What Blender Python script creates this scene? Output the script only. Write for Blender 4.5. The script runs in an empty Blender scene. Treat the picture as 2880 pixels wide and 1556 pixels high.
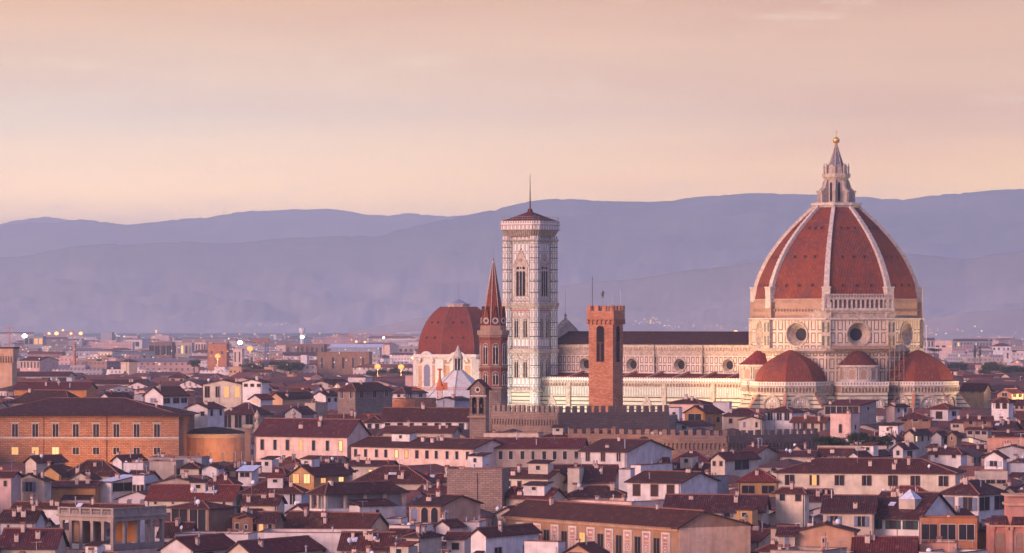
import bpy, math, random
from math import sin, cos, tan, radians as R, pi, sqrt, atan2, atan
from mathutils import Vector
rnd = random.Random(7)
SC = bpy.context.scene
COL = SC.collection

# ------------------------------------------------------------------ camera
CAMH, F, HY, CX = 55.0, 12400.0, 900.0, 1440.0      # eye height (m), focal length and horizon row of a 2880 px wide frame
cam_d = bpy.data.cameras.new('camera'); cam = bpy.data.objects.new('camera', cam_d); COL.objects.link(cam)
cam.location = (0, 0, CAMH); cam.rotation_euler = (R(90), 0, 0)
cam_d.sensor_width = 36; cam_d.lens = F / 2880 * 36
cam_d.shift_y = (HY - 778) / 2880
cam_d.clip_start = 1; cam_d.clip_end = 90000
SC.camera = cam

# ------------------------------------------------------------------ sky
SUN_AZ, SUN_EL = -134.0, 9.0      # degrees from the view direction (negative: towards the west side), elevation
world = bpy.data.worlds.new('World'); SC.world = world; world.use_nodes = True
def _world():
    nt = world.node_tree; N = nt.nodes; L = nt.links; N.clear()
    out = N.new('ShaderNodeOutputWorld'); bg = N.new('ShaderNodeBackground'); L.new(bg.outputs[0], out.inputs[0])
    tc = N.new('ShaderNodeTexCoord'); sp = N.new('ShaderNodeSeparateXYZ'); L.new(tc.outputs['Generated'], sp.inputs[0])
    def ramp(src, stops, lo, hi):
        mr = N.new('ShaderNodeMapRange'); L.new(src, mr.inputs[0]); mr.inputs[1].default_value = lo; mr.inputs[2].default_value = hi
        cr = N.new('ShaderNodeValToRGB'); L.new(mr.outputs[0], cr.inputs[0]); e = cr.color_ramp.elements
        while len(e) < len(stops): e.new(0.5)
        for k, (p, c) in enumerate(stops): e[k].position = p; e[k].color = (*c, 1)
        return cr.outputs[0]
    def mix(a, b, f, mode='MIX'):
        m = N.new('ShaderNodeMix'); m.data_type = 'RGBA'; m.blend_type = mode
        for k, v in ((6, a), (7, b), (0, f)):
            if hasattr(v, 'is_linked') or hasattr(v, 'links'): L.new(v, m.inputs[k])
            elif k == 0: m.inputs[0].default_value = v
            else: m.inputs[k].default_value = (*v, 1)
        return m.outputs[2]
    z = sp.outputs['Z']
    # low western sky: cream over a peach rim; eastern part rosier
    west = ramp(z, [(0, (.80, .58, .44)), (.025, (1.95, 1.24, .46)), (.045, (.86, .68, .46)), (.075, (.64, .345, .15)), (.16, (.60, .44, .42)), (.5, (.34, .33, .56)), (1, (.20, .25, .56))], 0, 1)
    east = ramp(z, [(0, (.68, .47, .42)), (.025, (1.85, 1.06, .18)), (.045, (.80, .49, .22)), (.075, (.61, .34, .17)), (.16, (.56, .38, .40)), (.5, (.33, .32, .57)), (1, (.20, .25, .56))], 0, 1)
    ax = N.new('ShaderNodeMapRange'); ax.interpolation_type = 'SMOOTHSTEP'; L.new(sp.outputs['X'], ax.inputs[0]); ax.inputs[1].default_value = -.11; ax.inputs[2].default_value = .11
    front = mix(west, east, ax.outputs[0])
    # behind the viewer (south-east): dusky blue rose
    back = ramp(z, [(0, (.72, .54, .74)), (.15, (.78, .57, .76)), (.5, (.36, .36, .66)), (1, (.20, .25, .56))], 0, 1)
    # far east: blue
    fe = N.new('ShaderNodeMapRange'); fe.interpolation_type = 'SMOOTHSTEP'; L.new(sp.outputs['X'], fe.inputs[0]); fe.inputs[1].default_value = .15; fe.inputs[2].default_value = .95
    by = N.new('ShaderNodeMapRange'); by.interpolation_type = 'SMOOTHSTEP'; L.new(sp.outputs['Y'], by.inputs[0]); by.inputs[1].default_value = .75; by.inputs[2].default_value = -.5
    s1 = mix(front, back, by.outputs[0])
    s2 = mix(s1, (.20, .26, .60), fe.outputs[0])
    # western afterglow on the side
    we = N.new('ShaderNodeMapRange'); we.interpolation_type = 'SMOOTHSTEP'; L.new(sp.outputs['X'], we.inputs[0]); we.inputs[1].default_value = -.13; we.inputs[2].default_value = -.8
    wz = ramp(z, [(0, (1.7, 1.05, .82)), (.2, (1.35, .86, .76)), (.6, (.46, .40, .62)), (1, (.20, .25, .56))], 0, 1)
    s3 = mix(s2, wz, we.outputs[0])
    # soft horizontal cloud streaks
    mp = N.new('ShaderNodeMapping'); L.new(tc.outputs['Generated'], mp.inputs[0]); mp.inputs['Scale'].default_value = (7, 7, 62); mp.inputs['Rotation'].default_value = (0, R(2.5), 0)
    no = N.new('ShaderNodeTexNoise'); L.new(mp.outputs[0], no.inputs[0]); no.inputs['Scale'].default_value = 1.0; no.inputs['Detail'].default_value = 5; no.inputs['Roughness'].default_value = .55
    st = ramp(no.outputs[0], [(0, (.92, .85, .85)), (.45, (1, 1, 1)), (1, (1.10, 1.09, 1.02))], .3, .7)
    s4 = mix(s3, st, 1.0, 'MULTIPLY')
    mp2 = N.new('ShaderNodeMapping'); L.new(tc.outputs['Generated'], mp2.inputs[0]); mp2.inputs['Scale'].default_value = (34, 34, 150); mp2.inputs['Location'].default_value = (3.1, 1.7, .4)
    no2 = N.new('ShaderNodeTexNoise'); L.new(mp2.outputs[0], no2.inputs[0]); no2.inputs['Scale'].default_value = 1.0; no2.inputs['Detail'].default_value = 7; no2.inputs['Roughness'].default_value = .62
    wf = ramp(no2.outputs[0], [(0, (0, 0, 0)), (1, (.32, .32, .32))], .57, .72)
    s5 = mix(s4, (.93, .74, .45), wf)
    # physical dusk sky underneath
    ns = N.new('ShaderNodeTexSky'); ns.sky_type = 'NISHITA'; ns.sun_disc = False; ns.sun_elevation = R(2.0); ns.sun_rotation = R(SUN_AZ); ns.altitude = 100
    s6 = mix(s5, ns.outputs[0], .02)
    L.new(s6, bg.inputs[0]); bg.inputs[1].default_value = 1.0
_world()
sun_d = bpy.data.lights.new('sun', 'SUN'); sun = bpy.data.objects.new('sun', sun_d); COL.objects.link(sun)
sun_d.energy = 3.5; sun_d.angle = R(30); sun_d.color = (1.0, .58, .50)
_v = Vector((sin(R(SUN_AZ)) * cos(R(SUN_EL)), cos(R(SUN_AZ)) * cos(R(SUN_EL)), sin(R(SUN_EL))))
sun.rotation_euler = _v.to_track_quat('Z', 'Y').to_euler()
vs = SC.view_settings; vs.view_transform = 'Standard'; vs.look = 'None'; vs.exposure = 0.66; vs.gamma = 1; vs.use_curve_mapping = False
cy = SC.cycles
cy.max_bounces = 5; cy.diffuse_bounces = 2; cy.glossy_bounces = 2; cy.transmission_bounces = 2; cy.volume_bounces = 1; cy.transparent_max_bounces = 6
cy.caustics_reflective = False; cy.caustics_refractive = False; cy.use_denoising = True; cy.sample_clamp_indirect = 4
cy.volume_step_rate = 4

# ------------------------------------------------------------------ pixel <-> world
def PX(px, D): return (px - CX) * D / F
def PZ(py, D): return CAMH - (py - HY) * D / F
_dt = [(1600, 725), (1556, 760), (1450, 850), (1350, 960), (1250, 1090), (1200, 1170), (1150, 1270), (1130, 1330), (1112, 1430), (1100, 1600), (1080, 1900), (1060, 2300), (1030, 3000), (1000, 4000), (975, 5500), (950, 8000)]
def DY(y):
    """distance of the roofs met at picture row y"""
    if y >= _dt[0][0]: return _dt[0][1]
    for (a, da), (b, db) in zip(_dt, _dt[1:]):
        if y >= b: return da + (db - da) * (a - y) / (a - b)
    return _dt[-1][1]
CROPS = {'A': (0, 880, 3.5778), 'B': (0, 1200, 3.5778), 'C': (680, 880, 3.5778), 'D': (680, 1200, 3.5778), 'E': (1360, 1100, 3.0526),
         'F': (2080, 1100, 3.0525), 'G': (2500, 880, 4.639), 'P': (0, 0, 1.0), 'N': (1540, 760, 3.315), 'M': (1140, 780, 3.48), 'Q': (2040, 780, 3.479)}
def cr(c, x, y):
    a, b, s = CROPS[c]; return a + x / s, b + y / s

# ------------------------------------------------------------------ mesh builder
class MB:
    def __init__(s): s.v = []; s.f = []; s.m = []; s.uv = []
    def face(s, pts, m=0, uv=None):
        i = len(s.v); pts = [Vector(p) for p in pts]; s.v += pts; s.f.append(tuple(range(i, i + len(pts)))); s.m.append(m)
        if uv is None:
            n = Vector((0, 0, 0))
            for k in range(len(pts)):
                a, b = pts[k], pts[(k + 1) % len(pts)]; n += a.cross(b)
            if n.length < 1e-12: n = Vector((0, 0, 1))
            n.normalize()
            if abs(n.z) > .995: t, w = Vector((1, 0, 0)), Vector((0, 1, 0))
            else: t = Vector((0, 0, 1)).cross(n).normalized(); w = n.cross(t)
            uv = [(p.dot(t), p.dot(w)) for p in pts]
        s.uv += uv
    def wall(s, a, b, z0, z1, m=0, u0=None):
        """vertical quad from a to b (outside is to the left of a->b reversed), u measured from its middle"""
        a = Vector((a[0], a[1])); b = Vector((b[0], b[1])); L = (b - a).length; h = L / 2 if u0 is None else -u0
        s.face([(a.x, a.y, z0), (b.x, b.y, z0), (b.x, b.y, z1), (a.x, a.y, z1)], m, [(-h, z0), (L - h, z0), (L - h, z1), (-h, z1)])
    def box(s, x0, x1, y0, y1, z0, z1, m=0, top=None):
        a = [(x0, y0), (x1, y0), (x1, y1), (x0, y1)]; s.prism(a, z0, z1, m, top)
    def prism(s, poly, z0, z1, m=0, top=None, bottom=True):
        n = len(poly)
        for k in range(n): s.wall(poly[k], poly[(k + 1) % n], z0, z1, m)
        s.face([(x, y, z1) for x, y in poly], m if top is None else top)
        if bottom: s.face([(x, y, z0) for x, y in reversed(poly)], m)
    def frus(s, p0, z0, p1, z1, m=0, cap=True):
        n = len(p0)
        for k in range(n):
            a, b, c, d = p0[k], p0[(k + 1) % n], p1[(k + 1) % n], p1[k]
            s.face([(a[0], a[1], z0), (b[0], b[1], z0), (c[0], c[1], z1), (d[0], d[1], z1)], m)
        if cap: s.face([(x, y, z1) for x, y in p1], m)
    def slab(s, poly, th, m=0, mu=None):
        P = [Vector(p) for p in poly]; Q = [p - Vector((0, 0, th)) for p in P]; n = len(P); mu = m if mu is None else mu
        s.face(P, m); s.face(list(reversed(Q)), mu)
        for k in range(n): s.face([Q[k], Q[(k + 1) % n], P[(k + 1) % n], P[k]], mu)
    def bar(s, a, b, r, m=0, n=4):
        a = Vector(a); b = Vector(b); d = (b - a).normalized(); t = d.cross(Vector((0, 0, 1)))
        if t.length < .01: t = Vector((1, 0, 0))
        t.normalize(); w = d.cross(t)
        o = [t * cos(2 * pi * (k + .5) / n) * r + w * sin(2 * pi * (k + .5) / n) * r for k in range(n)]
        for k in range(n): s.face([a + o[k], a + o[(k + 1) % n], b + o[(k + 1) % n], b + o[k]], m)
        s.face([b + q for q in o], m); s.face([a + q for q in reversed(o)], m)
    def lathe(s, prof, n=12, c=(0, 0), m=0, a0=0.0, a1=2 * pi):
        for (r0, z0), (r1, z1) in zip(prof, prof[1:]):
            for k in range(n):
                p = a0 + (a1 - a0) * k / n; q = a0 + (a1 - a0) * (k + 1) / n
                A = (c[0] + r0 * cos(p), c[1] + r0 * sin(p), z0); B = (c[0] + r0 * cos(q), c[1] + r0 * sin(q), z0)
                C = (c[0] + r1 * cos(q), c[1] + r1 * sin(q), z1); D = (c[0] + r1 * cos(p), c[1] + r1 * sin(p), z1)
                if r0 < 1e-6: s.face([A, C, D], m)
                elif r1 < 1e-6: s.face([A, B, C], m)
                else: s.face([A, B, C, D], m)
    def mesh(s, name, mats, smooth=False):
        me = bpy.data.meshes.new(name); me.from_pydata([tuple(p) for p in s.v], [], s.f)
        for mt in (mats if isinstance(mats, (list, tuple)) else [mats]): me.materials.append(mt)
        me.polygons.foreach_set('material_index', s.m)
        ul = me.uv_layers.new(name='UVMap'); ul.data.foreach_set('uv', [c for p in s.uv for c in p])
        if smooth: me.polygons.foreach_set('use_smooth', [True] * len(s.f))
        me.update(); return me
    def build(s, name, mats, parent=None, loc=None, rz=0, smooth=False):
        return link(name, s.mesh(name, mats, smooth), parent, loc, rz)
def link(name, me, parent=None, loc=None, rz=0):
    o = bpy.data.objects.new(name, me); COL.objects.link(o)
    if parent is not None: o.parent = parent
    if loc is not None: o.location = loc
    if rz: o.rotation_euler = (0, 0, rz)
    return o
def thing(name, label, cat, loc=(0, 0, 0), rz=0, group=None):
    o = link(name, None, None, loc, rz); o['label'] = label; o['category'] = cat
    if group: o['group'] = group
    return o
def tag(o, label, cat, group=None, kind=None):
    o['label'] = label
    if cat: o['category'] = cat
    if group: o['group'] = group
    if kind: o['kind'] = kind
    return o
def struct(o, kind='structure'):
    o['kind'] = kind; return o

# ------------------------------------------------------------------ materials
class NB:
    """small node helper"""
    def __init__(s, name):
        s.mat = bpy.data.materials.new(name); s.mat.use_nodes = True; s.nt = s.mat.node_tree; s.N = s.nt.nodes; s.L = s.nt.links
        s.b = s.N.get('Principled BSDF'); s.b.inputs['Roughness'].default_value = .85; s.b.inputs['Specular IOR Level'].default_value = .03
        s.tc = s.N.new('ShaderNodeTexCoord'); s._uv = None
    def put(s, inp, v):
        if hasattr(v, 'links'): s.L.new(v, inp)
        elif isinstance(v, (tuple, list)): inp.default_value = (*v, 1) if len(v) == 3 and len(inp.default_value) == 4 else v
        else: inp.default_value = v
    def math(s, op, a, b=0.0, clamp=False):
        n = s.N.new('ShaderNodeMath'); n.operation = op; n.use_clamp = clamp; s.put(n.inputs[0], a); s.put(n.inputs[1], b); return n.outputs[0]
    def uv(s):
        if s._uv is None:
            n = s.N.new('ShaderNodeSeparateXYZ'); s.L.new(s.tc.outputs['UV'], n.inputs[0]); s._uv = (n.outputs[0], n.outputs[1])
        return s._uv
    def noise(s, scale, detail=3, vec=None, stretch=None, rough=.55):
        v = s.tc.outputs['Object'] if vec is None else vec
        if stretch:
            m = s.N.new('ShaderNodeMapping'); s.L.new(v, m.inputs[0]); m.inputs['Scale'].default_value = stretch; v = m.outputs[0]
        n = s.N.new('ShaderNodeTexNoise'); s.L.new(v, n.inputs[0]); n.inputs['Scale'].default_value = scale; n.inputs['Detail'].default_value = detail; n.inputs['Roughness'].default_value = rough
        return n.outputs[0]
    def rng(s, v, a, b, c=0.0, d=1.0):
        n = s.N.new('ShaderNodeMapRange'); s.put(n.inputs[0], v); n.inputs[1].default_value = a; n.inputs[2].default_value = b; n.inputs[3].default_value = c; n.inputs[4].default_value = d; return n.outputs[0]
    def mix(s, a, b, f, mode='MIX'):
        n = s.N.new('ShaderNodeMix'); n.data_type = 'RGBA'; n.blend_type = mode; s.put(n.inputs[6], a); s.put(n.inputs[7], b); s.put(n.inputs[0], f); return n.outputs[2]
    def rand(s):
        n = s.N.new('ShaderNodeObjectInfo'); return n.outputs['Random']
    def hsv(s, c, h=.5, sat=1.0, v=1.0):
        n = s.N.new('ShaderNodeHueSaturation'); s.put(n.inputs['Color'], c); s.put(n.inputs['Hue'], h); s.put(n.inputs['Saturation'], sat); s.put(n.inputs['Value'], v); return n.outputs[0]
    def base(s, c): s.put(s.b.inputs['Base Color'], c); return s
    def bump(s, h, strength=.4, dist=.05):
        n = s.N.new('ShaderNodeBump'); s.put(n.inputs['Height'], h); n.inputs['Strength'].default_value = strength; n.inputs['Distance'].default_value = dist; s.L.new(n.outputs[0], s.b.inputs['Normal']); return s

def plaster(name, c, stain=.8, rough_stain=None):
    n = NB(name); dark = tuple(x * .55 for x in c)
    st = n.rng(n.noise(.45, 5), .42, .75); streak = n.rng(n.noise(1.0, 4, stretch=(1.3, 1.3, .12)), .48, .8)
    col = n.mix(c, dark, n.math('MULTIPLY', st, stain)); col = n.mix(col, tuple(x * .62 for x in c), n.math('MULTIPLY', streak, stain * .9))
    col = n.hsv(col, n.rng(n.rand(), 0, 1, .488, .512), n.rng(n.noise(.12, 3), .3, .7, .82, 1.14), n.rng(n.rand(), 0, 1, .84, 1.10))
    n.base(col).bump(n.noise(3.0, 4), .15, .05); return n.mat
def rough_wall(name, c, c2, scale=1.0):
    """stone or brick masonry: courses of blocks of uneven tone"""
    n = NB(name); br = n.N.new('ShaderNodeTexBrick'); n.L.new(n.tc.outputs['UV'], br.inputs[0])
    n.put(br.inputs['Color1'], c); n.put(br.inputs['Color2'], c2); n.put(br.inputs['Mortar'], tuple(x * .62 for x in c))
    br.inputs['Scale'].default_value = 1.0; br.inputs['Mortar Size'].default_value = .05 * scale; br.inputs['Brick Width'].default_value = 1.1 * scale; br.inputs['Row Height'].default_value = .42 * scale
    col = n.mix(br.outputs[0], tuple(x * .5 for x in c), n.rng(n.noise(.35, 5), .5, .8, 0, .6)); col = n.mix(col, tuple(min(1, x * 1.5) for x in c2), n.rng(n.noise(2.2, 3), .58, .75, 0, .45))
    n.base(n.hsv(col, .5, 1.0, n.rng(n.rand(), 0, 1, .9, 1.1))).bump(n.math('ADD', br.outputs[1], n.noise(1.5, 4)), .5, .1); return n.mat
def roof_tile(name, c1, c2, pitch=.42, age=.4, vary=True):
    n = NB(name); u, v = n.uv()
    w = n.math('PINGPONG', u, pitch / 2); w = n.math('DIVIDE', w, pitch / 2); rows = n.math('FRACT', n.math('DIVIDE', v, .38))
    uvv = n.tc.outputs['UV']
    cell = n.N.new('ShaderNodeTexVoronoi'); m = n.N.new('ShaderNodeMapping'); n.L.new(uvv, m.inputs[0]); m.inputs['Scale'].default_value = (1 / pitch, 1 / .8, 1); n.L.new(m.outputs[0], cell.inputs[0]); cell.inputs['Scale'].default_value = 1.0
    sp = n.N.new('ShaderNodeSeparateColor'); n.L.new(cell.outputs['Color'], sp.inputs[0])
    col = n.mix(c1, c2, n.rng(sp.outputs[0], 0, 1)); col = n.mix(col, tuple(x * .35 for x in c1), n.math('MULTIPLY', n.rng(w, .0, .6, 1, 0), .9))
    col = n.mix(col, (.055, .036, .042), n.math('MULTIPLY', n.rng(n.noise(.22, 5), .45, .72), age)); col = n.mix(col, (.30, .15, .10), n.rng(n.noise(.9, 6, rough=.7), .56, .74, 0, .6))
    if vary: col = n.hsv(col, n.rng(n.rand(), 0, 1, .488, .510), n.rng(n.rand(), 0, 1, 1.05, .88), n.rng(n.rand(), 0, 1, 1.3, .72))
    n.base(col).bump(n.math('ADD', w, n.math('MULTIPLY', rows, .4)), .7, .12); n.b.inputs['Roughness'].default_value = .8; return n.mat
def flat(name, c, rough=.8, metal=0.0, emit=None, es=1.0, var=.15):
    n = NB(name)
    col = n.mix(c, tuple(x * (1 - 2 * var) for x in c), n.rng(n.noise(1.2, 4), .35, .75)) if var else c
    n.base(col); n.b.inputs['Roughness'].default_value = rough; n.b.inputs['Metallic'].default_value = metal
    if emit: n.put(n.b.inputs['Emission Color'], emit); n.b.inputs['Emission Strength'].default_value = es
    return n.mat
def glow(name, c, s):
    m = flat(name, (.6, .5, .4), emit=c, es=s, var=0); m.node_tree.nodes['Principled BSDF'].inputs['Base Color'].default_value = (.03, .03, .03, 1); m.cycles.emission_sampling = 'NONE'; return m
def panelled(name, pu, pv, r0, r1, base=(.62, .58, .53), line=(.10, .085, .08), off=0.0, fill=None, second=None):
    """white marble with dark inlaid rectangles: line between r0 and r1 m from each cell edge"""
    n = NB(name); u, v = n.uv(); v = n.math('ADD', v, off)
    du = n.math('PINGPONG', u, pu / 2); dv = n.math('PINGPONG', v, pv / 2); d = n.math('MINIMUM', du, dv)
    ring = n.math('MULTIPLY', n.math('GREATER_THAN', d, r0), n.math('LESS_THAN', d, r1))
    w = n.mix(base, tuple(x * .62 for x in base), n.rng(n.noise(.5, 6, rough=.65), .45, .78, 0, .75)); w = n.mix(w, (.40, .24, .17), n.rng(n.noise(1.0, 4, stretch=(1, 1, .2)), .6, .85, 0, .5))
    if fill: w = n.mix(w, fill, n.math('MULTIPLY', n.math('GREATER_THAN', d, r1), .75))
    c = n.mix(w, line, n.math('MULTIPLY', ring, .92))
    if second: c = n.mix(c, second, n.math('MULTIPLY', n.math('LESS_THAN', d, r0 * .45), .6))
    n.base(c); n.b.inputs['Roughness'].default_value = .6; return n.mat
def striped(name, p, duty, base=(.62, .58, .53), line=(.10, .12, .10), vert=False, soft=.9):
    n = NB(name); u, v = n.uv(); x = u if vert else v; t = n.math('FRACT', n.math('DIVIDE', x, p))
    w = n.mix(base, tuple(q * .6 for q in base), n.rng(n.noise(.6, 6, rough=.65), .45, .78, 0, .8))
    n.base(n.mix(w, line, n.math('MULTIPLY', n.math('LESS_THAN', t, duty), soft))); n.b.inputs['Roughness'].default_value = .6; return n.mat
def windowed(name, c, pu=3.2, pv=3.3, ww=.36, wh=.42, dark=(.10, .09, .11)):
    """far facades: rows of small windows in plaster"""
    n = NB(name); u, v = n.uv(); du = n.math('ABSOLUTE', n.math('SUBTRACT', n.math('FRACT', n.math('DIVIDE', u, pu)), .5)); dv = n.math('ABSOLUTE', n.math('SUBTRACT', n.math('FRACT', n.math('DIVIDE', v, pv)), .5))
    k = n.math('MULTIPLY', n.math('LESS_THAN', du, ww / 2), n.math('LESS_THAN', dv, wh / 2))
    wn = n.N.new('ShaderNodeTexWhiteNoise'); wn.noise_dimensions = '2D'; cb = n.N.new('ShaderNodeCombineXYZ'); n.L.new(n.math('FLOOR', n.math('DIVIDE', u, pu)), cb.inputs[0]); n.L.new(n.math('FLOOR', n.math('DIVIDE', v, pv)), cb.inputs[1]); n.L.new(cb.outputs[0], wn.inputs[0])
    base = n.hsv(n.mix(c, tuple(x * .7 for x in c), n.rng(n.noise(.05, 4), .4, .7)), .5, 1, n.rng(n.rand(), 0, 1, .85, 1.1))
    n.base(n.mix(base, dark, n.math('MULTIPLY', k, .85)))
    lit = n.math('MULTIPLY', k, n.math('GREATER_THAN', wn.outputs[0], .95)); n.put(n.b.inputs['Emission Color'], (1, .62, .3)); n.L.new(n.math('MULTIPLY', lit, .7), n.b.inputs['Emission Strength'])
    n.mat.cycles.emission_sampling = 'NONE'; return n.mat

M = {}
for k, c in dict(white=(.62, .56, .55), cream=(.60, .49, .40), pink=(.62, .43, .37), beige=(.47, .38, .32), ochre=(.50, .27, .11), orange=(.50, .23, .10), peach=(.56, .34, .22),
                 grey=(.34, .33, .36), bluegrey=(.40, .41, .48), brown=(.29, .17, .12), lamp_apricot=(.86, .53, .33), salmon=(.56, .27, .20), terra=(.36, .19, .125), taupe=(.32, .25, .22), yellow=(.60, .44, .24)).items(): M[k] = plaster(k + '_plaster', tuple(min(.8, q * (1.0 if k in ('white', 'pink') else .88)) for q in c))
M['wallstone'] = rough_wall('weathered_wall_stone', (.14, .09, .078), (.20, .14, .12), .9); M['spirebrick'] = rough_wall('dark_red_brick', (.21, .075, .055), (.27, .105, .08), .7); M['chapeltile'] = roof_tile('chapel_dome_tiles', (.25, .056, .036), (.17, .042, .03), .5, .4, False); M['stone'] = rough_wall('brown_rubble_stone', (.20, .14, .12), (.28, .20, .165)); M['brick'] = rough_wall('red_brick', (.36, .135, .075), (.52, .25, .15), .75)
M['rust'] = rough_wall('ochre_rusticated_stone', (.25, .125, .078), (.33, .18, .115), 1.15); M['shadestone'] = rough_wall('shaded_wall_stone', (.115, .08, .078), (.16, .115, .11))  # last one: shaded-face copy of the palace stone, shade put into the colour
M['drumstone'] = rough_wall('rough_drum_masonry', (.30, .19, .14), (.38, .26, .20), .8)
M['roof'] = roof_tile('terracotta_roof_tiles', (.105, .027, .022), (.058, .018, .019)); M['roof2'] = roof_tile('weathered_roof_tiles', (.078, .024, .024), (.046, .017, .021), age=.5)
M['roof3'] = roof_tile('bright_roof_tiles', (.155, .037, .025), (.10, .027, .021), age=.25); M['fascia'] = flat('dark_eave_timber', (.07, .04, .04)); M['ridge'] = flat('ridge_tiles', (.20, .09, .07))
M['dometile'] = roof_tile('dome_tiles', (.235, .058, .033), (.155, .040, .027), .5, .6, False); M['domelead'] = flat('grey_lead', (.16, .155, .18), .5)
M['dark'] = flat('dark_window_glass', (.022, .02, .028), .25, var=0); M['glass'] = flat('sky_reflecting_glass', (.16, .17, .25), .15, var=0); M['void'] = flat('shadowed_interior', (.018, .014, .016), .9, var=0)
M['lit'] = glow('lit_window', (1, .44, .14), .8); M['litw'] = glow('bright_lit_window', (1, .60, .24), .95); M['lito'] = glow('orange_lit_window', (1, .42, .14), .8)
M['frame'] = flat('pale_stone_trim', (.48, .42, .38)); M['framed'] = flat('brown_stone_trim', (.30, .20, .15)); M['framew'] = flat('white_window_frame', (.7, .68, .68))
M['shg'] = flat('green_shutter', (.045, .07, .062)); M['shb'] = flat('brown_shutter', (.055, .032, .03)); M['shs'] = flat('slate_blue_shutter', (.15, .17, .24)); M['shw'] = flat('pale_shutter', (.46, .46, .52))
M['chim'] = plaster('chimney_plaster', (.50, .38, .33)); M['terr'] = flat('terrace_paving', (.24, .19, .18)); M['metal'] = flat('grey_metal', (.30, .30, .34), .4, .6); M['sheet'] = flat('pale_sheet_roof', (.52, .55, .66), .45)
M['dish'] = flat('pale_dish', (.55, .56, .62), .4, var=0); M['dishr'] = flat('red_dish', (.28, .045, .04), .5, var=0); M['white_paint'] = flat('white_marble_plain', (.60, .56, .52)); M['gold'] = flat('gilded_copper', (.75, .42, .14), .35, .9)
M['marble'] = flat('weathered_marble', (.44, .36, .29), .6, var=.28); M['marbleb'] = flat('white_marble_rib', (.50, .43, .38), .6, var=.25); M['lantern'] = flat('dark_weathered_marble', (.40, .33, .28), .6, var=.25); M['green'] = flat('green_marble', (.10, .12, .10)); M['rose'] = flat('rose_marble', (.36, .16, .13))
M['leaf'] = flat('dark_foliage', (.035, .05, .028), .9, var=.3); M['leaf2'] = flat('olive_foliage', (.07, .075, .035), .9, var=.3); M['bark'] = flat('bark', (.08, .055, .045))
M['gravel'] = flat('bitumen_flat_roof', (.17, .15, .16)); M['crane'] = flat('orange_crane_steel', (.50, .14, .06), .6, var=0); M['craneb'] = flat('blue_crane_steel', (.09, .11, .22), .6, var=0); M['bronze'] = flat('bronze', (.10, .05, .045), .5)
FARW = [windowed('far_facade_cream', (.44, .35, .31)), windowed('far_facade_white', (.52, .45, .46), 2.8, 3.2), windowed('far_facade_pink', (.46, .30, .28), 3.6), windowed('far_facade_brown', (.27, .18, .17), 3.0, 3.1, .5, .4), windowed('far_facade_grey', (.30, .28, .32), 2.4, 3.0, .6, .5)]
FARR = [flat('far_tile_roof', (.17, .066, .055), var=.25), flat('far_dark_roof', (.105, .055, .055), var=.25), flat('far_grey_roof', (.21, .18, .20), var=.2)]
HAZE_D = 6.5e-5
# ------------------------------------------------------------------ windows (shared meshes)
_wc = {}
def win_meshes(w, h, arch, fr, pane, shut, tr=.12):
    w = round(w, 1); h = round(h, 1); k = (w, h, arch, fr, pane, shut)
    if k in _wc: return _wc[k]
    f = MB(); p = MB(); t = tr
    if not arch:
        for b in ((-w/2-t, w/2+t, h, h+t), (-w/2-t*1.3, w/2+t*1.3, -t, 0)): f.box(b[0], b[1], -.10, .03, b[2], b[3])
        for b in ((-w/2-t, -w/2), (w/2, w/2+t)): f.box(b[0], b[1], -.08, .03, 0, h)
        if w > 1.6 or h > 1.8 and w > .9: f.box(-.04, .04, -.05, .02, 0, h)
        p.face([(-w/2, -.02, 0), (w/2, -.02, 0), (w/2, -.02, h), (-w/2, -.02, h)])
    else:
        n = 8; pts = [(-w/2, 0), (w/2, 0)] + [(w/2*cos(pi*i/n), h - w/2 + (w/2 if arch == 1 else w*.8)*sin(pi*i/n)) for i in range(n+1)]
        q = [(x * (1 + 2*t/w), (z if z > 0 else -t) * (1 + t/h)) for x, z in pts]
        for i in range(len(pts)):
            a, b, c, d = pts[i], pts[(i+1) % len(pts)], q[(i+1) % len(pts)], q[i]
            f.face([(a[0], -.10, a[1]), (b[0], -.10, b[1]), (c[0], -.10, c[1]), (d[0], -.10, d[1])]); f.face([(d[0], -.10, d[1]), (c[0], -.10, c[1]), (c[0], .03, c[1]), (d[0], .03, d[1])]); f.face([(b[0], -.10, b[1]), (a[0], -.10, a[1]), (a[0], .03, a[1]), (b[0], .03, b[1])])
        p.face([(x, -.02, z) for x, z in pts])
    s = None
    if shut:
        s = MB(); s.box(0, w/2, -.17, -.12, 0, h)
        for i in range(max(2, int(h / .35))): s.box(.06, w/2-.06, -.185, -.17, .1+i*.35, .3+i*.35) if .3+i*.35 < h else None
    r = (f.mesh('window', M[fr]), p.mesh('pane', M[pane]), s.mesh('shutter', M[shut]) if shut else None)
    _wc[k] = r; return r
def window(parent, x, y, z, rz, w, h, arch=0, fr='frame', pane='dark', shut=None, opened=False):
    """a window on a wall: frame part with its pane (and shutters) below it; local -y points out of the wall"""
    a, b, c = win_meshes(w, h, arch, fr, pane, shut)
    o = link('window', a, parent, (x, y, z), rz); link('pane', b, o)
    if c is not None:
        for sgn in (-1, 1):
            s = link('shutter', c, o, (-w/2 if sgn < 0 else 0, 0, 0))
            if opened: s.location.x = -w if sgn < 0 else w/2
    return o
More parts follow.
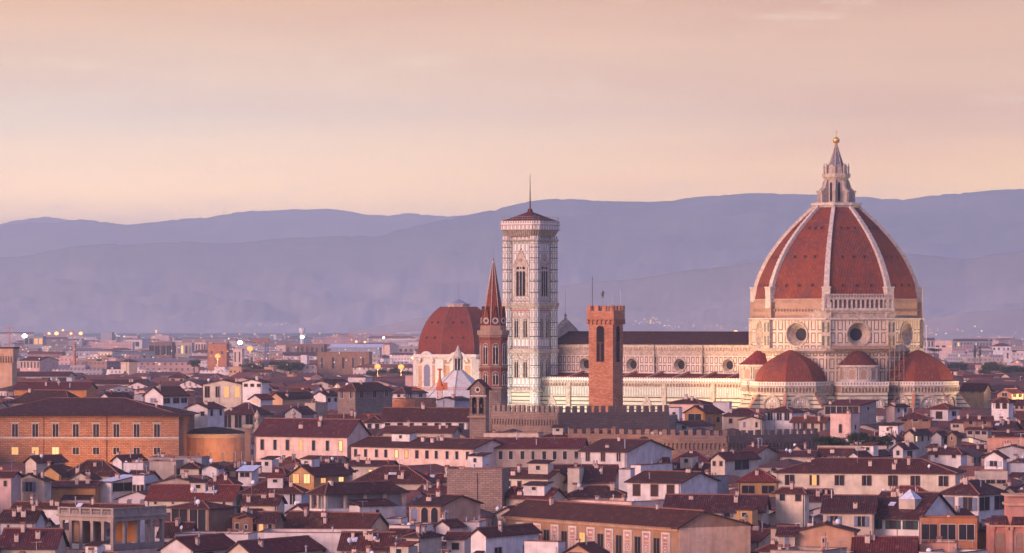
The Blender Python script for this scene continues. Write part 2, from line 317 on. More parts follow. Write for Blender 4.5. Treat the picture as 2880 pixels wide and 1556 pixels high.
def dish(x, y, z, r, label, col='dish', az=0.0, grp='satellite dishes on the roofs'):
    t = thing('satellite_dish', label, 'satellite dish', (x, y, z), az, grp)
    b = MB(); prof = [(r*sin(a), -r*.9*(1-cos(a))) for a in [i*.95/5 for i in range(6)]]
    k = 14
    for (r0, h0), (r1, h1) in zip(prof, prof[1:]):
        for i in range(k):
            p, q = 2*pi*i/k, 2*pi*(i+1)/k; b.face([(r0*cos(p), -h0-.12, r0*sin(p)*1.05), (r0*cos(q), -h0-.12, r0*sin(q)*1.05), (r1*cos(q), -h1-.12, r1*sin(q)*1.05), (r1*cos(p), -h1-.12, r1*sin(p)*1.05)])
    o = b.build('reflector', M[col], t, (0, 0, r + .35), smooth=True)
    o.rotation_euler = (R(-14), 0, 0)
    m = MB(); m.bar((0, .1, -.9), (0, .1, r + .3), .05); m.bar((0, -.1, r*.2), (0, -r*.8, r*.7), .03); m.build('mast', M['metal'], t); return t
def antenna(x, y, z, h, label):
    t = thing('tv_antenna', label, 'antenna', (x, y, z), rnd.uniform(-.6, .6), 'thin aerials on the roofs')
    m = MB(); m.bar((0, 0, -1), (0, 0, h), .045); m.build('mast', M['metal'], t)
    e = MB(); e.bar((-.9, 0, h-.2), (.9, 0, h-.1), .03)
    for i in range(5): e.bar((-.8+i*.4, -.45, h-.17), (-.8+i*.4, .45, h-.17), .025)
    e.build('crossbar', M['metal'], t)
_chim = {}
def chimney(roof, x, y, zr, s=1.0, kind=None):
    """a chimney with its cap standing on a roof"""
    kind = rnd.randint(0, 3) if kind is None else kind; k = (kind,)
    if k not in _chim:
        m = MB(); c = MB()
        if kind == 0: m.box(-.45, .45, -.3, .3, -1.2, 1.0); c.box(-.6, .6, -.45, .45, 1.25, 1.35); [m.box(a-.08, a+.08, -.3, .3, 1.0, 1.25) for a in (-.37, .37)]
        elif kind == 1: m.box(-.35, .35, -.35, .35, -1.2, 1.3); c.slab([(-.55, -.5, 1.45), (.55, -.5, 1.45), (.55, 0, 1.85), (-.55, 0, 1.85)], .07); c.slab([(.55, .5, 1.45), (-.55, .5, 1.45), (-.55, 0, 1.85), (.55, 0, 1.85)], .07); [m.box(a-.06, a+.06, -.3, .3, 1.3, 1.5) for a in (-.28, .28)]
        elif kind == 2: m.box(-.6, .6, -.28, .28, -1.2, .7); [c.lathe([(.14, .7), (.12, 1.15), (.18, 1.2), (.0, 1.4)], 8, (a, 0)) for a in (-.35, .35)]
        else: m.lathe([(.16, -1.2), (.16, 1.6)], 8); c.lathe([(.3, 1.6), (.3, 1.68), (0, 1.95)], 8)
        o_ = len(m.f); n0 = len(m.v)
        m.v += c.v; m.f += [tuple(i + n0 for i in f) for f in c.f]; m.m += [1] * len(c.f); m.uv += c.uv
        _chim[k] = m.mesh('chimney', [M['chim'], M['ridge']] if kind < 3 else [M['metal'], M['metal']])
    o = link('chimney', _chim[k], roof, (x, y, zr)); o.scale = (s, s, s * rnd.uniform(.85, 1.25)); return o

FOOT = []      # footprints and picture rectangles of the houses laid out by hand
SHORTS = []    # (picture x, y, phrase) used to word labels of their neighbours
def zoff(D, wpx): return wpx * D / F

def house(label, x0, xc, x1, ye, yr, yb, kind='E', col='cream', opts='', extra={}, name='house', cat='house', psi=None, D=None, depth=None, rf=.5, roofm=None, group='houses of the old town'):
    """x0..xc: front (south-west) face, xc..x1: side (south-east) face, rows of eave, ridge and lowest visible wall, all in 2880-wide picture units"""
    D = DY(yb) if D is None else D
    o = dict((t[0], t[1:]) for t in opts.split() if t[0] in 'cdaksp')
    small = (x1 - xc) < 12
    if psi is None: psi = 8 if small else 30
    psr = R(psi)
    W = max(2.5, (xc - x0) * D / F / cos(psr)); L = (x1 - xc) * D / F / sin(psr) if not small else (depth or min(14, max(8, W * .7)))
    if not small and depth: L = depth
    L = min(L, 60)
    X, Y = PX(xc, D), D; ze = PZ(ye, D)
    t = thing(name, label, cat, (X, Y, 0), -psr, group)
    # ridge position
    run = {'E': L * rf * cos(psr), 'G': W / 2 * sin(psr) + .5, 'H': L / 2 * cos(psr), 'S': L * cos(psr), 'F': 0}[kind]
    zr = CAMH - (yr - HY) * (D + run) / F
    span = {'E': L * min(rf, 1-rf) * 2, 'G': W, 'H': min(L, W), 'S': L, 'F': 1}[kind]
    rise = max(.11 * span if kind != 'F' else 0, min(zr - ze, .36 * span)) if kind != 'F' else 0
    wm = M[col]; rm = roofm or rnd.choice([M['roof'], M['roof'], M['roof2'], M['roof2'], M['roof'], M['roof3']])
    b = MB(); r = MB(); ov = .55 if kind != 'F' else 0; th = .22
    x_0, x_1, y_0, y_1 = -W, 0.0, 0.0, L
    lg = [q for q in opts.split() if q.startswith('logg')]
    z0w = 0.0
    if lg:   # open loggia storey: lower block, recessed core, posts
        lh = float(lg[0][4:]) * D / F; b.box(x_0, x_1, y_0, y_1, 0, ze - lh); ins = min(2.4, W*.3)
        lm = MB(); lm.box(x_0+ins, x_1-ins, y_0+ins, y_1-.1, ze-lh, ze-.02); lm.build('loggia_back_wall', M['grey' if col != 'brown' else 'orange'], t)
        def post(px_, py_): pm = MB(); pm.box(px_-.28, px_+.28, py_-.28, py_+.28, ze-lh, ze); pm.build('post', M[col if col in ('beige', 'framed') else 'beige'], t)
        npx = max(2, round(W / 4.5)); npy = max(2, round(L / 5.5))
        for i in range(npx + 1): post(x_0+.3 + (W-.6) * i / npx, .3)
        for i in range(1, npy + 1): post(-.3, .3 + (L-.6) * i / npy)
    else: b.box(x_0, x_1, y_0, y_1, 0, ze)
    if kind == 'E':
        yr_ = L * rf
        if True:
            for x in (x_0 + .0, x_1 - .25): b.slab([(x, y_0, ze), (x + .25, y_0, ze), (x + .25, yr_, ze + rise), (x, yr_, ze + rise)], .01) if False else None
            for xa, xb in ((x_0, x_0+.3), (x_1-.3, x_1)):
                P = [(y_0, ze), (y_1, ze), (yr_, ze + rise)]
                b.face([(xb, y, z) for y, z in P]); b.face([(xa, y, z) for y, z in reversed(P)])
        s1, s2 = rise / yr_, rise / (L - yr_)
        r.slab([(x_0-ov, -ov, ze - ov*s1 + th), (x_1+ov, -ov, ze - ov*s1 + th), (x_1+ov, yr_, ze+rise+th), (x_0-ov, yr_, ze+rise+th)], th, 0, 1)
        r.slab([(x_1+ov, L+ov, ze - ov*s2 + th), (x_0-ov, L+ov, ze - ov*s2 + th), (x_0-ov, yr_, ze+rise+th), (x_1+ov, yr_, ze+rise+th)], th, 0, 1)
        r.bar((x_0-ov, yr_, ze+rise+th), (x_1+ov, yr_, ze+rise+th), .16, 2, 6)
        zf = lambda x, y: ze + (y * s1 if y < yr_ else (L - y) * s2) + th
    elif kind == 'G':
        xm = -W / 2; s1 = rise / (W / 2)
        for ya, yb_ in ((0, .3), (L-.3, L)):
            P = [(x_0, ze), (x_1, ze), (xm, ze + rise)]
            b.face([(x, ya, z) for x, z in P]); b.face([(x, yb_, z) for x, z in reversed(P)])
        r.slab([(x_0-ov, L+ov, ze-ov*s1+th), (x_0-ov, -ov, ze-ov*s1+th), (xm, -ov, ze+rise+th), (xm, L+ov, ze+rise+th)], th, 0, 1)
        r.slab([(x_1+ov, -ov, ze-ov*s1+th), (x_1+ov, L+ov, ze-ov*s1+th), (xm, L+ov, ze+rise+th), (xm, -ov, ze+rise+th)], th, 0, 1)
        r.bar((xm, -ov, ze+rise+th), (xm, L+ov, ze+rise+th), .16, 2, 6)
        zf = lambda x, y: ze + min(x + W, -x) * s1 + th
    elif kind == 'H':
        h = min(W, L) / 2; s1 = rise / h
        if W >= L: A, B = (-W + h, L/2), (-h, L/2)
        else: A, B = (-W/2, h), (-W/2, L - h)
        c = [(x_0-ov, -ov), (x_1+ov, -ov), (x_1+ov, L+ov), (x_0-ov, L+ov)]; zo = ze - ov * s1 + th; zt = ze + rise + th
        P = lambda p, z: (p[0], p[1], z)
        if W >= L: fs = [[P(c[0], zo), P(c[1], zo), P(B, zt), P(A, zt)], [P(c[1], zo), P(c[2], zo), P(B, zt)], [P(c[2], zo), P(c[3], zo), P(A, zt), P(B, zt)], [P(c[3], zo), P(c[0], zo), P(A, zt)]]
        else: fs = [[P(c[0], zo), P(c[1], zo), P(A, zt)], [P(c[1], zo), P(c[2], zo), P(B, zt), P(A, zt)], [P(c[2], zo), P(c[3], zo), P(B, zt)], [P(c[3], zo), P(c[0], zo), P(A, zt), P(B, zt)]]
        for f in fs: r.slab(f, th, 0, 1)
        for p, q in ((c[0], A), (c[1], B if W >= L else A), (A, B)):
            if (Vector(p) - Vector(q)).length > .4: r.bar((p[0], p[1], zo if p in c else zt), (q[0], q[1], zt), .16, 2, 6)
        zf = lambda x, y: ze + min(x + W, -x, y, L - y) * s1 + th
    elif kind == 'S':
        s1 = rise / L
        for xa, xb in ((x_0, x_0+.3), (x_1-.3, x_1)):
            P = [(0, ze), (L, ze), (L, ze + rise)]; b.face([(xb, y, z) for y, z in P]); b.face([(xa, y, z) for y, z in reversed(P)])
        b.face([(x_1, L, ze), (x_0, L, ze), (x_0, L, ze+rise), (x_1, L, ze+rise)])
        r.slab([(x_0-ov, -ov, ze-ov*s1+th), (x_1+ov, -ov, ze-ov*s1+th), (x_1+ov, L+ov, ze+rise+ov*s1+th), (x_0-ov, L+ov, ze+rise+ov*s1+th)], th, 0, 1)
        zf = lambda x, y: ze + y * s1 + th
    else:
        for q in ((x_0, x_1, 0, .3), (x_0, x_1, L-.3, L), (x_0, x_0+.3, .3, L-.3), (x_1-.3, x_1, .3, L-.3)): b.box(*q, ze, ze + .75)
        for q in ((x_0-.08, x_1+.08, -.08, .38), (x_0-.08, x_1+.08, L-.38, L+.08), (x_0-.08, x_0+.38, .38, L-.38), (x_1-.38, x_1+.08, .38, L-.38)): r.box(*q, ze+.75, ze+.87, 1)
        r.box(x_0+.3, x_1-.3, .3, L-.3, ze, ze+.06, 0)
        zf = lambda x, y: ze + .06
    b.build('wall', wm, t)
    if kind == 'F': ro = r.build('roof', [roofm or M['terr'], M['ridge'] if 'tc' not in opts else wm], t)
    else: ro = r.build('roof', [rm, M['fascia'], M['ridge']], t)
    # windows: w<n>:<w>x<h>@<top>[codes]   r... for the side face
    lits = [q[1:] for q in opts.split() if q[0] == 'L']; lits = set(lits[0].split(',')) if lits else set()
    idx = 0
    for q in opts.split():
        if q[0] in 'wr' and ':' in q:
            n_, rest = q[1:].split(':'); wh, rest = rest.split('@'); cd = rest.lstrip('-.0123456789'); top = float(rest[:len(rest)-len(cd)]) if cd else float(rest); w_, h_ = map(float, wh.split('x')); n_ = int(n_)
            fc = cos(psr) if q[0] == 'w' else sin(psr)
            ww = min(w_ * D / F / fc, (W if q[0] == 'w' else L) / n_ * .92); hh = h_ * D / F; zt_ = ze - top * D / F; span_ = W if q[0] == 'w' else L
            if small and q[0] == 'r': continue
            shut = {'g': 'shg', 'b': 'shb', 's': 'shs', 'p': 'shw'}.get(cd.replace('o', '').replace('A', '').replace('P', '')[:1]) if cd else None
            for i in range(n_):
                u = span_ * (i + .5 + (rnd.uniform(-.07, .07) if n_ > 1 else 0)) / n_; lit = str(idx) in lits; idx += 1
                px_, py_, rz = (-W + u, 0, 0) if q[0] == 'w' else (0, u, pi/2)
                pane = ('litw' if rnd.random() < .5 else 'lit') if lit else ('glass' if rnd.random() < .04 else 'dark')
                if shut and 'o' not in cd and rnd.random() < .45 and not lit: cd_o = True
                else: cd_o = 'o' in cd
                window(t, px_, py_, zt_ - hh, rz, ww, hh, 1 if 'A' in cd else 2 if 'P' in cd else 0, rnd.choice(['frame', 'frame', 'framed']), pane, None if lit and 'o' not in cd else shut, cd_o)
    if W > 5:
        m_ = MB(); xp = rnd.choice([-.25, -W + .25, -W * rnd.uniform(.3, .7)]); m_.bar((xp, -.09, 0), (xp, -.09, ze - .05), .07, 0, 6); m_.build('drainpipe', M['fascia' if rnd.random() < .6 else 'chim'], t)
    # roof furniture
    for i in range(int(o.get('c', '0') or 0) + (rnd.randint(1, 2) if (x1 - x0) > 60 and 0 < D < 1300 else 0)):
        x = -W * rnd.uniform(.12, .88); y = L * rnd.uniform(.08, .5); chimney(ro, x, y, zf(x, y), rnd.uniform(.65, .95))
    for i in range(int(o.get('k', '0') or 0)):
        x = -W * rnd.uniform(.2, .8); y = L * .25
        s = MB(); e = .02
        if kind == 'E': sl = rise / (L*rf); s.slab([(x-.6, y-.5, zf(x, y-.5)+.12), (x+.6, y-.5, zf(x, y-.5)+.12), (x+.6, y+.5, zf(x, y-.5)+sl+.12), (x-.6, y+.5, zf(x, y-.5)+sl+.12)], .14)
        else: s.box(x-.6, x+.6, y-.4, y+.4, zf(x, y)-.5, zf(x, y)+.3)
        s.build('skylight', M['sheet'], ro)  # pale blue pane colour stands in for reflected sky
    # lean-to wings and little roof rooms
    for i in range(int(extra.get('x', 0))):
        sd = rnd.random() < .6 or L < 7; span_ = W if sd else L
        wa = rnd.uniform(.3, .6) * span_; ua = rnd.uniform(0, span_ - wa); da = rnd.uniform(2.0, 4.5); za = ze - rnd.uniform(1.2, 4.0); am = rnd.choice([wm, wm, M['cream'], M['beige'], M['white'], M['pink']])
        a_ = MB(); c_ = MB(); q_ = rise * .0 + .35 * da
        if sd: xa, xb = -W + ua, -W + ua + wa; a_.box(xa, xb, -da, 0, 0, za); c_.slab([(xa-.35, -da-.4, za+.05), (xb+.35, -da-.4, za+.05), (xb+.35, -.01, za+q_), (xa-.35, -.01, za+q_)], .18, 0, 1)
        else: a_.box(0, da, ua, ua+wa, 0, za); c_.slab([(da+.4, ua-.35, za+.05), (da+.4, ua+wa+.35, za+.05), (.01, ua+wa+.35, za+q_), (.01, ua-.35, za+q_)], .18, 0, 1)
        e_ = a_.build('wing', am, t); c_.build('wing_roof', [rnd.choice([M['roof'], M['roof2'], M['roof3']]), M['fascia']], e_)
        if rnd.random() < .6: window(e_, xa + wa*.5 if sd else da, -da if sd else ua + wa*.5, za - 2.0, 0 if sd else pi/2, .8, 1.2, 0, 'frame', 'dark')
    for i in range(int(extra.get('v', 0))):  # roof rooms differ in size and place
        if kind == 'F': xa, ya, zv = -W*rnd.uniform(.4, .7), L*.3, ze
        else: xa, ya = -W*rnd.uniform(.3, .7), L*rnd.uniform(.3, .5); zv = zf(xa, ya)
        wv, dv, hv = rnd.uniform(2.2, 5.5), rnd.uniform(2.0, 3.4), rnd.uniform(.9, 1.9)
        a_ = MB(); a_.box(xa-wv/2, xa+wv/2, ya-dv/2, ya+dv/2, zv-1.5, zv+hv); e_ = a_.build('roof_room', rnd.choice([wm, M['white'], M['cream'], M['beige']]), t)
        c_ = MB(); c_.slab([(xa-wv/2-.3, ya-dv/2-.3, zv+hv+.1), (xa+wv/2+.3, ya-dv/2-.3, zv+hv+.1), (xa+wv/2+.3, ya+dv/2+.3, zv+hv+.75), (xa-wv/2-.3, ya+dv/2+.3, zv+hv+.75)], .15, 0, 1); c_.build('roof_room_cover', [rnd.choice([M['roof'], M['roof3'], M['roof2']]), M['fascia']], e_)
        window(e_, xa, ya-dv/2, zv+hv*.25, 0, rnd.uniform(.7, 1.1), hv*.5, 0, 'frame', 'dark')
    def wpt(x, y): return (X + x * cos(psr) + y * sin(psr), Y - x * sin(psr) + y * cos(psr))
    short = ' '.join(label.split()[:7])
    for i in range(int(o.get('d', '0') or 0)):
        x = -W * rnd.uniform(.05, .95); y = L * rnd.uniform(.05, .3); p = wpt(x, y)
        red = rnd.random() < .2
        dish(p[0], p[1], zf(x, y), rnd.uniform(.42, .6), ('dark red ' if red else 'pale ') + 'satellite dish on the ' + short, 'dishr' if red else 'dish', rnd.uniform(-.9, .7))
    for i in range(int(o.get('a', '0') or 0)):
        x = -W * rnd.uniform(.1, .9); y = L * rnd.uniform(.2, .5); p = wpt(x, y); antenna(p[0], p[1], zf(x, y), rnd.uniform(2.2, 3.6), 'thin aerial above the ' + short)
    FOOT.append((D, min(x0, x1), max(x0, x1), min(yr, ye) if kind != 'F' else ye - 8, yb, X, Y, W, L, psr))
    SHORTS.append((xc, ye, short))
    return t, dict(W=W, L=L, ze=ze, D=D, X=X, Y=Y, psr=psr, roof=ro, zf=zf, wpt=wpt)
def hs(c, x0, xc, x1, ye, yr, yb, kind, col, label, opts='', **kw):
    """the same with the rows and columns read in one of the enlarged crops"""
    q = CROPS[c]; s = q[2]
    o2 = []
    for tkn in opts.split():
        if tkn[0] in 'wr' and ':' in tkn:
            n_, rest = tkn.split(':'); wh, rest = rest.split('@'); cd = rest.lstrip('-.0123456789'); tp = float(rest[:len(rest)-len(cd)] if cd else rest); a, b_ = map(float, wh.split('x'))
            tkn = '%s:%.2fx%.2f@%.2f%s' % (n_, a/s, b_/s, tp/s, cd)
        if tkn.startswith('logg'): tkn = 'logg%.2f' % (float(tkn[4:]) / s)
        o2.append(tkn)
    X_ = lambda v: q[0] + v / s; Y_ = lambda v: q[1] + v / s
    return house(label, X_(x0), X_(xc), X_(x1), Y_(ye), Y_(yr), Y_(yb), kind, col, ' '.join(o2), **kw)
# ------------------------------------------------------------------ helpers for the monuments
def dr(a): return Vector((sin(R(a)), -cos(R(a))))
def P2(a, r): v = dr(a) * r; return (v.x, v.y)
class Facet:
    """a wall plane from p (seen at its west end) to q (east end); u from the middle, d outwards"""
    def __init__(s, p, q):
        s.p = Vector(p[:2]); s.q = Vector(q[:2]); s.L = (s.q - s.p).length; s.t = (s.q - s.p).normalized(); s.n = Vector((s.t.y, -s.t.x)); s.c = (s.p + s.q) / 2
    def pt(s, u, z, d=0): v = s.c + s.t * u + s.n * d; return (v.x, v.y, z)
    def rz(s): return atan2(s.n.x, -s.n.y)
    def box(s, mb, u0, u1, z0, z1, d0, d1, m=0):
        pts = [s.pt(u0, 0, d1)[:2], s.pt(u1, 0, d1)[:2], s.pt(u1, 0, d0)[:2], s.pt(u0, 0, d0)[:2]]; mb.prism(pts, z0, z1, m)
    def quad(s, mb, u0, u1, z0, z1, d=0, m=0): mb.face([s.pt(u0, z0, d), s.pt(u1, z0, d), s.pt(u1, z1, d), s.pt(u0, z1, d)], m, [(u0, z0), (u1, z0), (u1, z1), (u0, z1)])
    def holed(s, mb, u0, u1, z0, z1, uc, zc, r, m=0, d=0, n=36):
        th = sorted([2*pi*i/n for i in range(n)] + [atan2(z - zc, u - uc) % (2*pi) for u in (u0, u1) for z in (z0, z1)])
        def edge(a):
            c, w = cos(a), sin(a); k = 1e9
            if abs(c) > 1e-9: k = min(k, ((u1 if c > 0 else u0) - uc) / c)
            if abs(w) > 1e-9: k = min(k, ((z1 if w > 0 else z0) - zc) / w)
            return uc + c*k, zc + w*k
        for a, b in zip(th, th[1:] + [th[0] + 2*pi]):
            if b - a < 1e-6: continue
            q = [(uc + r*cos(a), zc + r*sin(a)), edge(a), edge(b), (uc + r*cos(b), zc + r*sin(b))]
            mb.face([s.pt(x, z, d) for x, z in q], m, q)
    def ring(s, mb, uc, zc, prof, m=0, n=36, a0=0, a1=2*pi):
        """surface of revolution about the wall normal: prof = [(radius, outwards)]"""
        for (r0, d0), (r1, d1) in zip(prof, prof[1:]):
            for i in range(n):
                a, b = a0 + (a1-a0)*i/n, a0 + (a1-a0)*(i+1)/n
                mb.face([s.pt(uc + r0*cos(a), zc + r0*sin(a), d0), s.pt(uc + r0*cos(b), zc + r0*sin(b), d0), s.pt(uc + r1*cos(b), zc + r1*sin(b), d1), s.pt(uc + r1*cos(a), zc + r1*sin(a), d1)], m)
    def disc(s, mb, uc, zc, r, d, m=0, n=36): mb.face([s.pt(uc + r*cos(2*pi*i/n), zc + r*sin(2*pi*i/n), d) for i in range(n)], m)
    def arcade(s, mb, u0, u1, n, z0, zt, d=0, th=.4, pier=.3, m=0, point=1.0, k=8):
        """open arches between piers: z0 floor, zt top"""
        w = (u1 - u0) / n; r = w/2 - pier/2
        for i in range(n + 1):
            u = u0 + w*i; s.box(mb, u - pier/2, u + pier/2, z0, zt, d - th, d, m)
        for i in range(n):
            c = u0 + w*(i+.5); zs = zt - r*point - .25
            for j in range(k):
                a, b = pi - pi*j/k, pi - pi*(j+1)/k; xa, xb = c + r*cos(a), c + r*cos(b); za, zb = zs + r*point*sin(a), zs + r*point*sin(b)
                mb.face([s.pt(xa, za, d), s.pt(xb, zb, d), s.pt(xb, zt, d), s.pt(xa, zt, d)], m); mb.face([s.pt(xb, zb, d), s.pt(xa, za, d), s.pt(xa, za, d-th), s.pt(xb, zb, d-th)], m)
def oculus(parent, fc, uc, zc, r, ri, deep, ringm='marble', coneM='marble'):
    o = MB(); fc.ring(o, uc, zc, [(r-.02, -.1), (r, .28), (r+.28, .36), (r+.52, .28), (r+.55, 0)]); f = o.build('oculus', M[ringm], parent)
    c = MB(); fc.ring(c, uc, zc, [(r, .05), (r*.93, -deep*.25), (ri*1.06, -deep), (ri, -deep-.25)]); c.build('splayed_reveal', M[coneM], f)
    g = MB(); fc.disc(g, uc, zc, ri, -deep-.2); g.build('pane', M['dark'], f)
    return f
def gothic(parent, fc, u, z0, w, h, lights=2, surround=.45, gable=0, d=0.0, name='window'):
    """pointed window: surround, mullions with tracery, dark pane behind; optional gable above"""
    k = 7; zs = z0 + h - w*.62
    def arch(wd, zb, dz=0): return [(wd/2*cos(pi*i/(2*k))**.8, zs + dz + (wd*.62)*sin(pi*i/(2*k))) for i in range(k+1)]
    f = MB(); A = arch(w, 0); B = [(x*(1+2*surround/w), zs + (z-zs)*(1+1.6*surround/w)) for x, z in A]
    for sg in (1, -1):
        a = [(sg*w/2, z0)] + [(sg*x, z) for x, z in A]; b = [(sg*(w/2+surround), z0)] + [(sg*x, z) for x, z in B]
        for i in range(len(a)-1):
            f.face([fc.pt(u+a[i][0], a[i][1], d+.14), fc.pt(u+b[i][0], b[i][1], d+.14), fc.pt(u+b[i+1][0], b[i+1][1], d+.14), fc.pt(u+a[i+1][0], a[i+1][1], d+.14)])
            f.face([fc.pt(u+b[i][0], b[i][1], d+.14), fc.pt(u+b[i][0], b[i][1], d), fc.pt(u+b[i+1][0], b[i+1][1], d), fc.pt(u+b[i+1][0], b[i+1][1], d+.14)])
    fc.box(f, u-w/2-surround*1.3, u+w/2+surround*1.3, z0-.3, z0, d, d+.3)
    o = f.build(name, M['marble'], parent)
    p = MB(); q = [(-w/2, z0), (w/2, z0)] + A + [(-x, z) for x, z in reversed(A[:-1])]; p.face([fc.pt(u+x, z, d+.02) for x, z in q]); p.build('pane', M['void'], o)
    m = MB(); lw = w / lights
    for i in range(1, lights): x = u - w/2 + lw*i; fc.box(m, x-.09, x+.09, z0, zs+w*.25, d+.03, d+.16)
    for i in range(lights):
        x = u - w/2 + lw*(i+.5); rr = lw/2 - .09
        for j in range(6):
            a, b = pi - pi*j/6, pi - pi*(j+1)/6; m.face([fc.pt(x+rr*cos(a), zs-.2*w+rr*sin(a)*1.2, d+.10), fc.pt(x+rr*cos(b), zs-.2*w+rr*sin(b)*1.2, d+.10), fc.pt(x+rr*cos(b), zs+w*.12, d+.10), fc.pt(x+rr*cos(a), zs+w*.12, d+.10)])
    if lights > 1: fc.ring(m, u, zs+w*.26, [(w*.10, d+.1), (w*.2, d+.12)], n=12)
    m.build('tracery', M['marbleb'], o)
    if gable:
        g = MB(); zb = z0 + h - w*.25; hw = w/2 + surround + .25; at = zb + gable
        g.face([fc.pt(u-hw, zb, d+.10), fc.pt(u+hw, zb, d+.10), fc.pt(u, at, d+.10)], 0)
        for sg in (-1, 1):
            g.face([fc.pt(u+sg*hw, zb, d+.26), fc.pt(u+sg*(hw+.3), zb, d+.26), fc.pt(u, at+.45, d+.26), fc.pt(u, at, d+.26)], 1); g.face([fc.pt(u+sg*(hw+.3), zb, d+.26), fc.pt(u+sg*(hw+.3), zb, d), fc.pt(u, at+.45, d), fc.pt(u, at+.45, d+.26)], 1)
        fc.disc(g, u, zb + gable*.36, gable*.13, d+.13, 2, 10); g.build('gable', [M['marble'], M['marbleb'], M['rose']], o)
    return o
def octa(a0, r, n=8): return [P2(a0 + 360/n*k, r) for k in range(n)]
def vbox(mb, a, r0, r1, w, z0, z1, m=0, w1=None):
    t = dr(a + 90); c0 = dr(a)*r0; c1 = dr(a)*r1; q = [c1 - t*w/2, c1 + t*w/2, c0 + t*w/2, c0 - t*w/2]; mb.prism([(p.x, p.y) for p in q], z0, z1, m)
def ringwall(mb, a0, r, z0, z1, m=0, r2=None, n=8):
    A = octa(a0, r, n); B = octa(a0, r2 if r2 is not None else r, n)
    for k in range(n):
        a, b, c, d = A[k], A[(k+1) % n], B[(k+1) % n], B[k]; L = (Vector(b)-Vector(a)).length; L2 = (Vector(c)-Vector(d)).length
        mb.face([(*a, z0), (*b, z0), (*c, z1), (*d, z1)], m, [(-L/2, z0), (L/2, z0), (L2/2, z1), (-L2/2, z1)])
def cornice(mb, a0, r, z0, z1, out, m=0, n=8):
    h = z1 - z0; mb.frus(octa(a0, r, n), z0, octa(a0, r+out*.6, n), z0+h*.45, m, False); mb.prism(octa(a0, r+out, n), z0+h*.45, z1, m)
MAT_DRUM = panelled('drum_marble_panels', 2.35, 4.05, .34, .66, off=1.25, line=(.10, .05, .04), base=(.52, .44, .36))
MAT_NAVE = panelled('nave_marble_panels', 1.75, 2.7, .26, .54, off=2.5, line=(.11, .05, .04), base=(.55, .48, .41))
MAT_CAMP = panelled('bell_tower_marble_panels', 1.5, 3.1, .18, .40, off=.5, line=(.07, .075, .065), base=(.68, .66, .62), fill=(.62, .56, .53), second=(.26, .16, .13))
MAT_LOW = striped('striped_marble_courses', 1.3, .30, base=(.48, .43, .34), line=(.05, .065, .045))
MAT_FLUTE = striped('upright_marble_strips', .62, .48, base=(.58, .55, .48), line=(.08, .10, .08), vert=True, soft=.85)
MAT_DOTS = panelled('pierced_parapet_marble', .95, 1.2, .27, .50, base=(.58, .53, .47), line=(.17, .11, .09), off=.2)

# ------------------------------------------------------------------ the cathedral
DD = 1400.0; DCX = PX(2352, DD)
A0 = -10.9; FA = [11.6 + 45*k for k in range(-4, 4)]           # vertex bearing, facet bearings
duo = thing('cathedral', 'marble cathedral with huge red ribbed dome and white lantern', 'cathedral', (DCX, DD, 0))
def Z(y): return PZ(y, DD)
zb, zt_ = 61.7, 90.8
_pk = [(-4, 26.7), (0, 26.35), (4, 25.5), (8.2, 23.95), (14.6, 20.45), (22, 14.45), (29.1, 6.9), (34, 1.2)]
def prof(h):
    for i in range(1, len(_pk)-2):
        if h <= _pk[i+1][0] or i == len(_pk)-3:
            (xa, ya), (x0, y0), (x1, y1), (xb, yb) = _pk[i-1:i+3]; t = (h-x0)/(x1-x0); m0 = (y1-ya)/(x1-xa)*(x1-x0); m1 = (yb-y0)/(xb-x0)*(x1-x0)
            return (2*t**3-3*t*t+1)*y0 + (t**3-2*t*t+t)*m0 + (-2*t**3+3*t*t)*y1 + (t**3-t*t)*m1
NS = 26; hs_ = [29.1 * i / NS for i in range(NS + 1)]
m = MB()
for i in range(NS): ringwall(m, A0, prof(hs_[i]), zb + hs_[i], zb + hs_[i+1], 0, prof(hs_[i+1]))
shell = m.build('dome', M['dometile'], duo)
for k in range(8):
    a = A0 + 45*k; m = MB(); t = dr(a+90)
    for i in range(NS):
        r0, r1 = prof(hs_[i]), prof(hs_[i+1]); w0, w1 = .92 - .38*i/NS, .92 - .38*(i+1)/NS; z0, z1 = zb+hs_[i], zb+hs_[i+1]
        def q(r, w, z): v = dr(a)*r + t*w; return (v.x, v.y, z)
        o0, o1 = r0+.75, r1+.75
        m.face([q(o0, -w0, z0), q(o0, w0, z0), q(o1, w1, z1+.4), q(o1, -w1, z1+.4)]); m.face([q(o0, w0, z0), q(r0-.6, w0, z0), q(r1-.6, w1, z1), q(o1, w1, z1+.4)]); m.face([q(r0-.6, -w0, z0), q(o0, -w0, z0), q(o1, -w1, z1+.4), q(r1-.6, -w1, z1)])
    vbox(m, a, prof(0)-1.2, prof(0)+1.0, 2.6, zb-3.0, zb+3.6); vbox(m, a, prof(0)-1.2, prof(0)+1.2, 3.0, zb+3.2, zb+3.7)
    m.build('rib', M['marbleb'], duo)
